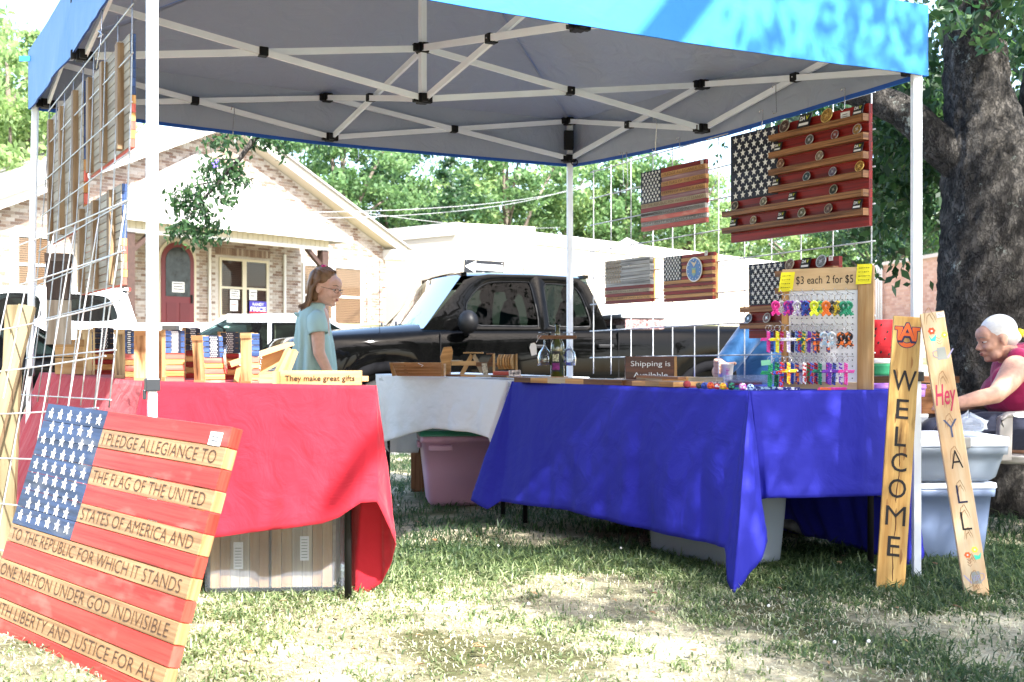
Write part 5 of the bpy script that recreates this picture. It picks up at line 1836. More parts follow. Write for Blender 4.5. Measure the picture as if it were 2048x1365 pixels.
lb_kind = {'card': 'black veterans badge card'}
Mc, wc, hc = RF(1462, 1738, 1.436, 1.948, -.005)
def C(s, col, name, i): return (s, col, name, i)
coin_flag('largest red coin display flag with six ledges on the right wire panel', Mc, wc, hc, [
    (0, .44, 'coin', C(1.5, (.13, .07, .05), 'large dark bronze', 0)), (0, .585, 'card', 1.6), (0, .74, 'coin', C(1.6, (.55, .30, .06), 'large gold and blue', 1)), (0, .95, 'card', 1.15),
    (1, .395, 'card', 1.), (1, .62, 'coin', C(1.15, (.16, .16, .14), 'silver dark banded', 2)), (1, .795, 'coin', C(1.0, (.38, .09, .07), 'red and white', 2)), (1, .94, 'coin', C(1.15, (.50, .28, .08), 'silver and orange', 2)),
    (2, .41, 'coin', C(1.1, (.34, .17, .10), 'copper', 4)), (2, .69, 'coin', C(1.1, (.42, .32, .22), 'pale banded', 5)), (2, .95, 'card', 1.05),
    (3, .38, 'card', .95), (3, .6, 'coin', C(1.05, (.04, .10, .12), 'teal', 2)), (3, .78, 'coin', C(1.05, (.25, .2, .3), 'purple and grey', 2)), (3, .955, 'coin', C(1.15, (.5, .26, .05), 'yellow gold', 1)),
    (4, .05, 'coin', C(1.1, (.10, .08, .05), 'black and gold', 0)), (4, .28, 'coin', C(1.05, (.33, .30, .2), 'pewter', 5)), (4, .5, 'card', 1.), (4, .785, 'coin', C(1.1, (.05, .06, .04), 'black figure', 0)),
    (5, .045, 'card', 1.), (5, .2, 'coin', C(1.0, (.40, .30, .16), 'brass', 5)), (5, .42, 'card', 1.), (5, .565, 'coin', C(1.1, (.20, .18, .10), 'olive brass', 5)), (5, .75, 'coin', C(1.1, (.22, .14, .12), 'striped', 0)), (5, .945, 'card', 1.05)], 6, canton=.375)
price_tag(bpy.data.objects['coin_display_flag'], Mc, wc * .82, hc * .915, .052, .03)
Mk, wk, hk = RF(1498, 1678, .975, 1.325, -.02)
cf2 = coin_flag('second coin display flag partly hidden behind the keychain board', Mk, wk, hk, [
    (0, .5, 'coin', C(1.3, (.30, .2, .14), 'bronze', 0)), (0, .68, 'card', 1.2), (0, .84, 'coin', C(1.4, (.3, .3, .3), 'steel', 2)),
    (3, .02, 'coin', C(1.15, (.10, .16, .25), 'blue rimmed', 2)), (3, .24, 'coin', C(1.15, (.32, .14, .10), 'brown and red', 5))], 4, canton=.42)
price_tag(cf2, Mk, wk * .9, hk * .95, .025, .022)

# flags seen from behind on the left panel
def LF(t0, t1, z0, z1, off, lean=0.):
    O = LG(t0, z0, off); E = LG(t1, z0, off)
    return frame(O, E - O, Vector((lean, 0, 1))), (E - O).length, z1 - z0


M_slatback = wood('raw_slat_back', (.36, .33, .27), (.24, .20, .15), rough=.7, grain=30)
def back_flag(label, t0, t1, z0, z1, off, lean=.0):
    M, w, h = LF(t0, t1, z0, z1, off, lean)
    f_ = wood_flag(label, M, w, h, M_pinkish, M_oak, M_blue_p, th=.016, canton=.4, jit=.001, back=True, stars_on=True)
    hs = h / 13
    for k in range(13):      # raw backs of the slats
        b = MB(M); b.box(.001, w - .001, .0165, .0195, h - (k + 1) * hs + .003, h - k * hs); b.build('raw_back', M_slatback, f_)
    return f_


back_flag('wooden flag seen from its slatted back, highest and nearest on the left wire panel', .15, .45, 1.575, 1.945, .03)
back_flag('wooden flag seen edge on, farther along the left wire panel', .50, .86, 1.40, 1.97, .03)
back_flag('wooden flag seen from behind, lower on the left wire panel', .205, .53, 1.135, 1.475, .03)

# tall plank box behind the panel
def plank_box(label, c, w, d, h, yaw, name='planter_box', mats=(M_grey_wood, M_walnut)):
    t = thing(name, label, 'planter box', c)
    M = Matrix.Translation(c) @ Matrix.Rotation(math.radians(yaw), 4, 'Z')
    for (x0, x1, y0, y1) in ((-w / 2, w / 2, -d / 2, -d / 2 + .018), (-w / 2, w / 2, d / 2 - .018, d / 2), (-w / 2, -w / 2 + .018, -d / 2 + .0185, d / 2 - .0185), (w / 2 - .018, w / 2, -d / 2 + .0185, d / 2 - .0185)):
        n = 2
        for k in range(n):
            b = MB(M); b.box(x0, x1, y0, y1, h * k / n + .002, h * (k + 1) / n - .002); b.build('side_board', mats[k % 2], t)
    b = MB(M); b.box(-w / 2 - .006, w / 2 + .006, -d / 2 - .006, d / 2 + .006, h - .03, h + .004); b.build('rim', mats[1], t)
    return t


plank_box('tall grey wooden box hanging behind the left wire panel', P(118, 690, 4.95), .10, .11, .385, 20, mats=(M_slatback, wood('dark_grey_board', (.10, .08, .07), (.05, .035, .03), rough=.7)))
plank_box('squat pine box on the far corner of the red cloth', Vector((at(152, 5.45), 5.45, .806)), .16, .14, .16, 10, mats=(M_pine, M_pine))
# leaning boards at the far left
for lb, a, c, wd in (('upright pale board leaning at the far left behind the wire panel', P(30, 611, 4.7), P(8, 1120, 4.6), .07),
                     ('slanting pale board crossing the upright one at the far left', P(55, 612, 4.55), P(-75, 1120, 4.35), .062)):
    b = MB(); b.bar(a, c, .03, wd, up=(1, 0, 0)); o = b.build('leaning_board', wood('weathered_lumber', (.24, .20, .12), (.15, .115, .06), rough=.7, grain=20))
    tag(bevel(o, .002), lb, 'board', 'boards leaning at the far left')

# ---------------------------------------------------------------- torched flag boxes on the red cloth


def flag_box(label, pl, pc, pr, yt, yb, Y, wood_left=True, dark=False, tilt=0., has_right=True):
    """Box standing corner-on: left and right faces meet at column pc."""
    zb = CZ - (yb - HZ) / F * Y; h = (yb - yt) / F * Y
    e = Vector((at(pc, Y), Y, zb))
    ang = .62
    al = (pc - pl) / F * Y / math.cos(ang) if wood_left else (pc - pl) / F * Y / math.cos(1.0)
    ar = (pr - pc) / F * Y / math.cos(.5)
    dl = Vector((-math.cos(ang), math.sin(ang), 0)); drr = Vector((math.cos(.5), math.sin(.5), 0))
    t = thing('flag_box', label, 'flag box', e, 'torched wood flag boxes on the red cloth')
    up = Vector((tilt, 0, 1)).normalized()
    rj = random.Random(int(pl * 3))

    def face_frame(o, d, a, flagside, nrm):
        # nrm outward
        if flagside:
            n = 9
            for k in range(n):
                blue = k < 4
                z0 = h * (1 - (k + 1) / n); z1 = h * (1 - k / n) - .0032
                m = (M_navy if dark else M_blue_p) if blue else ((M_red_dark if dark else M_pinkish) if k % 2 == 0 else M_oak)
                b = MB(); q = o + nrm * rj.uniform(0, .0015)
                b.hexa([q + up * z0, q + d * a + up * z0, q + d * a - nrm * .014 + up * z0, q - nrm * .014 + up * z0, q + up * z1, q + d * a + up * z1, q + d * a - nrm * .014 + up * z1, q - nrm * .014 + up * z1])
                b.build('flag_block', m, t)
                if blue and a > .03:
                    pass
            if a > .035:
                b = MB(); b.M = frame(o + d * a * .3 + up * h * .56 + nrm * .002, d if d.cross(up).dot(nrm) > 0 else -d, up)
                sg = 1 if d.cross(up).dot(nrm) > 0 else -1
                for jj in range(11):
                    for ii in range(4):
                        xx = sg * (a * .38 * (ii + .5 * (jj % 2)) / 4); b.box(min(xx, xx + sg * .0026), max(xx, xx + sg * .0026), -.0012, 0, jj * h * .039, jj * h * .039 + h * .02)
                b.build('stars', M_white_paint, t)
                b2 = MB(); xx = a * .3
                b2.hexa([o + d * xx + nrm * .0021 + up * h * .55, o + d * (xx + a * .5) + nrm * .0021 + up * h * .55, o + d * (xx + a * .5) + nrm * .001 + up * h * .55, o + d * xx + nrm * .001 + up * h * .55,
                         o + d * xx + nrm * .0021 + up * h, o + d * (xx + a * .5) + nrm * .0021 + up * h, o + d * (xx + a * .5) + nrm * .001 + up * h, o + d * xx + nrm * .001 + up * h])
                b2.build('star_field', M_navy, t)
        else:
            b = MB(); b.hexa([o, o + d * a, o + d * a - nrm * .014, o - nrm * .014] + [q + up * h for q in (o, o + d * a, o + d * a - nrm * .014, o - nrm * .014)]); 
            b.build('torched_side', M_pine_burnt, t)
            for z0, z1 in ((0, .09 * h), (.9 * h, h)):
                b = MB(); c2 = nrm * .003
                b.hexa([q + up * z0 for q in (o + c2, o + d * a + c2, o + d * a + nrm * .0005, o + nrm * .0005)] + [q + up * z1 for q in (o + c2, o + d * a + c2, o + d * a + nrm * .0005, o + nrm * .0005)])
                b.build('cross_rail', M_pine, t)
    nl = Vector((-math.sin(ang), -math.cos(ang), 0)); nr_ = Vector((math.sin(.5), -math.cos(.5), 0))
    face_frame(e, dl, al, not wood_left, nl)
    face_frame(e, drr, ar, wood_left or dark, nr_)
    # body and top
    b = MB(); q = [e - nl * .015 - nr_ * .015, e + drr * ar - nr_ * .015, e + drr * ar + dl * al, e + dl * al - nl * .015]
    b.hexa([p_ + up * .001 for p_ in q] + [p_ + up * (h - .001) for p_ in q]); b.build('core', M_oak, t)
    return t, e, drr, nr_, h, ar


flag_box('torched flag box with a bare side, farthest left of the sunlit ones', 222, 250, 263, 659, 760, 4.78)
flag_box('flag box with a wide flame streaked side just left of the near white post', 253, 268, 338, 661, 766, 4.45, wood_left=False)
flag_box('flag box with a starred face just right of the near white post', 321, 331, 364, 660, 764, 4.42)
flag_box('dark flag box standing at the back between two brighter ones', 363, 371, 397, 655, 757, 4.85, dark=True)
fb5 = flag_box('tilted flag box with scorched pine side and silver bottle opener', 384, 411, 446, 671, 770, 4.33, tilt=-.06)
flag_box('dark starred flag box behind the tilted one', 435, 441, 474, 664, 760, 4.7, dark=True)
flag_box('narrow upright flag box next to the small wooden swing', 477, 503, 517, 666, 772, 4.25)
flag_box('coarse torched flag box at the back behind the left wire panel', 143, 184, 200, 658, 750, 5.35)
flag_box('dark flag box with white stars behind the left wire panel', 184, 190, 222, 655, 750, 5.2, dark=True)
for (t_, e, d, n_, h, a), lb in ((fb5, 1),):
    b = MB(); q = e + d * (a + .004); b.tube([q + Vector((0, -.004, h * .8)), q + Vector((-.006, -.01, h * .6)), q + Vector((.0, -.01, h * .35)), q + Vector((.002, -.006, h * .22))], [.004, .007, .006, .003], 8); b.build('bottle_opener', M_chrome, t_)
b = MB(); Y = 5.1; b.box(at(323, Y), at(352, Y), Y, Y + .06, .80, P(0, 651, Y).z); tag(bevel(b.build('grey_tin', mat('grey_tin', (.28, .28, .28), rough=.4, metal=.4)), .003), 'small grey tin peeping over the starred flag boxes', 'tin')

# mini swing
Y = 4.5; sw_t = thing('wooden_swing', 'little pine porch swing with a chain beside the gifts sign', 'model swing', P(545, 768, Y))
for nm, pts, w_, h_ in (('seat_back', (P(462, 728, Y), P(580, 688, Y + .1)), .12, .014), ('arm', (P(462, 730, Y - .06), P(505, 716, Y - .05)), .03, .02), ('arm_post', (P(472, 768, Y - .05), P(480, 732, Y - .05)), .02, .02),
                        ('seat', (P(505, 748, Y), P(600, 748, Y + .02)), .12, .014), ('front_rail', (P(505, 760, Y - .08), P(600, 762, Y - .06)), .015, .03), ('brace', (P(557, 748, Y - .02), P(580, 700, Y + .03)), .02, .03), ('brace', (P(572, 748, Y - .02), P(590, 702, Y + .03)), .02, .02),
                        ('back_panel', (P(515, 735, Y + .08), P(570, 706, Y + .1)), .05, .06)):
    b = MB(); b.bar(pts[0], pts[1], w_, h_); b.build(nm, M_pine, sw_t)
b = MB()
for k in range(7):
    c0 = P(517 + (k % 2) * 1.2 + k * .6, 745 - k * 5, Y - .07); b.tube([c0 + Vector((.004 * math.cos(a), .001 * k, .007 * math.sin(a))) for a in np.linspace(0, 6.28, 9)], .0012, 5)
tag(b.build('chain', M_steel, sw_t), kind='stuff')

# "They make great gifts"
Y = 4.18; c0 = P(560, 771, Y); M = frame(c0, (1, .02, 0), (0, 0, 1)); b = MB(M); wd = (722 - 560) / F * Y; hh = .053
gs = thing('gifts_sign', 'pale pine sign lettered They make great gifts on the red cloth', 'sign', c0)
b.box(0, wd, 0, .035, 0, hh); bevel(b.build('plank', M_pine, gs), .0015)
text_on('lettering', 'They make great gifts', M @ Vector((.018, -.0005, .016)), M.to_3x3() @ Vector((1, 0, 0)), (0, 0, 1), wd * .86, .020, mat('olive_engraving', (.02, .014, .004), rough=.7), gs, bold=.012)
b = MB(M); b.box(-.028, -.001, .004, .04, .0, .05); b.build('end_block', M_pine, gs)
b = MB(M); b.box(wd + .001, wd + .024, .01, .03, .014, .033); b.build('dowel', M_pine, gs)

# ---------------------------------------------------------------- goods on the white cloth


def Tz(px, py, Y): return P(px, py, Y)


tr = thing('serving_tray', 'varnished slatted wooden tray at the left of the white cloth', 'tray', P(835, 750, 6.75))
zb = .772; x0, x1 = at(796, 6.72), at(884, 6.6); xo = at(785, 6.72)
for k in range(4):
    z0, z1 = zb + .078 * k / 4, zb + .078 * (k + 1) / 4 - .001
    e = lambda z: (z - zb) / .078 * .032
    b = MB(); b.hexa([(x0 - e(z0), 6.68, z0), (x1, 6.56, z0), (x1, 6.575, z0), (x0 - e(z0), 6.70, z0), (x0 - e(z1), 6.68, z1), (x1, 6.56, z1), (x1, 6.575, z1), (x0 - e(z1), 6.70, z1)]); b.build('side_slat', wood('varnished_cedar', (.42, .20, .08), (.22, .09, .03), rough=.2, grain=30, coat=.6), tr)
    b = MB(); b.hexa([(x0 - e(z0) + .05, 6.9, z0), (x1 + .04, 6.80, z0), (x1 + .04, 6.815, z0), (x0 - e(z0) + .05, 6.92, z0), (x0 - e(z1) + .05, 6.9, z1), (x1 + .04, 6.80, z1), (x1 + .04, 6.815, z1), (x0 - e(z1) + .05, 6.92, z1)]); b.build('side_slat', M_oak, tr)
b = MB(); b.hexa([(x0 - .03, 6.68, zb), (x0 - .015, 6.7, zb), (x0 + .02, 6.9, zb), (x0 + .005, 6.9, zb), (x0 - .046, 6.68, zb + .078), (x0 - .03, 6.7, zb + .078), (x0 + .02, 6.9, zb + .078), (x0 + .005, 6.9, zb + .078)]); b.box(x1 + .001, x1 + .012, 6.57, 6.8, zb, zb + .07); b.build('end_board', M_oak, tr)
b = MB(); q = P(836, 727, 6.6); b.tube([q, q + Vector((.015, -.005, -.006)), q + Vector((.03, 0, -.012)), q + Vector((.02, -.01, -.018))], .0015, 5); b.build('string', M_paper, tr)
# paddle
pd = P(893, 727, 6.62); M = frame(pd, (1, .1, .12), (-.12, 0, 1)); b = MB(M); b.prism([(-.028, 0), (.03, 0), (.045, .065), (.04, .092), (-.005, .094), (-.032, .04)], 0, .02)
tag(bevel(b.build('wooden_paddle', M_oak), .002), 'faceted oak paddle head standing behind the tray', 'paddle')
# mini picnic table
pt = thing('picnic_table', 'toy picnic table of raw and dark wood on the white cloth', 'toy table', P(935, 752, 6.65)); Y = 6.62
for nm, a, c, w_, h_, m in (('top_board', (927, 706), (967, 706), .10, .008, M_pine), ('leg', (922, 752), (944, 710), .014, .024, M_pine), ('leg', (964, 745), (947, 710), .014, .024, M_grey_wood), ('bench', (903, 727), (952, 727), .02, .026, M_pine), ('bench', (952, 729), (997, 730), .02, .024, M_walnut),
                            ('bench_top', (902, 722), (921, 722), .06, .008, M_grey_wood), ('top_board', (973, 708), (990, 708), .10, .008, M_walnut), ('leg', (966, 748), (988, 712), .014, .022, M_walnut)):
    b = MB(); b.bar(P(a[0], a[1], Y), P(c[0], c[1], Y + (.03 if 'bench' in nm else 0)), w_, h_) if nm in ('top_board', 'bench_top') else b.bar(P(a[0], a[1], Y), P(c[0], c[1], Y), w_, h_); bevel(b.build(nm, m, pt), .001)
b = MB(); M = frame(P(967, 752, 6.5), (.8, .3, .1), (.35, .2, 1)); b.M = M; b.box(0, .03, 0, .004, 0, .07); tag(b.build('propped_card', mat('patterned_card', (.5, .48, .42), var=.6, scale=90)), 'small patterned card propped against the toy picnic table', 'card')
# coaster rack
cr = thing('coaster_rack', 'wooden rack holding a row of pale wood coasters', 'coaster rack', P(1010, 752, 6.5)); Y = 6.5
b = MB(); b.box(at(986, Y), at(1035, Y), Y - .05, Y + .05, P(0, 752, Y).z, P(0, 743, Y).z); bevel(b.build('base', M_pinkish, cr), .002)
for px in (988, 1033):
    b = MB(); b.bar(P(px, 745, Y), P(px, 708, Y), .09, .012, up=(1, 0, 0)); b.build('upright', M_pine, cr)
for k in range(6):
    px = 1001 + k * 5.2; c0 = P(px, 724, Y - .03); R = .045
    b = MB(Matrix.Translation(c0) @ Matrix.Rotation(math.radians(68), 4, 'Z')); b.prism([(R * math.cos(a) * .96, R * math.sin(a)) for a in [math.pi / 4 * q + .39 for q in range(8)]], -.005, .005)
    tag(bevel(b.build('coaster', M_pine if k % 2 else M_oak), .001), '%s wooden coaster in the rack counted from the left' % ['first', 'second', 'third', 'fourth', 'fifth', 'sixth'][k], 'coaster', 'coasters in the wooden rack')
for lb, a, px1, Y in (('blister packed card stack before the coaster rack', (1018, 752), 1042, 6.25), ('packet of cards lying at an angle on the serving board', (1230, 769), 1250, 5.75), ('clear packet of cards beside the open plastic box', (1424, 768), 1452, 5.55)):
    M = frame(P(a[0], a[1], Y), (1, .1, .02), (.12, .5, 1)); b = MB(M); wd = (px1 - a[0]) / F * Y; b.box(0, wd, 0, .02, 0, .034 if '5.25' else .02)
    o = b.build('card_packet', mat('packet_print', (.22, .22, .32), rough=.12, var=.9, scale=60, coat=.8, col2=(.6, .45, .4))); tag(bevel(o, .002), lb, 'card packet', 'card packets on the tables')

# serving boards made of strips
def strip_board(label, a, c, wd, th, mats, n):
    a = Vector(a); c = Vector(c)
    t = thing('serving_board', label, 'serving board', a, 'striped serving boards')
    d = (c - a); L_ = d.length; d.normalize(); sd = Vector((-d.y, d.x, 0)).normalized()
    for k in range(n):
        p0 = a + d * (L_ * k / n); p1 = a + d * (L_ * (k + 1) / n - .001)
        b = MB(); b.hexa([p0, p1, p1 + sd * wd, p0 + sd * wd] + [q + Vector((0, 0, th)) for q in (p0, p1, p1 + sd * wd, p0 + sd * wd)]); b.build('strip', mats[k % len(mats)], t)
    return t


TB = .7535
strip_board('thin striped board lying along the rear edge behind the blue cloth', (at(893, 6.62), 6.56, .772), (at(1110, 6.2), 6.17, .766), .14, .012, (M_walnut, M_oak, M_grey_wood, M_walnut, M_pine), 7)
strip_board('striped board at the left end of the blue cloth', (at(1028, 6.05), 6.03, TB), (at(1243, 5.45), 5.42, TB), .16, .026, (M_walnut, M_oak, M_grey_wood, M_oak, M_walnut), 6)
strip_board('pale striped board in the middle of the blue table', (at(1236, 5.5), 5.46, TB), (at(1345, 5.2), 5.17, TB), .2, .022, (M_walnut, M_oak, M_pine, M_oak), 4)
strip_board('plank lying before the shipping sign', (at(1272, 5.62), 5.60, TB + .022), (at(1432, 5.3), 5.30, TB + .022), .06, .018, (M_grey_wood, M_oak), 3)
b = MB(); b.bar(P(1280, 753, 5.45), P(1364, 757, 5.2), .05, .012); tag(b.build('dark_slat', M_walnut), 'thin dark slat resting on the planks in front of the shipping sign', 'slat')

# shipping sign
Y = 5.78; M = frame(P(1251, 760, Y), (1, .03, 0), (0, .05, 1)); wd = (1349 - 1251) / F * Y; hh = 47 / F * Y
ss = thing('shipping_sign', 'dark red wooden sign lettered Shipping is Available in white', 'sign', P(1251, 762, Y)); b = MB(M); b.box(0, wd, 0, .03, -.012, hh); bevel(b.build('plank', M_mahog, ss), .002)
b = MB(M); b.box(wd + .0005, wd + .014, .0, .03, -.012, hh); b.build('raw_edge', M_oak, ss)
U = M.to_3x3() @ Vector((1, 0, 0)); V_ = M.to_3x3() @ Vector((0, 0, 1))
text_on('lettering', 'Shipping is', M @ Vector((.027, -.0006, hh * .58)), U, V_, wd * .81, .026, M_white_paint, ss, bold=-.004)
text_on('lettering', 'Available', M @ Vector((.04, -.0006, hh * .10)), U, V_, wd * .70, .026, M_white_paint, ss, bold=-.004)

# wine rack: slotted board, bottle and two hanging glasses
Y = 6.28
wr = thing('glass_holder', 'dark slotted board fitted on a bottle neck to hold two wine glasses', 'glass holder', P(1112, 675, Y)); b = MB(); b.bar(P(1075, 675, Y), P(1152, 675, Y + .02), .06, .02); bevel(b.build('slotted_board', M_walnut, wr), .003)
bz = P(0, 756, Y).z; bx = at(1115, Y)
bo = thing('wine_bottle', 'green wine bottle with a purple label carrying the glass holder', 'bottle', (bx, Y, bz)); H_ = P(0, 650, Y).z - bz
b = MB(); b.lathe([(.03, 0), (.037, .004), (.037, H_ * .58), (.034, H_ * .65), (.016, H_ * .76), (.0135, H_ * .8), (.0135, H_ * .97), (.015, H_ * .975), (.015, H_)], 24, (bx, Y, bz)); b.build('glass', mat('bottle_glass', (.05, .06, .008), rough=.06, coat=1., var=.3, scale=6), bo)
def curved_label(z0, z1, r, a0, a1, m, nm):
    b = MB(); b.grid([[(bx + r * math.sin(a), Y - r * math.cos(a), z) for a in np.linspace(a0, a1, 10)] for z in (z0, z1)]); return b.build(nm, m, bo)
curved_label(bz + H_ * .12, bz + H_ * .5, .0378, -.95, .35, mat('label_black', (.02, .02, .02)), 'label')
curved_label(bz + H_ * .15, bz + H_ * .28, .0384, -.85, .25, mat('label_purple', (.22, .02, .16), var=.4, scale=70), 'label_band')
curved_label(bz + H_ * .31, bz + H_ * .45, .0384, -.8, .15, mat('label_fruit', (.10, .07, .14), var=.9, scale=80, col2=(.5, .5, .3)), 'label_picture')
for px, lb in ((1089, 'wine glass hanging upside down left of the bottle'), (1138, 'wine glass hanging upside down right of the bottle, before the white post')):
    gx = at(px, Y); zt = P(0, 665, Y).z; g = thing('wine_glass', lb, 'wine glass', (gx, Y, zt - .2), 'wine glasses in the holder')
    b = MB(); b.lathe([(.033, 0), (.033, -.002), (.006, -.006), (.0035, -.02), (.0035, -.07), (.012, -.085), (.032, -.11), (.040, -.145), (.037, -.178), (.0355, -.182), (.038, -.145), (.030, -.112), (.010, -.09), (.001, -.088)], 26, (gx, Y, zt)); b.build('bowl', M_glass, g)
b = MB(); M = frame(P(1063, 712, 6.2), (1, 0, .25), (-.25, 0, 1)); b.M = M; b.prism([(0, 0), (.03, 0), (.04, .05), (.032, .065), (.012, .065), (.0, .045)], 0, .001); b.M = None; b.tube([P(1072, 686, 6.2), P(1078, 676, 6.2), P(1082, 672, 6.24)], .0008, 5)
tag(b.build('price_ticket', M_paper), 'blank white ticket hanging from the left end of the glass holder', 'ticket')

# ---------------------------------------------------------------- keychain board
BRk = P(1746, 785, 4.79); TRk = P(1741, 533, 4.81); BLk = P(1562, 780, 4.98)
BRk.z = BLk.z = TB
uxk = (BRk - BLk); wK = uxk.length; hK = TRk.z - TB
MK = frame(BLk, uxk, (0, .035, 1))
kb = thing('keychain_board', 'framed white pegboard priced for keychains on the blue cloth', 'pegboard', BLk)
b = MB(MK); b.box(0, wK * .828, 0, .018, hK - .095, hK); bevel(b.build('header', wood('maple_plywood', (.62, .46, .28), (.50, .34, .18), rough=.5, grain=14), kb), .0015)
b = MB(MK); b.box(wK * .832, wK, -.004, .02, 0, hK + .004); bevel(b.build('stile', M_pine, kb), .002)
b = MB(MK); b.box(0, .03, 0, .018, .032, hK - .096); b.build('stile', M_oak, kb)
b = MB(MK); b.box(0, wK * .831, -.001, .02, 0, .03); b.build('bottom_rail', wood('maple_plywood', (0, 0, 0), (0, 0, 0)), kb)
b = MB(MK); b.box(.0305, wK * .831, .006, .011, .0305, hK - .0955); b.build('perforated_panel', mat('pegboard_white', (.74, .75, .78), rough=.5), kb)
b = MB(MK); x = .042
while x < wK * .82:
    z = .045
    while z < hK - .1: b.box(x, x + .0045, .0035, .0058, z, z + .0045); z += .0255
    x += .0215
tag(b.build('peg_holes', mat('hole_dark', (.02, .02, .02)), kb), kind='stuff')
UK = MK.to_3x3() @ Vector((1, 0, 0)); VK = MK.to_3x3() @ Vector((0, 0, 1))
text_on('lettering', '$3 each', MK @ Vector((.062, -.0006, hK - .066)), UK, VK, wK * .29, .034, M_ink, kb, bold=.0)
text_on('lettering', '2 for $5', MK @ Vector((.192, -.0006, hK - .066)), UK, VK, wK * .29, .034, M_ink, kb, bold=.0)
for lb, x, z, w_, h_, sk in (('yellow handwritten note at the left end of the keychain board header', -.012, hK - .098, .06, .085, .12), ('yellow handwritten note at the right end of the keychain board header', wK * .815, hK - .075, .062, .085, .06)):
    t_ = thing('sticky_note', lb, 'note', MK @ Vector((x, -.008, z)), 'yellow notes on the keychain board')
    b = MB(MK)
    b.hexa([(x, -.012, z), (x + w_, -.006, z + .002), (x + w_, -.0055, z + .002), (x, -.0115, z), (x + sk * h_, -.005, z + h_), (x + w_ + sk * h_, -.005, z + h_), (x + w_ + sk * h_, -.0045, z + h_), (x + sk * h_, -.0045, z + h_)])
    b.build('paper', mat('note_yellow', (.72, .66, .02), rough=.7), t_)
    b = MB(MK); rj = random.Random(4)
    for k in range(4):
        zz = z + h_ * (.80 - .2 * k); xx = x + .009 + sk * (zz - z)
        while xx < x + w_ - .008:
            l_ = rj.uniform(.003, .007); b.box(xx, xx + l_, -.0135 + .007 * (zz - z) / h_, -.0128 + .007 * (zz - z) / h_, zz + rj.uniform(-.001, .001), zz + .002); xx += l_ + .0025
    b.build('handwriting', M_ink, t_)


def braid_mat(c1, c2):
    nm = 'cord_%02x%02x%02x_%02x%02x%02x' % tuple(int(q * 255) for q in c1 + c2)
    m = bpy.data.materials.get(nm)
    if m: return m
    m = bpy.data.materials.new(nm); m.use_nodes = True
    t = m.node_tree; N, L = t.nodes, t.links; b = N['Principled BSDF']; setp(b, 'Roughness', .55)
    tc = N.new('ShaderNodeTexCoord'); n = N.new('ShaderNodeTexVoronoi'); n.inputs['Scale'].default_value = 110.
    L.new(tc.outputs['Object'], n.inputs['Vector'])
    sp = N.new('ShaderNodeSeparateColor'); L.new(n.outputs['Color'], sp.inputs[0])
    g = N.new('ShaderNodeMath'); g.operation = 'GREATER_THAN'; g.inputs[1].default_value = .5; L.new(sp.outputs[0], g.inputs[0])
    mx = N.new('ShaderNodeMixRGB'); mx.inputs[1].default_value = c1 + (1,); mx.inputs[2].default_value = c2 + (1,)
    L.new(g.outputs[0], mx.inputs[0]); L.new(mx.outputs[0], b.inputs['Base Color'])
    return m


def braid(b, a, c, r):
    """Knotted cord: short beads alternating side to side along a line."""
    a = Vector(a); c = Vector(c); d = c - a; L_ = d.length; d.normalize(); n = max(3, int(L_ / (r * .95)))
    s = d.cross(Vector((0, 1, 0))).normalized()
    for k in range(n + 1):
        q = a + d * (L_ * k / n)
        for sg in (-1, 1):
            b.ell(q + s * sg * r * .5 + d * r * .25 * sg, (r * .72, r * .7, r * .62), 6)


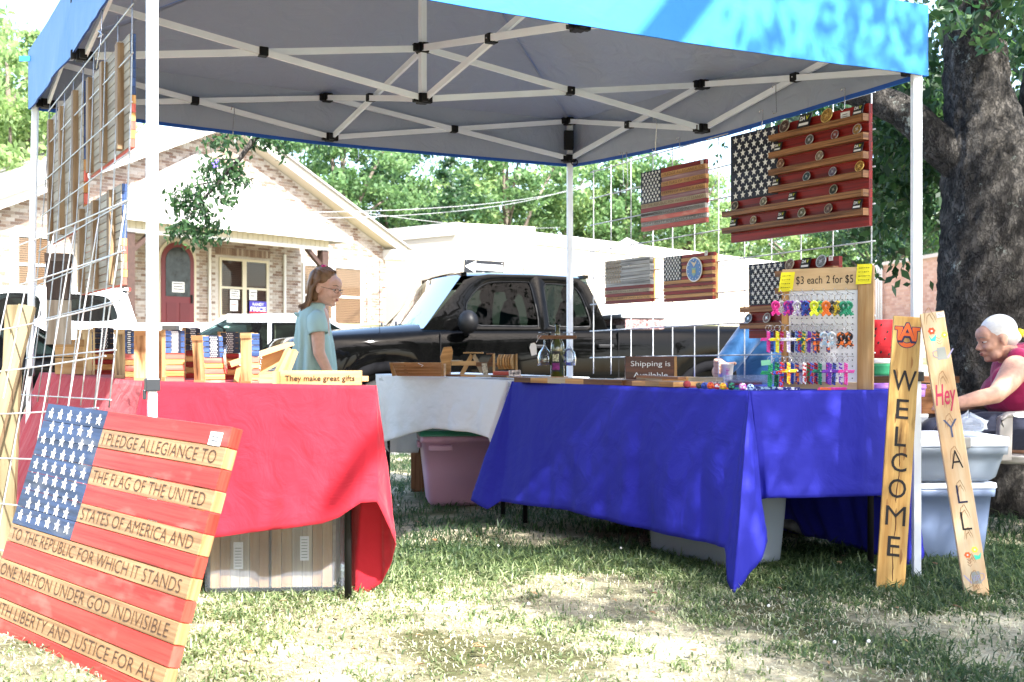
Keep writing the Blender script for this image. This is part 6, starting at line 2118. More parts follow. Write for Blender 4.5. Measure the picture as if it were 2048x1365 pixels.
PK = (.75, .03, .30); HP = (.70, .10, .45); WH = (.72, .72, .74); PU = (.18, .04, .42); NV = (.02, .03, .18); BL = (.05, .12, .55); YL = (.72, .80, .04); OR = (.80, .18, .02); CA = (.12, .11, .06); GR = (.02, .30, .16); DG = (.01, .14, .08)
RD = (.55, .02, .03); LB = (.42, .60, .75); BK = (.012, .012, .02); YE = (.8, .6, .03); LV = (.50, .42, .68); GB = (.03, .42, .14)
CN_ = {PK: 'hot pink', HP: 'pink', WH: 'white', PU: 'purple', NV: 'navy', BL: 'blue', YL: 'neon yellow', OR: 'orange', CA: 'camouflage', GR: 'green', DG: 'dark green', RD: 'red', LB: 'pale blue', BK: 'black', YE: 'yellow', LV: 'lavender', GB: 'bright green'}
ROWS = [
    ('top', 588, [(1551, PK, PK, 'r', 0), (1563, WH, WH, 'r', .4), (1575, PK, PU, 'r', .3), (1584, HP, PU, 'r', .5), (1594, LV, WH, 'r', .2), (1602, LV, PU, 'r', .6), (1611, NV, BL, 'r', .3), (1617, NV, RD, 'r', .8), (1628, YL, YL, 'r', 0), (1640, YL, GB, 'r', .6), (1652, OR, OR, 'r', .1), (1664, CA, BK, 'r', .5), (1675, CA, YE, 'r', .6), (1687, GR, DG, 'r', .3), (1697, GR, GR, 'r', .5)]),
    ('middle', 650, [(1537, PK, HP, 'c', .1), (1543, BL, NV, 's', .6), (1555, YL, YE, 'c', .0), (1564, HP, RD, 's', .5), (1576, LV, WH, 'c', .1), (1586, NV, BK, 's', .6), (1594, LB, BL, 's', .5), (1600, BL, RD, 's', .4), (1608, YE, DG, 'c', .3), (1619, PU, PU, 's', .6), (1628, OR, NV, 'c', .0), (1636, OR, BK, 's', .5), (1648, LB, WH, 'r', .3), (1663, LB, WH, 'r', .1), (1655, OR, NV, 's', .8), (1682, OR, BK, 'r', .1), (1697, OR, BK, 'r', .4)]),
    ('lowest', 713, [(1541, GB, GR, 'C', .0), (1554, GB, DG, 'C', .4), (1564, BL, RD, 'C', .1), (1577, OR, YE, 'c', .0), (1573, BL, NV, 's', .7), (1585, BL, BL, 's', .8), (1594, OR, NV, 'c', .4), (1601, LV, WH, 's', .6), (1609, RD, WH, 's', .2), (1617, GB, RD, 's', .7), (1624, RD, BL, 's', .4), (1632, NV, RD, 's', .7), (1640, GR, DG, 'c', .2), (1656, PK, PU, 's', .7), (1660, PU, PU, 'c', .1), (1669, BL, NV, 'c', .4), (1681, WH, PU, 's', .3), (1692, PK, HP, 'c', .2)]),
]
ordn = ['first', 'second', 'third', 'fourth', 'fifth', 'sixth', 'seventh', 'eighth', 'ninth', 'tenth', 'eleventh', 'twelfth', 'thirteenth', 'fourteenth', 'fifteenth', 'sixteenth', 'seventeenth', 'eighteenth']
shp = {'r': 'awareness ribbon', 'c': 'cross', 'C': 'large cross', 's': 'straight bar'}
for rn, y0, items in ROWS:
    hx = MK.inverted()
    zrow = (MK.inverted() @ P(1640, y0, 4.88)).z
    # rail and hooks
    for k in range(7):
        x = .035 + k * (wK * .78 - .03) / 6
        b = MB(MK); b.tube([(x, .006, zrow), (x, -.11, zrow - .002), (x - .004, -.135, zrow + .012)], .0016, 6); b.build('peg_hook', M_steel, kb)
    srt = sorted(items, key=lambda q: q[0])
    for px, c1, c2, kind, dp in items:
        Yk = lerp(5.0, 4.80, (px - 1540) / 180) - .10 + .08 * dp
        q = P(px, y0 + 4, Yk); r = .0078
        nm = CN_[c1] if c1 == c2 else CN_[c1] + ' and ' + CN_[c2]
        rank = [i for i, s_i in enumerate(srt) if s_i[0] == px][0]
        kt = thing('keychain', '%s %s keychain, %s from the left in the %s row' % (nm, shp[kind], ordn[rank], rn), 'keychain', q, 'braided cord keychains on the pegboard')
        b = MB(); rr_ = .013
        b.tube([q + Vector((rr_ * math.cos(a), -.003 * math.sin(a), rr_ * math.sin(a) - rr_ * .5)) for a in np.linspace(0, 6.283, 13)], .0014, 6); b.build('split_ring', M_steel, kt)
        m = braid_mat(c1, c2)
        z = q + Vector((0, 0, -.024))
        b = MB()
        if kind == 'r':
            c0 = z + Vector((0, 0, -.016)); R = .0115
            for k in range(12):
                a = -1.0 + k * (2 * math.pi - 1.1) / 11 - .02 + math.pi * .5 - .0
                a = math.radians(-60 + k * 300 / 11)
                b.ell(c0 + Vector((R * math.cos(a), .0, R * math.sin(a))), (.0088, .0088, .0088), 6)
            for sg in (-1, 1): braid(b, c0 + Vector((sg * -.006, 0, -.016)), c0 + Vector((sg * .014, 0, -.038)), .0075)
        elif kind == 's':
            braid(b, z, z + Vector((random.uniform(-.004, .004), 0, -.080)), .0076)
        else:
            k = 1.25 if kind == 'C' else 1.
            braid(b, z, z + Vector((random.uniform(-.004, .004), 0, -.082 * k)), r * k * .95)
            braid(b, z + Vector((-.030 * k, -.004, -.03 * k)), z + Vector((.030 * k, -.004, -.03 * k)), r * k * .85)
        b.build('cord', m, kt)
        if kind in 'cC':
            b = MB(); b.ell(z + Vector((0, -.012, -.03 * (1.25 if kind == 'C' else 1))), (.0032, .0032, .0032), 8); b.build('bead', M_white_paint, kt)
b = MB(); M = frame(P(1523, 732, 4.85), (1, 0, .1), (0, 0, 1)); b.M = M; b.box(0, .04, 0, .001, 0, .022); tag(b.build('green_ticket', mat('green_card', (.18, .5, .32))), 'small green ticket hanging by the bright green cross keychain', 'ticket')

# knotted balls and cords on the cloth
for k, (px, c1, c2, r) in enumerate([(1374, (.22, .02, .03), (.3, .03, .04), .0165), (1398, CA, BK, .013), (1409, BL, NV, .0135), (1421, OR, RD, .0145), (1434, RD, WH, .0125), (1446, YE, OR, .014), (1463, BK, GR, .015), (1485, HP, WH, .015), (1501, LB, NV, .0135)]):
    Yk = lerp(5.0, 4.70, k / 8); c0 = Vector((at(px, Yk), Yk, TB + r))
    t_ = thing('knotted_ball', ['dark red knotted cord ball at the left end of the row', 'camouflage knotted ball beside the dark red one', 'plain blue knotted ball near the camouflage one', 'orange red knotted ball in the row', 'red and white knotted ball in the row', 'yellow and orange knotted ball in the row', 'black and green knotted ball right of the yellow one', 'pink and white knotted ball near the right end', 'pale blue knotted ball at the right end of the row'][k], 'knotted ball', c0 - Vector((0, 0, r)), 'knotted cord balls on the blue cloth')
    b = MB()
    for ax in ('X', 'Y', 'Z'):
        T = Matrix.Rotation(math.radians(90), 4, ax)
        for o_ in (-.45, 0, .45):
            rr_ = math.sqrt(max(.05, 1 - o_ * o_)) * r * .8
            b.tube([c0 + (T @ Vector((rr_ * math.cos(a), rr_ * math.sin(a), o_ * r))) for a in np.linspace(0, 6.283, 13)], r * .26, 6, cap=False)
    b.ell(c0, (r * .75,) * 3, 8); b.build('knot', braid_mat(c1, c2), t_)
    b = MB(); braid(b, c0 + Vector((r, 0, -r * .6)), c0 + Vector((r + .03, .02, -r * .65)), .004); b.build('cord', braid_mat(c2, c1), t_)
for lb, a, c, c1, c2 in (('pink braided cord lying left of the knotted balls', (1342, 5.35), (1366, 5.3), PK, HP), ('blue and white braided cord before the plastic box', (1510, 4.85), (1550, 4.82), LB, NV), ('navy and white braided cord before the pegboard', (1552, 4.8), (1598, 4.76), NV, WH),
                         ('orange and pink braided cord under the pegboard', (1637, 4.74), (1662, 4.73), OR, PK), ('short pink braided cord under the pegboard', (1664, 4.75), (1692, 4.76), PK, HP)):
    b = MB(); braid(b, (at(a[0], a[1]), a[1], TB + .006), (at(c[0], c[1]), c[1], TB + .006), .0055); tag(b.build('braided_cord', braid_mat(c1, c2)), lb, 'braided cord', 'braided cords on the blue cloth')
t7, _ = tote('low open clear plastic box behind the knotted balls', (at(1502, 5.35), 5.35, TB), 0, .24, .14, .05, M_tote_clear, .008, name='plastic_box', handles=False)
b = MB(); b.box(at(1458, 5.35), at(1520, 5.35), 5.31, 5.39, TB + .006, TB + .02, j=.003); tag(b.build('cord_bundle', mat('dark_red_cord', (.3, .02, .03), var=.5, scale=60)), 'bundle of cords inside the clear plastic box', 'cords')
Yc = 5.9; cx_ = at(1451, Yc); b = MB(); b.lathe([(.032, 0), (.034, .004), (.042, .085), (.043, .087)], 24, (cx_, Yc, P(0, 762, Yc).z)); tu = b.build('tumbler', mat('brushed_steel', (.5, .48, .5), rough=.35, metal=.5, var=.2, scale=9))
tag(tu, 'steel tumbler with purple lettering held by the person in blue', 'tumbler')
text_on('lettering', 'LIFE', Vector((cx_ + .012, Yc - .0415, P(0, 760, Yc).z)), (0, .02, 1), (-1, -.1, 0), .06, .018, mat('purple_print', (.25, .05, .25)), tu)

# ---------------------------------------------------------------- porch sign boards


def sign_board(label, BL_, BR_, TL_, TR_, th, m, sidem=None):
    t = thing('porch_sign', label, 'sign board', BL_, 'tall porch signs leaning at the right post')
    ux = ((BR_ - BL_) + (TR_ - TL_)) / 2; uy = ((TL_ - BL_) + (TR_ - BR_)) / 2
    M = frame(BL_, ux, uy); w_, h_ = ux.length, uy.length
    b = MB(M); b.box(0, w_, 0, th, 0, h_); o = b.build('plank', m, t); bevel(o, .0025)
    return t, M, w_, h_


wel, MWl, ww_, wh_ = sign_board('tall torched pine sign spelling WELCOME downwards, leaning at the right post', P(1752, 1176, 4.42), P(1809, 1184, 4.40), P(1797, 634, 4.50), P(1854, 636, 4.48), .022,
                                wood('torched_welcome_wood', (.62, .40, .14), (.40, .21, .06), rough=.42, grain=26, burn=.55))
U = MWl.to_3x3() @ Vector((1, 0, 0)); V_ = MWl.to_3x3() @ Vector((0, 0, 1))
for ch, y, hgt, wdt in (('W', 764, 42, 46), ('E', 821, 40, 24), ('L', 876, 40, 22), ('C', 927, 38, 30), ('O', 979, 38, 34), ('M', 1033, 40, 38), ('E', 1093, 40, 24)):
    z = (1178 - y) / (1178 - 635) * wh_
    hh = hgt / F * 4.45; wd = wdt / F * 4.45
    text_on('letter', ch, MWl @ Vector((ww_ / 2 - wd / 2 + .002, -.0006, z - hh / 2)), U, V_, wd, hh, M_ink, wel, bold=-.006 if ch == 'M' else .003)
zc = (1178 - 672) / (1178 - 635) * wh_
def upoly(g):
    """Block U with serifs and a round bowl; g grows the outline."""
    cx_, ro, ri = ww_ * .52, .036 + g, .020 - g
    o = [(cx_ - .046 - g, .030 + g), (cx_ - .018 + g, .030 + g), (cx_ - .018 + g, .018 - g), (cx_ - ri, .018 - g)]
    o += [(cx_ - ri * math.cos(a), -.014 - ri * math.sin(a)) for a in np.linspace(0, math.pi, 9)]
    o += [(cx_ + ri, .018 - g), (cx_ + .018 - g, .018 - g), (cx_ + .018 - g, .030 + g), (cx_ + .046 + g, .030 + g), (cx_ + .046 + g, .018 - g), (cx_ + ro, .018 - g)]
    o += [(cx_ + ro * math.cos(a), -.014 - ro * math.sin(a)) for a in np.linspace(0, math.pi, 11)]
    o += [(cx_ - ro, .018 - g), (cx_ - .046 - g, .018 - g)]
    return [(x, zc + z) for x, z in o]


for mt, g, bd, lf in ((mat('logo_navy', (.015, .02, .07)), .003, .075, .0008), (mat('logo_orange', (.70, .12, .02)), 0, .02, .0014)):
    b = MB(MWl); b.prism(upoly(g), -lf, 0); b.build('logo', mt, wel)
for mt, bd, lf, dx in ((mat('logo_navy', (0, 0, 0)), .075, .0022, .0032), (mat('logo_orange', (0, 0, 0)), .02, .0028, 0)):
    text_on('logo', 'A', MWl @ Vector((ww_ * .52 - .033 - dx, 0, zc - .022 - dx)), U, V_, .066 + 2 * dx, .066 + dx * .6, mt, wel, bold=bd, lift=lf)
b = MB(MWl); rj = random.Random(2)
for z0, z1 in ((.03, .17), (.20, .31), (.33, .46), (.47, .56)):
    b.tube([(ww_ * .52 + .003 * math.sin(z * 31) + rj.uniform(-.001, .001), -.0002, z) for z in np.linspace(z0, z1, 12)], [.0006] + [.0013 + .0006 * rj.random() for _ in range(10)] + [.0005], 5)
tag(b.build('pith_cracks', mat('scorched_crack', (.10, .025, .01), rough=.8), wel), kind='stuff')
b = MB(MWl)
for x, z, s in ((.7, .50, 1), (.25, .78, .8), (.75, .83, .7), (.2, .30, .8), (.8, .12, .9), (.3, .62, .6)):
    b.prism([(ww_ * x + .006 * s * math.cos(t), z * wh_ + .03 * s * math.sin(t) * (1 + .3 * math.cos(3 * t))) for t in np.linspace(0, 5.9, 14)], -.0004, 0)
tag(b.build('scorch_marks', mat('scorch_brown', (.30, .14, .04), rough=.7), wel), kind='stuff')
hey, MHy, hw_, hh_ = sign_board('tall pale pine sign painted Hey Y ALL with flowers, leaning to the right', P(1931, 1197, 4.27), P(1984, 1190, 4.25), P(1839, 626, 4.40), P(1883, 622, 4.38), .036,
                                wood('pale_sign_pine', (.70, .55, .36), (.60, .36, .18), rough=.5, grain=17))
b = MB(MHy)
for z, s, x in ((.96, 1.2, .35), (.74, 1., .5), (.66, .8, .55), (.59, 1., .5), (.47, 1.1, .5), (.36, .9, .5), (.27, 1., .5), (.20, .8, .52), (.115, .7, .5), (.035, 1.2, .5), (.02, .7, .5)):
    for q in (1, .6):
        b.tube([(hw_ * x + hw_ * .22 * s * q * u, -.0001, z * hh_ + .05 * s * q * (1 - u * u) + .004 * math.sin(9 * u)) for u in np.linspace(-1, 1, 11)], [.0004, .001, .0012, .0012, .0013, .0014, .0013, .0012, .0012, .001, .0004], 5)
tag(b.build('grain_arches', mat('grain_brown', (.36, .19, .08), rough=.7), hey), kind='stuff')
U = MHy.to_3x3() @ Vector((1, 0, 0)); V_ = MHy.to_3x3() @ Vector((0, 0, 1))
def hz(y): return (1194 - y) / (1194 - 624) * hh_
M_pinkpaint = mat('pink_paint', (.50, .03, .09)); M_bluep = mat('slate_blue_paint', (.07, .09, .17))
text_on('lettering', 'Hey', MHy @ Vector((hw_ * .06, 0, hz(812))), U, V_, hw_ * .88, .078, M_pinkpaint, hey, bold=.01, shear=.3)
for ch, y, wd, m in (('Y', 860, .050, M_bluep), ('A', 922, .042, M_ink), ('L', 991, .034, mat('dark_blue_paint', (.02, .02, .06))), ('L', 1044, .034, M_ink)):
    text_on('letter', ch, MHy @ Vector((hw_ * .52 - wd / 2, 0, hz(y) - .036)), U, V_, wd, .072, m, hey, bold=-.012)
def flower(x, z, r, col, nm='flower'):
    b = MB(MHy)
    for k in range(6):
        a = k * math.pi / 3; b.prism([(x + r * .65 * math.cos(a) + r * .42 * math.cos(t), z + r * .65 * math.sin(a) + r * .42 * math.sin(t)) for t in np.linspace(0, 5.8, 9)], -.0008 - .0001 * k, 0)
    f_ = b.build(nm, mat('paint_%d' % int(col[0] * 99 + col[1] * 990), col), hey)
    b = MB(MHy); b.prism([(x + r * .3 * math.cos(t), z + r * .3 * math.sin(t)) for t in np.linspace(0, 5.6, 9)], -.0018, -.0015); b.build('eye', M_paper, f_)
def leaf(pts, col, nm='leaf'):
    b = MB(MHy); b.prism(pts, -.0007, 0); b.build(nm, mat('leafpaint_%d' % int(col[1] * 990 + col[0] * 99), col), hey)
def can(x, z, s, flip=1):
    b = MB(MHy); b.prism([(x, z), (x + .034 * s, z), (x + .031 * s, z + .045 * s), (x + .003 * s, z + .045 * s)], -.0008, 0)
    c_ = b.build('watering_can', mat('can_grey', (.30, .31, .28)), hey)
    b = MB(MHy); X = (lambda q: x + .017 * s + flip * (q - .017) * s)
    b.prism([(X(.034), z + .008), (X(.056), z + .036 * s), (X(.06), z + .034 * s), (X(.036), z + .001)], -.0007, 0)
    b.tube([(X(.001), -.0008, z + .008), (X(-.012), -.0008, z + .018), (X(-.012), -.0008, z + .034), (X(.002), -.0008, z + .038)], .0012, 5); b.build('spout', mat('can_lilac', (.35, .33, .50)), c_)
def sprig(x, z, s, sg=1):
    b = MB(MHy)
    for k in range(3):
        b.prism([(x, z + k * .010), (x - .010 * s, z + .008 + k * .010), (x - .011 * s, z + .006 + k * .010), (x, z - .002 + k * .010)], -.0007, 0); b.prism([(x, z - .002 + k * .010), (x + .010 * s, z + .006 + k * .010), (x + .011 * s, z + .008 + k * .010), (x, z + k * .010)], -.0007, 0)
    b.build('sprig', mat('sprig_brown', (.25, .12, .08)), hey)
flower(hw_ * .36, hz(662), .013, (.75, .10, .03)); flower(hw_ * .86, hz(673), .011, (.72, .66, .05))
leaf([(hw_ * .30, hz(678)), (hw_ * .2, hz(668)), (hw_ * .26, hz(682)), (hw_ * .45, hz(684)), (hw_ * .55, hz(668)), (hw_ * .42, hz(674))], (.05, .62, .42))
sprig(hw_ * .62, hz(690), 1.); can(hw_ * .42, hz(722), 1.05)
flower(hw_ * .36, hz(1111), .011, (.78, .14, .03)); flower(hw_ * .68, hz(1102), .011, (.7, .68, .06))
leaf([(hw_ * .6, hz(1112)), (hw_ * .66, hz(1122)), (hw_ * .85, hz(1120)), (hw_ * .92, hz(1108)), (hw_ * .8, hz(1114))], (.06, .6, .42))
sprig(hw_ * .40, hz(1133), .8); can(hw_ * .36, hz(1168), 1., -1)
text_on('lettering', 'VIP', MHy @ Vector((hw_ * .37, 0, hz(1162))), U, V_, .03, .02, mat('can_lilac', (0, 0, 0)), hey, lift=.0022)
price_tag(hey, MHy, hw_ * .66, hh_ - .025, .028, .02)

# watermelon cushion on a bench behind the right hand post
Y = 5.75; wm = thing('watermelon_banner', 'watermelon coloured cloth, red with black seeds over white and green bands', 'banner', P(1744, 752, Y))
def wmb(nm, y0, y1, m, dy=0, px1=1840):
    rows = [[P(px, y, Y + .007 * math.sin(px * .06) + dy) for px in np.linspace(1744, px1, 14)] for y in np.linspace(y0, y1, 5)]
    b = MB(); b.grid(rows); o = b.build(nm, m, wm); s = o.modifiers.new('s', 'SOLIDIFY'); s.thickness = .01; return o
wmb('red_field', 640, 717, fabric('melon_red', (.50, .012, .02), transl=.2)); wmb('white_band', 717.5, 727, fabric('melon_white', (.6, .6, .62))); wmb('green_band', 727.5, 752, fabric('melon_green', (.01, .16, .07)))
b = MB()
for px, y in ((1752, 658), (1763, 650), (1775, 664), (1789, 652), (1757, 686), (1770, 678), (1783, 694), (1795, 675), (1762, 705), (1778, 709), (1750, 672), (1786, 668)):
    q = P(px, y, Y + .007 * math.sin(px * .06) - .012); b.ell(q, (.0045, .002, .008), 8, Matrix.Rotation(.5, 4, 'Y'))
b.build('seeds', M_ink, wm)
bn = thing('wooden_bench', 'brown wooden bench board behind the right hand end of the blue table', 'bench', (1.95, 5.9, 0))
for nm, z0, z1, x0, x1 in (('board', .755, .79, at(1738, 5.8), 2.25), ('apron', .60, .75, at(1742, 5.8), 2.2)):
    b = MB(); b.box(x0, x1, 5.78, 5.98, z0, z1); bevel(b.build(nm, M_walnut, bn), .003)
for x in (at(1750, 5.8), 2.15):
    b = MB(); b.box(x, x + .05, 5.82, 5.94, 0, .6); b.build('leg', M_walnut, bn)
# ---------------------------------------------------------------- big tree at the right
def bark_tube(path, radii, nu=72, nv=110, amp=.022, seed=0, flare=True):
    pts = catmull([tuple(p_) + (r_,) for p_, r_ in zip(path, radii)], nv)
    b = MB(); rows = []
    prev = None
    for k, q in enumerate(pts):
        c = Vector(q[:3]); d = Vector(pts[min(k + 1, nv - 1)][:3]) - Vector(pts[max(k - 1, 0)][:3]); d.normalize()
        a = d.orthogonal().normalized() if prev is None else (prev - d * prev.dot(d)).normalized()
        prev = a; e = d.cross(a)
        row = []
        for i in range(nu):
            t = 2 * math.pi * i / nu
            nrm = a * math.cos(t) + e * math.sin(t)
            s = c + nrm * q[3]
            v = Vector((s.x * 9 + seed, s.y * 9, s.z * 5))
            h = abs(mnoise.noise(v)) * 1.1 + .8 * abs(mnoise.noise(v * 2.6)) + .35 * mnoise.noise(v * 6)
            big_ = .045 * mnoise.noise(Vector((s.x * 2.2, s.y * 2.2 + seed, s.z * 1.1)))
            fl = 1 + (.35 * max(0, .35 - s.z) * (1 + .6 * math.sin(5 * t)) if flare else 0)
            row.append(c + nrm * (q[3] * fl + amp * (h - .6) + big_ * q[3] * 3))
        rows.append(row)
    b.grid(rows, closed=True)
    return b


M_tbark = bpy.data.materials.new('flaking_bark'); M_tbark.use_nodes = True
_t = M_tbark.node_tree; _N, _L = _t.nodes, _t.links; _b = _N['Principled BSDF']; setp(_b, 'Roughness', .9); setp(_b, 'Specular IOR Level', .2)
_tc = _N.new('ShaderNodeTexCoord'); _mp = _N.new('ShaderNodeMapping'); _mp.inputs['Scale'].default_value = (1, 1, .55); _L.new(_tc.outputs['Object'], _mp.inputs[0])
_v = _N.new('ShaderNodeTexVoronoi'); _v.inputs['Scale'].default_value = 26; _n = _N.new('ShaderNodeTexNoise'); _n.inputs['Scale'].default_value = 11; _n.inputs['Detail'].default_value = 10; _n.inputs['Roughness'].default_value = .72
_L.new(_mp.outputs[0], _n.inputs['Vector'])
_ad = _N.new('ShaderNodeVectorMath'); _ad.operation = 'MULTIPLY_ADD'; _ad.inputs[1].default_value = (.30, .30, .22); _L.new(_n.outputs['Color'], _ad.inputs[0]); _L.new(_mp.outputs[0], _ad.inputs[2]); _L.new(_ad.outputs[0], _v.inputs['Vector'])
_r = _N.new('ShaderNodeValToRGB'); _e = _r.color_ramp.elements
for _ in range(4): _e.new(.5)
for _i, (_p, _c) in enumerate([(.30, (.008, .0075, .007)), (.45, (.034, .031, .028)), (.54, (.066, .060, .053)), (.62, (.11, .10, .088)), (.69, (.16, .15, .135)), (.76, (.13, .06, .03))]):
    _e[_i].position = _p; _e[_i].color = _c + (1,)
_L.new(_n.outputs[0], _r.inputs[0])
_n2 = _N.new('ShaderNodeTexNoise'); _n2.inputs['Scale'].default_value = 4.5; _n2.inputs['Detail'].default_value = 8; _n2.inputs['Roughness'].default_value = .8; _L.new(_tc.outputs['Object'], _n2.inputs['Vector'])
_r2 = _N.new('ShaderNodeValToRGB'); _r2.color_ramp.elements[0].position = .60; _r2.color_ramp.elements[1].position = .66; _L.new(_n2.outputs[0], _r2.inputs[0])
_m1 = _N.new('ShaderNodeMixRGB'); _L.new(_r2.outputs[0], _m1.inputs[0]); _L.new(_r.outputs[0], _m1.inputs[1]); _m1.inputs[2].default_value = (.26, .29, .26, 1)
_r3 = _N.new('ShaderNodeValToRGB'); _r3.color_ramp.elements[0].position = .0; _r3.color_ramp.elements[1].position = .09; _L.new(_v.outputs['Distance'], _r3.inputs[0])
_v.feature = 'DISTANCE_TO_EDGE'
_m2 = _N.new('ShaderNodeMixRGB'); _m2.blend_type = 'MULTIPLY'; _m2.inputs[0].default_value = .45; _L.new(_m1.outputs[0], _m2.inputs[1]); _L.new(_r3.outputs[0], _m2.inputs[2]); _L.new(_m2.outputs[0], _b.inputs['Base Color'])
_mx = _N.new('ShaderNodeMath'); _mx.operation = 'ADD'; _L.new(_r3.outputs[0], _mx.inputs[0]); _L.new(_n.outputs[0], _mx.inputs[1])
_bp = _N.new('ShaderNodeBump'); _bp.inputs['Strength'].default_value = .9; _bp.inputs['Distance'].default_value = .018; _L.new(_mx.outputs[0], _bp.inputs['Height']); _L.new(_bp.outputs[0], _b.inputs['Normal'])

bt = thing('big_tree', 'big dark trunked tree with flaking bark at the right of the stall', 'tree', (2.85, 6.65, 0))
bark_tube([(2.86, 6.7, -.1), (2.86, 6.7, .4), (2.88, 6.7, .95), (2.87, 6.7, 1.5), (2.79, 6.7, 2.0), (2.71, 6.7, 2.45), (2.66, 6.7, 2.95), (2.55, 6.75, 3.6), (2.4, 6.8, 4.6)],
          [.43, .40, .395, .375, .27, .185, .17, .16, .12], amp=.024, nu=96, nv=190).build('trunk', M_tbark, bt)
bark_tube([(3.0, 6.82, .9), (3.10, 6.9, 1.45), (3.22, 7.0, 2.1), (3.32, 7.0, 3.0), (3.5, 7.1, 4.4)], [.30, .24, .17, .15, .12], amp=.02, seed=4, flare=False, nv=90).build('branch', M_tbark, bt)
bark_tube([(2.72, 6.7, 1.95), (2.50, 6.72, 2.12), (2.33, 6.76, 2.30), (2.10, 6.82, 2.44), (1.7, 6.95, 2.62), (1.3, 7.1, 3.2), (.9, 7.2, 4.2)], [.14, .115, .095, .085, .08, .07, .05], amp=.012, seed=8, flare=False, nv=80, nu=40).build('branch', M_tbark, bt)
for path, rad in (([(2.6, 6.7, 3.2), (2.5, 5.4, 4.1), (2.3, 3.6, 4.7), (2.1, 1.6, 4.9), (1.9, .2, 5.0)], [.16, .13, .10, .07, .04]), ([(2.5, 5.2, 4.2), (1.8, 4., 4.9), (1.2, 2.6, 5.2)], [.09, .06, .03]),
                  ([(2.6, 6.7, 3.6), (3.6, 5.2, 4.6), (4.3, 3.2, 5.2)], [.14, .10, .05]), ([(3.2, 6.9, 3.6), (4.6, 7.4, 4.8), (6, 7.8, 5.6)], [.14, .10, .05])):
    bark_tube(path, rad, nu=20, nv=40, amp=.008, flare=False).build('branch', M_tbark, bt)

r_ = np.random.default_rng(5)
L_c = []


def blob(c, s, n):
    L_c.append(np.array(c) + r_.normal(size=(n, 3)) * np.array(s))


def pbox(px, py, Yr, n, cl=0):
    """Leaf centres gathered in hanging sprays inside a picture-sized region at real distances."""
    for k in range(cl):
        x = r_.uniform(*px); y = r_.uniform(*py); Y = r_.uniform(*Yr)
        c = np.array(P(x, y, Y)); m = n // cl
        t = r_.random(m)
        d = r_.normal(size=3) * np.array([.22, .22, .05]); d[2] -= .14
        L_c.append(c + t[:, None] * d + r_.normal(size=(m, 3)) * np.array([.05, .05, .04]))


# leaves in the picture
pbox((1740, 1905), (150, 340), (7.0, 9.5), 6400, 150)
pbox((1745, 1885), (330, 450), (7.2, 9.5), 1800, 60)
pbox((1745, 1800), (400, 520), (7.0, 8.5), 220, 9)
pbox((1855, 2060), (-60, 55), (5.4, 6.6), 420, 18)
pbox((2015, 2070), (60, 300), (7.2, 8.2), 500, 18)
pbox((1940, 1990), (20, 80), (5.6, 6.2), 60, 3)
pbox((1560, 1760), (150, 265), (7.6, 9.6), 1800, 60)
pbox((1850, 2080), (-30, 200), (7.4, 9.5), 1600, 50)
# crown above and towards the viewer: what dapples the right side of the stall
for c, s, n in [((2.3, .9, 4.7), (.5, .6, .3), 3200), ((1.6, .35, 4.6), (.3, .35, .25), 1300), ((1.75, 1.6, 4.8), (.35, .45, .25), 2400), ((1.15, 2.1, 4.9), (.28, .4, .25), 1900), ((1.9, 3.8, 5.0), (.4, .5, .25), 2200), ((2.8, 2.9, 5.0), (.5, .5, .25), 2600), ((.75, 1.9, 5.0), (.25, .4, .2), 700), ((3.2, 1.6, 4.9), (.6, .7, .35), 1500), ((2.9, -.4, 4.8), (.7, .6, .3), 1500), ((2.0, 2.1, 4.8), (.35, .4, .25), 420),
                ((1.2, 1.6, 4.8), (.18, .22, .2), 110), ((.75, .62, 4.7), (.16, .10, .12), 330), ((1.25, .95, 4.7), (.22, .25, .2), 220), ((1.7, 2.5, 4.9), (.35, .3, .2), 260), ((1.2, 2.5, 5.0), (.4, .3, .2), 150), ((2.4, 3.2, 4.9), (.5, .5, .3), 700), ((.6, 2.2, 5.0), (.3, .2, .2), 60),
                ((3.2, 3.8, 5.0), (.7, .8, .4), 1300), ((3.6, 6, 5.6), (1.2, 1.2, .6), 2200), ((2.2, 7, 5.4), (1.1, 1., .5), 1500), ((4.6, 2.8, 5.2), (.8, 1., .4), 1200), ((1.9, -.9, 4.6), (.4, .4, .3), 1500), ((1.62, -.35, 4.6), (.22, .3, .2), 1100), ((2.2, -.1, 4.7), (.4, .4, .25), 2200), ((1.25, .75, 4.6), (.16, .16, .2), 500), ((2.6, 4.8, 4.6), (.6, .6, .3), 700)]:
    if c[2] < 5.4: c = (c[0] + 2.1, c[1] - .52, c[2])
    blob(c, s, n)
C_ = np.concatenate(L_c)
# keep the crown out of the space of the canopy roof
C_ = C_[~((C_[:, 2] < 3.1) & (C_[:, 0] < 1.72) & (C_[:, 1] < 6.9) & (C_[:, 1] > 3))]
V, Fc = leaf_cards(C_, .075, r_, elong=2.0, droop=.8)
tag(link('crown', np_mesh('crown', V, Fc, LEAF['dark'], np.clip(r_.random(len(C_)), .01, 1)), bt, -Vector(bt.location)), kind='stuff')

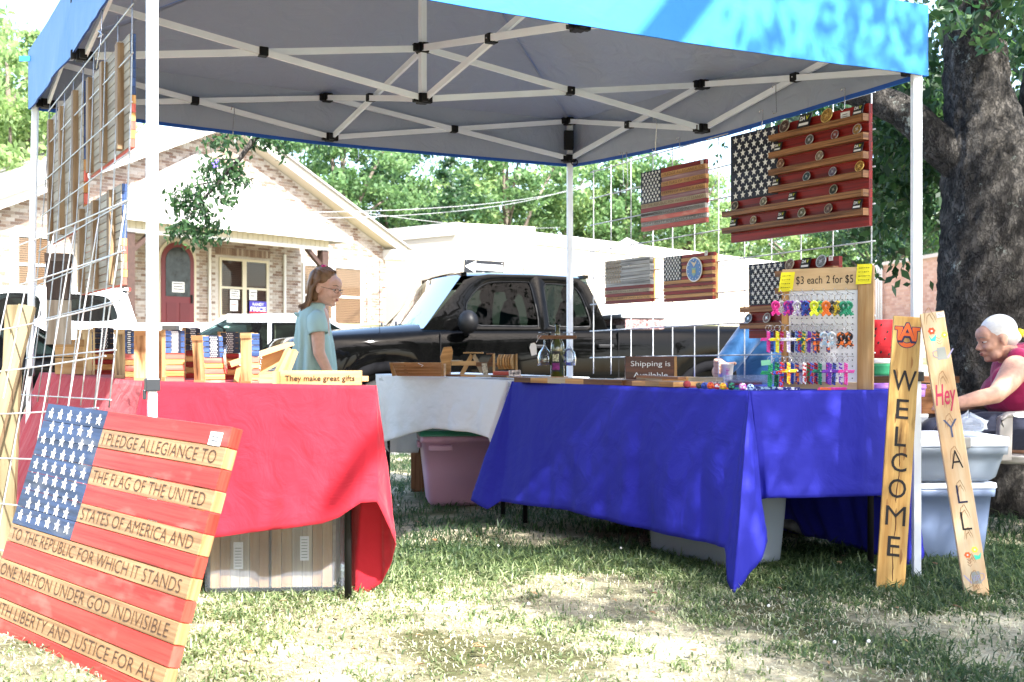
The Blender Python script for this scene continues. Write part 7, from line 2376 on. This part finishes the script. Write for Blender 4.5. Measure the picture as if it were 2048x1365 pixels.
# drooping branch before the brick house
db = thing('drooping_branch', 'leafy branch drooping below the rear canopy edge in front of the brick house', 'branch', P(560, 230, 8.6))
Yb = 8.6
main = [P(600, 200, Yb), P(520, 262, Yb), P(478, 320, Yb - .05), P(440, 362, Yb - .1), P(405, 400, Yb - .1), P(372, 440, Yb - .15)]
b = MB(); b.tube(main, [.03, .022, .018, .013, .009, .004], 8)
tw = [(main[2], P(400, 335, Yb)), (main[2], P(480, 370, Yb)), (main[3], P(345, 395, Yb)), (main[3], P(452, 400, Yb - .2)), (main[4], P(412, 455, Yb)), (main[5], P(345, 465, Yb)), (main[5], P(405, 480, Yb)), (main[1], P(410, 290, Yb + .1)),
      (main[1], P(575, 300, Yb)), (main[0], P(640, 300, Yb + .1)), (P(412, 455, Yb), P(440, 462, Yb)), (main[4], P(355, 420, Yb + .1)), (main[1], P(530, 285, Yb))]
cs_ = []
for a, c in tw:
    b.tube([a, a.lerp(c, .5) + Vector((0, 0, .03)), c], [.008, .005, .002], 5)
    m = int((c - a).length / .0035) + 70
    t = r_.random(m) ** .7
    q = np.array(a)[None] * (1 - t[:, None]) + np.array(c)[None] * t[:, None] + r_.normal(size=(m, 3)) * np.array([.045, .06, .04]) - np.array([0, 0, .02])
    cs_.append(q)
cs_.append(np.array(main[3])[None] + r_.normal(size=(60, 3)) * .06)
b.build('stem', M_tbark, db)
cs_ = np.concatenate(cs_)
V, Fc = leaf_cards(cs_, .052, r_, elong=2.2, droop=1.)
link('foliage', np_mesh('foliage', V, Fc, LEAF['dark'], np.clip(.2 + .8 * r_.random(len(cs_)), .01, 1)), db, -Vector(db.location))
b = MB()
for k in range(7):
    q = P(431, 326, Yb - .15) + Vector((random.uniform(-.02, .02), 0, random.uniform(-.03, .02))); b.ell(q, (.008, .005, .013), 7, Matrix.Rotation(k, 4, 'Y'))
b.build('blossom', mat('violet_petal', (.16, .12, .55)), db)

# ---------------------------------------------------------------- people


def remeshed(name, b, vox, m, parent, it=4, fac=.5):
    me = bpy.data.meshes.new('tmp'); me.from_pydata([tuple(q) for q in b.v], [], b.f); me.update()
    ob = bpy.data.objects.new('tmp', me); COL.objects.link(ob)
    r = ob.modifiers.new('r', 'REMESH'); r.mode = 'VOXEL'; r.voxel_size = vox; r.use_smooth_shade = True
    s = ob.modifiers.new('s', 'SMOOTH'); s.iterations = it; s.factor = fac
    dg = bpy.context.evaluated_depsgraph_get(); dg.update()
    out = bpy.data.meshes.new_from_object(ob.evaluated_get(dg))
    COL.objects.unlink(ob); bpy.data.objects.remove(ob); bpy.data.meshes.remove(me)
    out.name = name
    off = wloc(parent)
    out.transform(Matrix.Translation(-off))
    out.materials.clear(); out.materials.append(m)
    o = bpy.data.objects.new(name, out); COL.objects.link(o); o.parent = parent
    return o


def cap(b, a, c, ra, rc, n=14):
    a = Vector(a); c = Vector(c); L_ = (c - a).length
    b.tube([a, c], [ra, rc], n); b.ell(a, (ra,) * 3, n); b.ell(c, (rc,) * 3, n)


def chain(b, pts, rs, n=14):
    for k in range(len(pts) - 1): cap(b, pts[k], pts[k + 1], rs[k], rs[k + 1], n)


def hframe(c, fwd, up=(0, 0, 1), s=1.):
    f_ = Vector(fwd).normalized(); u = Vector(up); l = u.cross(f_).normalized(); u = f_.cross(l)
    return Matrix(((f_.x, l.x, u.x, c[0]), (f_.y, l.y, u.y, c[1]), (f_.z, l.z, u.z, c[2]), (0, 0, 0, 1))) @ Matrix.Scale(s, 4)


def head_shapes(b, H, old=False):
    M0 = b.M; b.M = H
    e = lambda c, r, T=None: b.ell(c, r, 20, T)
    e((-.018, 0, .032), (.094, .074, .084)); e((.028, 0, -.015), (.058, .060, .086)); e((.028, 0, -.062), (.046, .050, .036)); e((.005, 0, -.045), (.05, .058, .045))
    e((.064, 0, -.088), (.020, .022, .016)); e((.058, 0, .035), (.036, .056, .045))
    cap(b, (.084, 0, .004), (.105, 0, -.024), .0075, .0105); e((.094, .011, -.031), (.011, .008, .007)); e((.094, -.011, -.031), (.011, .008, .007))
    for s in (-1, 1):
        cap(b, (.083, s * .012, .020), (.066, s * .046, .022), .010, .009)
        e((.064, s * .034, -.026), (.024, .024, .022)); e((-.006, s * .076, -.005), (.020, .008, .030)); e((-.002, s * .078, -.028), (.010, .007, .010))
    e((.0865, 0, -.0515), (.010, .021, .0055)); e((.0845, 0, -.0625), (.010, .018, .006)); e((.078, 0, -.057), (.010, .03, .012))
    if old:
        e((.035, .03, -.07), (.03, .03, .03)); e((.035, -.03, -.07), (.03, .03, .03)); e((.03, 0, -.088), (.04, .03, .022))
    b.M = M0


def face_parts(H, parent, iris, brow, old=False):
    for s in (-1, 1):
        b = MB(H); b.ell((.0715, s * .030, .0035), (.0125, .0125, .0045 if old else .0075), 12); ey = b.build('eye', M_eye, parent)
        b = MB(H); b.ell((.0830, s * .029, .0022), (.0026, .0050, .0034 if old else .0052), 10); b.build('iris', M_iris, ey)
        b = MB(H); b.tube([(.0805, s * .014, .0105), (.0845, s * .028, .0125), (.074, s * .045, .0075)], [.002, .0028, .0015], 6); b.build('eyelid', M_skin2 if old else M_skin, ey)
        b = MB(H); b.tube([(.0905, s * .012, .026), (.0865, s * .030, .031), (.073, s * .050, .027)], [.0022, .0032, .0012], 6); b.build('eyebrow', brow, parent)
    b = MB(H); b.ell((.0905, 0, -.0525), (.0072, .0185, .0032), 12); b.ell((.0885, 0, -.0605), (.0072, .0165, .0042), 12); b.build('lips', M_lip, parent)
    b = MB(H); b.ell((.094, 0, -.0563), (.003, .0150, .0010), 10); b.build('mouth_line', mat('mouth_dark', (.08, .015, .015)), parent)


def strands(name, parent, H, roots, m, seed, n, r0=.0055, tip=.0016, jit=1.):
    """Hair as many tapered strands following (start, mid..., end) guide curves, jittered."""
    rj = random.Random(seed); b = MB(H)
    for k in range(n):
        g = roots[rj.randrange(len(roots))]; j = rj.uniform(.004, .014) * jit
        jj = Vector((rj.uniform(-1, 1), rj.uniform(-1, 1), rj.uniform(-1, 1))) * j
        pts = [Vector(q) + jj * (.35 + .9 * i / len(g)) + Vector((rj.uniform(-1, 1), rj.uniform(-1, 1), rj.uniform(-1, 1))) * .003 for i, q in enumerate(g)]
        cc = [Vector(q) for q in catmull([tuple(p_) for p_ in pts], 9)]
        b.tube(cc, [lerp(r0, tip, (i / 8) ** 1.5) for i in range(9)], 5)
    return b.build(name, m, parent)


# girl
M_hair = mat('light_brown_hair', (.19, .105, .05), rough=.42, var=.45, scale=26, stretch=(1, 1, .35), spec=.5)
M_aqua = fabric('aqua_jersey', (.48, .72, .73), transl=.15, weave=.4, rough=.85)
gl = thing('person', 'girl in a loose aqua top with glasses looking down at the goods', 'person', (-1.08, 6.42, 0))
Hg = hframe(P(652, 577, 6.40), (.90, -.36, -.20), s=.915)
b = MB(); head_shapes(b, Hg)
nb = P(628, 618, 6.44)
chain(b, [Hg @ Vector((-.028, 0, -.05)), nb + Vector((0, 0, .02)), nb - Vector((0, 0, .06))], [.042, .044, .06])
SG = [P(634, 641, 6.30), P(622, 641, 6.60)]
chain(b, [SG[0], P(638, 706, 6.27), P(666, 764, 6.27), P(676, 790, 6.26)], [.042, .033, .023, .02])
chain(b, [SG[1], P(632, 706, 6.64), P(672, 760, 6.58), P(684, 778, 6.52)], [.042, .033, .023, .02])
cap(b, nb - Vector((0, 0, .05)), P(628, 760, 6.45), .085, .10, 18)
for dy in (-.075, .075): chain(b, [(-1.11, 6.45 + dy, .66), (-1.10, 6.45 + dy, .36), (-1.12, 6.45 + dy, .07)], [.075, .05, .035]); cap(b, (-1.12, 6.45 + dy, .035), (-.99, 6.43 + dy, .03), .035, .028)
for hx_, hy_ in ((P(676, 790, 6.26), 0), (P(684, 778, 6.52), 0)):
    for k in range(4): chain(b, [hx_ + Vector((0, .0, -.01)), hx_ + Vector((.02 + .004 * k, -.02 + .013 * k, -.045)), hx_ + Vector((.018 + .004 * k, -.02 + .013 * k, -.075 + .006 * abs(k - 1.5)))], [.011, .0075, .006], 8)
    chain(b, [hx_, hx_ + Vector((.028, -.018, -.02)), hx_ + Vector((.04, -.018, -.04))], [.011, .008, .006], 8)
remeshed('body', b, .0052, M_skin, gl, 5)
face_parts(Hg, gl, None, mat('brow_brown', (.16, .09, .05)))
# shirt: flared tube with soft vertical folds
def ringshirt(levels, n=64, fold=.008, ff=11, seed=0):
    rows = []
    for (c, rx, ry, fo) in levels:
        row = []
        for i in range(n):
            a = 2 * math.pi * i / n
            k = 1 + fo * fold / .05 * (math.sin(a * ff + seed) * .5 + .8 * mnoise.noise(Vector((math.cos(a) * 3, math.sin(a) * 3, c[2] * 2 + seed))))
            row.append(Vector(c) + Vector((rx * k * math.cos(a), ry * k * math.sin(a), 0)))
        rows.append(row)
    return rows
lv = [(P(636, 607, 6.43), .040, .052, .0), (P(630, 611, 6.43), .050, .066, .1), (P(627, 617, 6.44), .062, .098, .1), (P(626, 628, 6.45), .078, .138, .15), (P(626, 642, 6.45), .086, .150, .3), (P(627, 662, 6.45), .090, .146, .6), (P(628, 690, 6.45), .100, .146, 1.), (P(627, 720, 6.45), .110, .152, 1.2), (P(626, 750, 6.45), .118, .158, 1.4), (P(626, 772, 6.45), .122, .162, 1.5)]
b = MB(); b.grid(ringshirt(lv), closed=True); sh = b.build('shirt', M_aqua, gl); sh.modifiers.new('s', 'SOLIDIFY').thickness = .003
for S_, E_ in ((SG[0], P(637, 668, 6.285)), (SG[1], P(628, 668, 6.63))):
    b = MB(); d = (E_ - S_)
    b.tube([S_ - d * .42 + Vector((0, .03 if S_ is SG[0] else -.03, 0)), S_ - d * .15, S_ + d * .3, S_ + d * .8, E_], [.034, .052, .056, .055, .054], 22, cap=False); sl = b.build('sleeve', M_aqua, gl); sl.modifiers.new('s', 'SOLIDIFY').thickness = .003
b = MB(); c0 = P(601, 632, 6.36)
for dx, dz in ((-.018, .006), (.018, .010)): b.ell(c0 + Vector((dx, 0, dz)), (.02, .008, .011), 10, Matrix.Rotation(.5 if dx < 0 else -.3, 4, 'Y'))
b.ell(c0, (.006, .008, .007), 8); b.build('bow', M_aqua, gl)
b = MB(); b.ell(P(605, 643, 6.34), (.010, .006, .014), 10); b.build('keyhole', M_skin, gl)
b = MB()
for dy in (-.075, .075): b.tube([(-1.11, 6.45 + dy, .72), (-1.105, 6.45 + dy, .5), (-1.10, 6.45 + dy, .38)], [.105, .085, .078], 18)
b.build('shorts', mat('denim', (.06, .09, .16), rough=.8, var=.2, scale=30), gl)
b = MB(Hg)
b.ell((-.030, 0, .047), (.094, .082, .082), 20); b.ell((-.055, 0, .005), (.070, .080, .085), 18); b.ell((-.05, 0, -.045), (.052, .070, .06), 16)
hb = MB(); hb.v = b.v; hb.f = b.f
remeshed('hair', hb, .006, M_hair, gl, 3)
rts = []
for s in (-1, 1):
    for a in np.linspace(0, 1, 6):
        y = s * lerp(.02, .082, a ** .7)
        x0 = lerp(.040, -.02, a)
        rts.append([(x0, y * .7, .106 - .03 * a), (-.025, y * .85, .122 - .035 * a), (-.065, y * .5, .116 - .02 * a)])
        rts.append([(-.06, y * .7, .10), (-.10 + .04 * a, y, .03), (-.095 + .045 * a, y * 1.02, -.05), (-.105 + .05 * a, y * 1.05, -.115), (-.15 + .075 * a, y * 1.2, -.142 + .012 * a)])
    rts.append([(.0, s * .080, .05), (-.035, s * .090, .0), (-.04, s * .088, -.06), (-.05, s * .088, -.12), (-.085, s * .098, -.15)])
strands('hair_strands', gl, Hg, rts, M_hair, 3, 420, r0=.0042)
b = MB(Hg); b.ell((-.035, -.012, .128), (.016, .018, .012), 10); b.build('hair_bobble', mat('bobble_pink', (.6, .03, .16)), gl)
b = MB(Hg); b.ell((-.055, .004, .122), (.014, .018, .013), 10); b.build('hair_tie', M_ink, gl)
b = MB(Hg)
for s in (-1, 1):
    c0 = Vector((.094, s * .030, -.001)); U_ = Vector((-.28 * s * s, s, 0)).normalized() if s > 0 else Vector((-.28, -1, 0)).normalized()
    b.tube([c0 + U_ * .021 * math.cos(a) + Vector((0, 0, .0125)) * math.sin(a) for a in np.linspace(0, 6.283, 17)], .0012, 5)
    b.tube([(.088, s * .052, .004), (.04, s * .070, .006), (-.004, s * .078, .008)], .0013, 5)
b.tube([(.099, -.010, .003), (.102, 0, .006), (.099, .010, .003)], .0012, 5)
b.build('glasses', mat('glasses_frame', (.16, .15, .16), rough=.2, metal=.7), gl)

# seated woman
M_white_hair = mat('white_hair', (.68, .67, .64), rough=.45, var=.12, scale=40, stretch=(1, 1, 2))
M_mag = fabric('magenta_jersey', (.36, .012, .085), transl=.05, weave=.4, rough=.8)
M_navyc = fabric('navy_cotton', (.018, .022, .045), transl=0, weave=.4, rough=.8)
ld = thing('person', 'seated woman in a magenta sleeveless top with white hair tied back, bent over her work', 'person', (2.45, 5.68, 0))
Hl = hframe(P(1992, 679, 5.66), (-.985, -.04, -.24), s=.97)
b = MB(); head_shapes(b, Hl, old=True)
NB = P(2028, 728, 5.72)
chain(b, [Hl @ Vector((-.03, 0, -.055)), NB, NB - Vector((-.02, 0, .08))], [.055, .064, .10], 18)
SHl, ELl, WRl = P(2032, 738, 5.50), P(1992, 790, 5.40), P(1915, 806, 5.42)
chain(b, [SHl, SHl.lerp(ELl, .5) + Vector((.005, 0, 0)), ELl, ELl.lerp(WRl, .45), WRl], [.066, .056, .041, .038, .026], 18)
chain(b, [P(2034, 738, 5.93), P(1998, 796, 5.98), P(1925, 812, 5.78)], [.064, .043, .028], 16)
for W_ in (WRl, P(1925, 812, 5.78)):
    chain(b, [W_, W_ + Vector((-.045, .01, -.006))], [.024, .030])
    for k in range(4): chain(b, [W_ + Vector((-.06, -.022 + .016 * k, -.004)), W_ + Vector((-.095, -.022 + .016 * k, -.012)), W_ + Vector((-.118 + .006 * abs(k - 1.5), -.02 + .015 * k, -.032))], [.0105, .0095, .0075], 8)
    chain(b, [W_ + Vector((-.03, -.02, 0)), W_ + Vector((-.06, -.04, -.012)), W_ + Vector((-.085, -.04, -.024))], [.013, .010, .008], 8)
chain(b, [(2.60, 5.74, .78), (2.66, 5.74, .55)], [.16, .17], 18)
for dy in (-.1, .1): chain(b, [(2.55, 5.7 + dy, .50), (2.16, 5.70 + dy, .50), (2.12, 5.72 + dy, .10)], [.09, .07, .045], 16); cap(b, (2.13, 5.72 + dy, .045), (1.98, 5.70 + dy, .035), .04, .03)
remeshed('body', b, .006, M_skin2, ld, 4)
face_parts(Hl, ld, None, mat('brow_grey', (.28, .24, .2)), old=True)
b = MB(); e_ = [((2.545, 5.72, .80), (.145, .205, .16)), ((2.50, 5.70, .70), (.165, .20, .13)), ((2.56, 5.72, .60), (.175, .21, .13)), ((2.62, 5.73, .86), (.10, .17, .08))]
for c_, r in e_: b.ell(c_, r, 24)
cap(b, P(2036, 716, 5.58), P(2040, 716, 5.88), .05, .05); cap(b, P(2012, 760, 5.6), P(2014, 760, 5.85), .07, .07)
remeshed('top', b, .007, M_mag, ld, 8)
b = MB(); chain(b, [P(2000, 740, 5.60), P(2022, 712, 5.60), P(2050, 700, 5.62)], [.004, .006, .006], 8); b.build('strap_piping', M_white_paint, ld)
b = MB()
for dy in (-.1, .1): chain(b, [(2.62, 5.7 + dy, .515), (2.30, 5.70 + dy, .525), (2.13, 5.70 + dy, .50), (2.12, 5.72 + dy, .28)], [.105, .098, .082, .07], 18)
b.ell((2.64, 5.7, .52), (.16, .2, .12), 22)
remeshed('trousers', b, .008, M_navyc, ld, 6)
b = MB(Hl); b.ell((-.024, 0, .042), (.093, .0785, .081), 24); b.ell((-.055, 0, .0), (.062, .076, .062), 18); b.ell((-.105, 0, -.012), (.025, .03, .03), 12)
remeshed('hair', b, .006, M_white_hair, ld, 4)
rts = []
for s in (-1, 1):
    for a in np.linspace(0, 1, 7): rts.append([(lerp(.052, .005, a), s * .080 * a ** .6 * (.9), lerp(.103, .045, a)), (-.04, s * lerp(.01, .083, a), lerp(.128, .045, a)), (-.10, s * .05 * a, lerp(.08, .02, a)), (-.128, s * .01, .0)])
rts += [[(-.125, .0, .0), (-.15, .0, -.02), (-.16, .0, -.07), (-.15, .01, -.12)]] * 3
strands('hair_strands', ld, Hl, rts[-3:], M_white_hair, 9, 60, r0=.0016, tip=.0008, jit=.6)
b = MB(Hl); b.tube([(-.118, 0, .006), (-.138, 0, -.004)], [.024, .022], 14); b.build('hair_tie', mat('yellow_tie', (.75, .6, .02)), ld)

# plastic armchair
M_resin = mat('worn_resin', (.27, .25, .235), rough=.4, var=.10, scale=5)
ch = thing('plastic_armchair', 'worn grey plastic garden armchair the seated woman sits on', 'armchair', (2.6, 5.7, 0))
b = MB(); b.hexa([(2.27, 5.42, .385), (2.86, 5.44, .36), (2.86, 5.98, .36), (2.27, 5.98, .385), (2.25, 5.40, .43), (2.88, 5.42, .40), (2.88, 6.0, .40), (2.25, 6.0, .43)]); bevel(b.build('seat', M_resin, ch), .012, 3)
for y in (5.40, 5.98):
    b = MB(); rows = []
    for x, z, w_ in ((2.30, .575, .045), (2.285, .600, .05), (2.32, .625, .052), (2.45, .632, .052), (2.70, .640, .05), (2.92, .66, .045)):
        rows.append([(x, y - w_ / 2, z - .018), (x, y - w_ / 2, z), (x, y, z + .006), (x, y + w_ / 2, z), (x, y + w_ / 2, z - .018), (x, y, z - .02)])
    b.grid(rows, closed=True); b.build('armrest', M_resin, ch)
    b = MB(); b.hexa([(2.27, y - .02, .40), (2.34, y - .02, .40), (2.34, y + .02, .40), (2.27, y + .02, .40), (2.285, y - .022, .61), (2.345, y - .022, .615), (2.345, y + .022, .615), (2.285, y + .022, .61)]); bevel(b.build('arm_post', M_resin, ch), .006)
    for x0, x1 in ((2.50 if y < 5.5 else 2.34, 2.60 if y < 5.5 else 2.30), (2.84, 2.98)):
        b = MB(); b.hexa([(x1 - .02, y - .03, 0), (x1 + .04, y - .03, 0), (x1 + .04, y + .02, 0), (x1 - .02, y + .02, 0), (x0 - .04, y - .02, .38), (x0 + .06, y - .02, .38), (x0 + .06, y + .04, .38), (x0 - .04, y + .04, .38)]); bevel(b.build('leg', M_resin, ch), .008)
b = MB(); b.grid([[(2.90 + .10 * v + .03 * math.cos(u * 3.14), lerp(5.44, 5.96, u), .42 + .45 * v + .04 * math.sin(u * 3.14) * v) for u in np.linspace(0, 1, 9)] for v in np.linspace(0, 1, 6)]); o = b.build('backrest', M_resin, ch); o.modifiers.new('s', 'SOLIDIFY').thickness = .012
b = MB(); rj = random.Random(3)
b.prism([(2.395 + .04 * math.cos(t) * (1 + .6 * rj.random()), .617 + .011 * math.sin(t) * (1 + .5 * rj.random())) for t in np.linspace(0, 6, 14)], 5.3715, 5.3735); b.build('paint_splash', M_white_paint, ch)

# person in blue behind the wire panel
pm = thing('person', 'seated person in a blue shirt behind the wire panel, one hand round a tumbler', 'person', (1.5, 6.62, 0))
Hm = hframe(P(1572, 600, 6.62), (-.7, -.7, -.1), s=1.0)
b = MB(); head_shapes(b, Hm)
chain(b, [Hm @ Vector((-.03, 0, -.06)), P(1568, 650, 6.66), (1.56, 6.68, .98)], [.05, .055, .10])
SM = P(1500, 668, 6.5); EM = Vector((1.16, 6.42, .80)); WM_ = Vector((cx_ + .02, Yc + .13, P(0, 745, Yc).z))
chain(b, [SM, EM, WM_, Vector((cx_ - .005, Yc + .07, P(0, 735, Yc).z))], [.055, .045, .03, .034])
zc_ = P(0, 720, Yc).z
for k in range(4):
    z = zc_ - .006 - k * .020
    chain(b, [Vector((cx_ - .01, Yc + .065, z)), Vector((cx_ - .048, Yc + .03, z + .002)), Vector((cx_ - .052, Yc - .005, z - .002)), Vector((cx_ - .036, Yc - .034, z - .004))], [.0115, .0105, .0095, .008], 10)
chain(b, [Vector((cx_ + .02, Yc + .07, zc_ - .03)), Vector((cx_ + .05, Yc + .03, zc_ - .02)), Vector((cx_ + .049, Yc - .004, zc_ - .018))], [.014, .011, .009], 10)
for dx in (-.1, .1): chain(b, [(1.52 + dx, 6.66, .50), (1.35 + dx, 6.30, .52), (1.36 + dx, 6.34, .09)], [.085, .065, .045])
for dx in (-.1, .1): cap(b, (1.36 + dx, 6.34, .045), (1.30 + dx, 6.22, .035), .04, .03)
remeshed('body', b, .006, M_skin2, pm, 4)
face_parts(Hm, pm, None, mat('brow_grey', (0, 0, 0)))
b = MB(Hm); b.ell((-.03, 0, .045), (.094, .08, .078), 18); hb = remeshed('hair', b, .007, mat('grey_hair', (.2, .19, .18)), pm, 3)
b = MB(); b.ell((1.52, 6.66, .80), (.22, .16, .27), 24); b.ell((1.54, 6.68, .98), (.20, .12, .12), 20); b.ell((1.50, 6.62, .62), (.21, .17, .14), 20); cap(b, SM, SM.lerp(EM, .75), .078, .068)
cap(b, (1.72, 6.7, 1.02), (1.80, 6.62, .78), .075, .065)
remeshed('shirt', b, .008, fabric('steel_blue_cotton', (.010, .075, .20), transl=.05, weave=.4), pm, 7)
b = MB()
for dx in (-.1, .1): chain(b, [(1.52 + dx, 6.66, .515), (1.35 + dx, 6.30, .535), (1.355 + dx, 6.34, .2)], [.11, .085, .07])
b.ell((1.5, 6.6, .60), (.19, .17, .12), 20)
remeshed('trousers', b, .009, fabric('lavender_cotton', (.5, .52, .62), transl=0), pm, 5)
st = thing('folding_stool', 'low stool under the person in blue', 'stool', (1.52, 6.68, 0))
b = MB(); b.box(1.32, 1.72, 6.5, 6.86, .36, .40); b.build('seat', M_black_plastic, st)
for x in (1.34, 1.68):
    for y in (6.52, 6.82):
        b = MB(); b.box(x, x + .02, y, y + .02, 0, .36); b.build('leg', M_black_plastic, st)

# final tidy-up: smooth flagged meshes, mark the sky as the world only
for o in bpy.data.objects:
    if o.type == 'MESH' and 'UVMap' in o.data.uv_layers: o.data.uv_layers.active = o.data.uv_layers['UVMap']
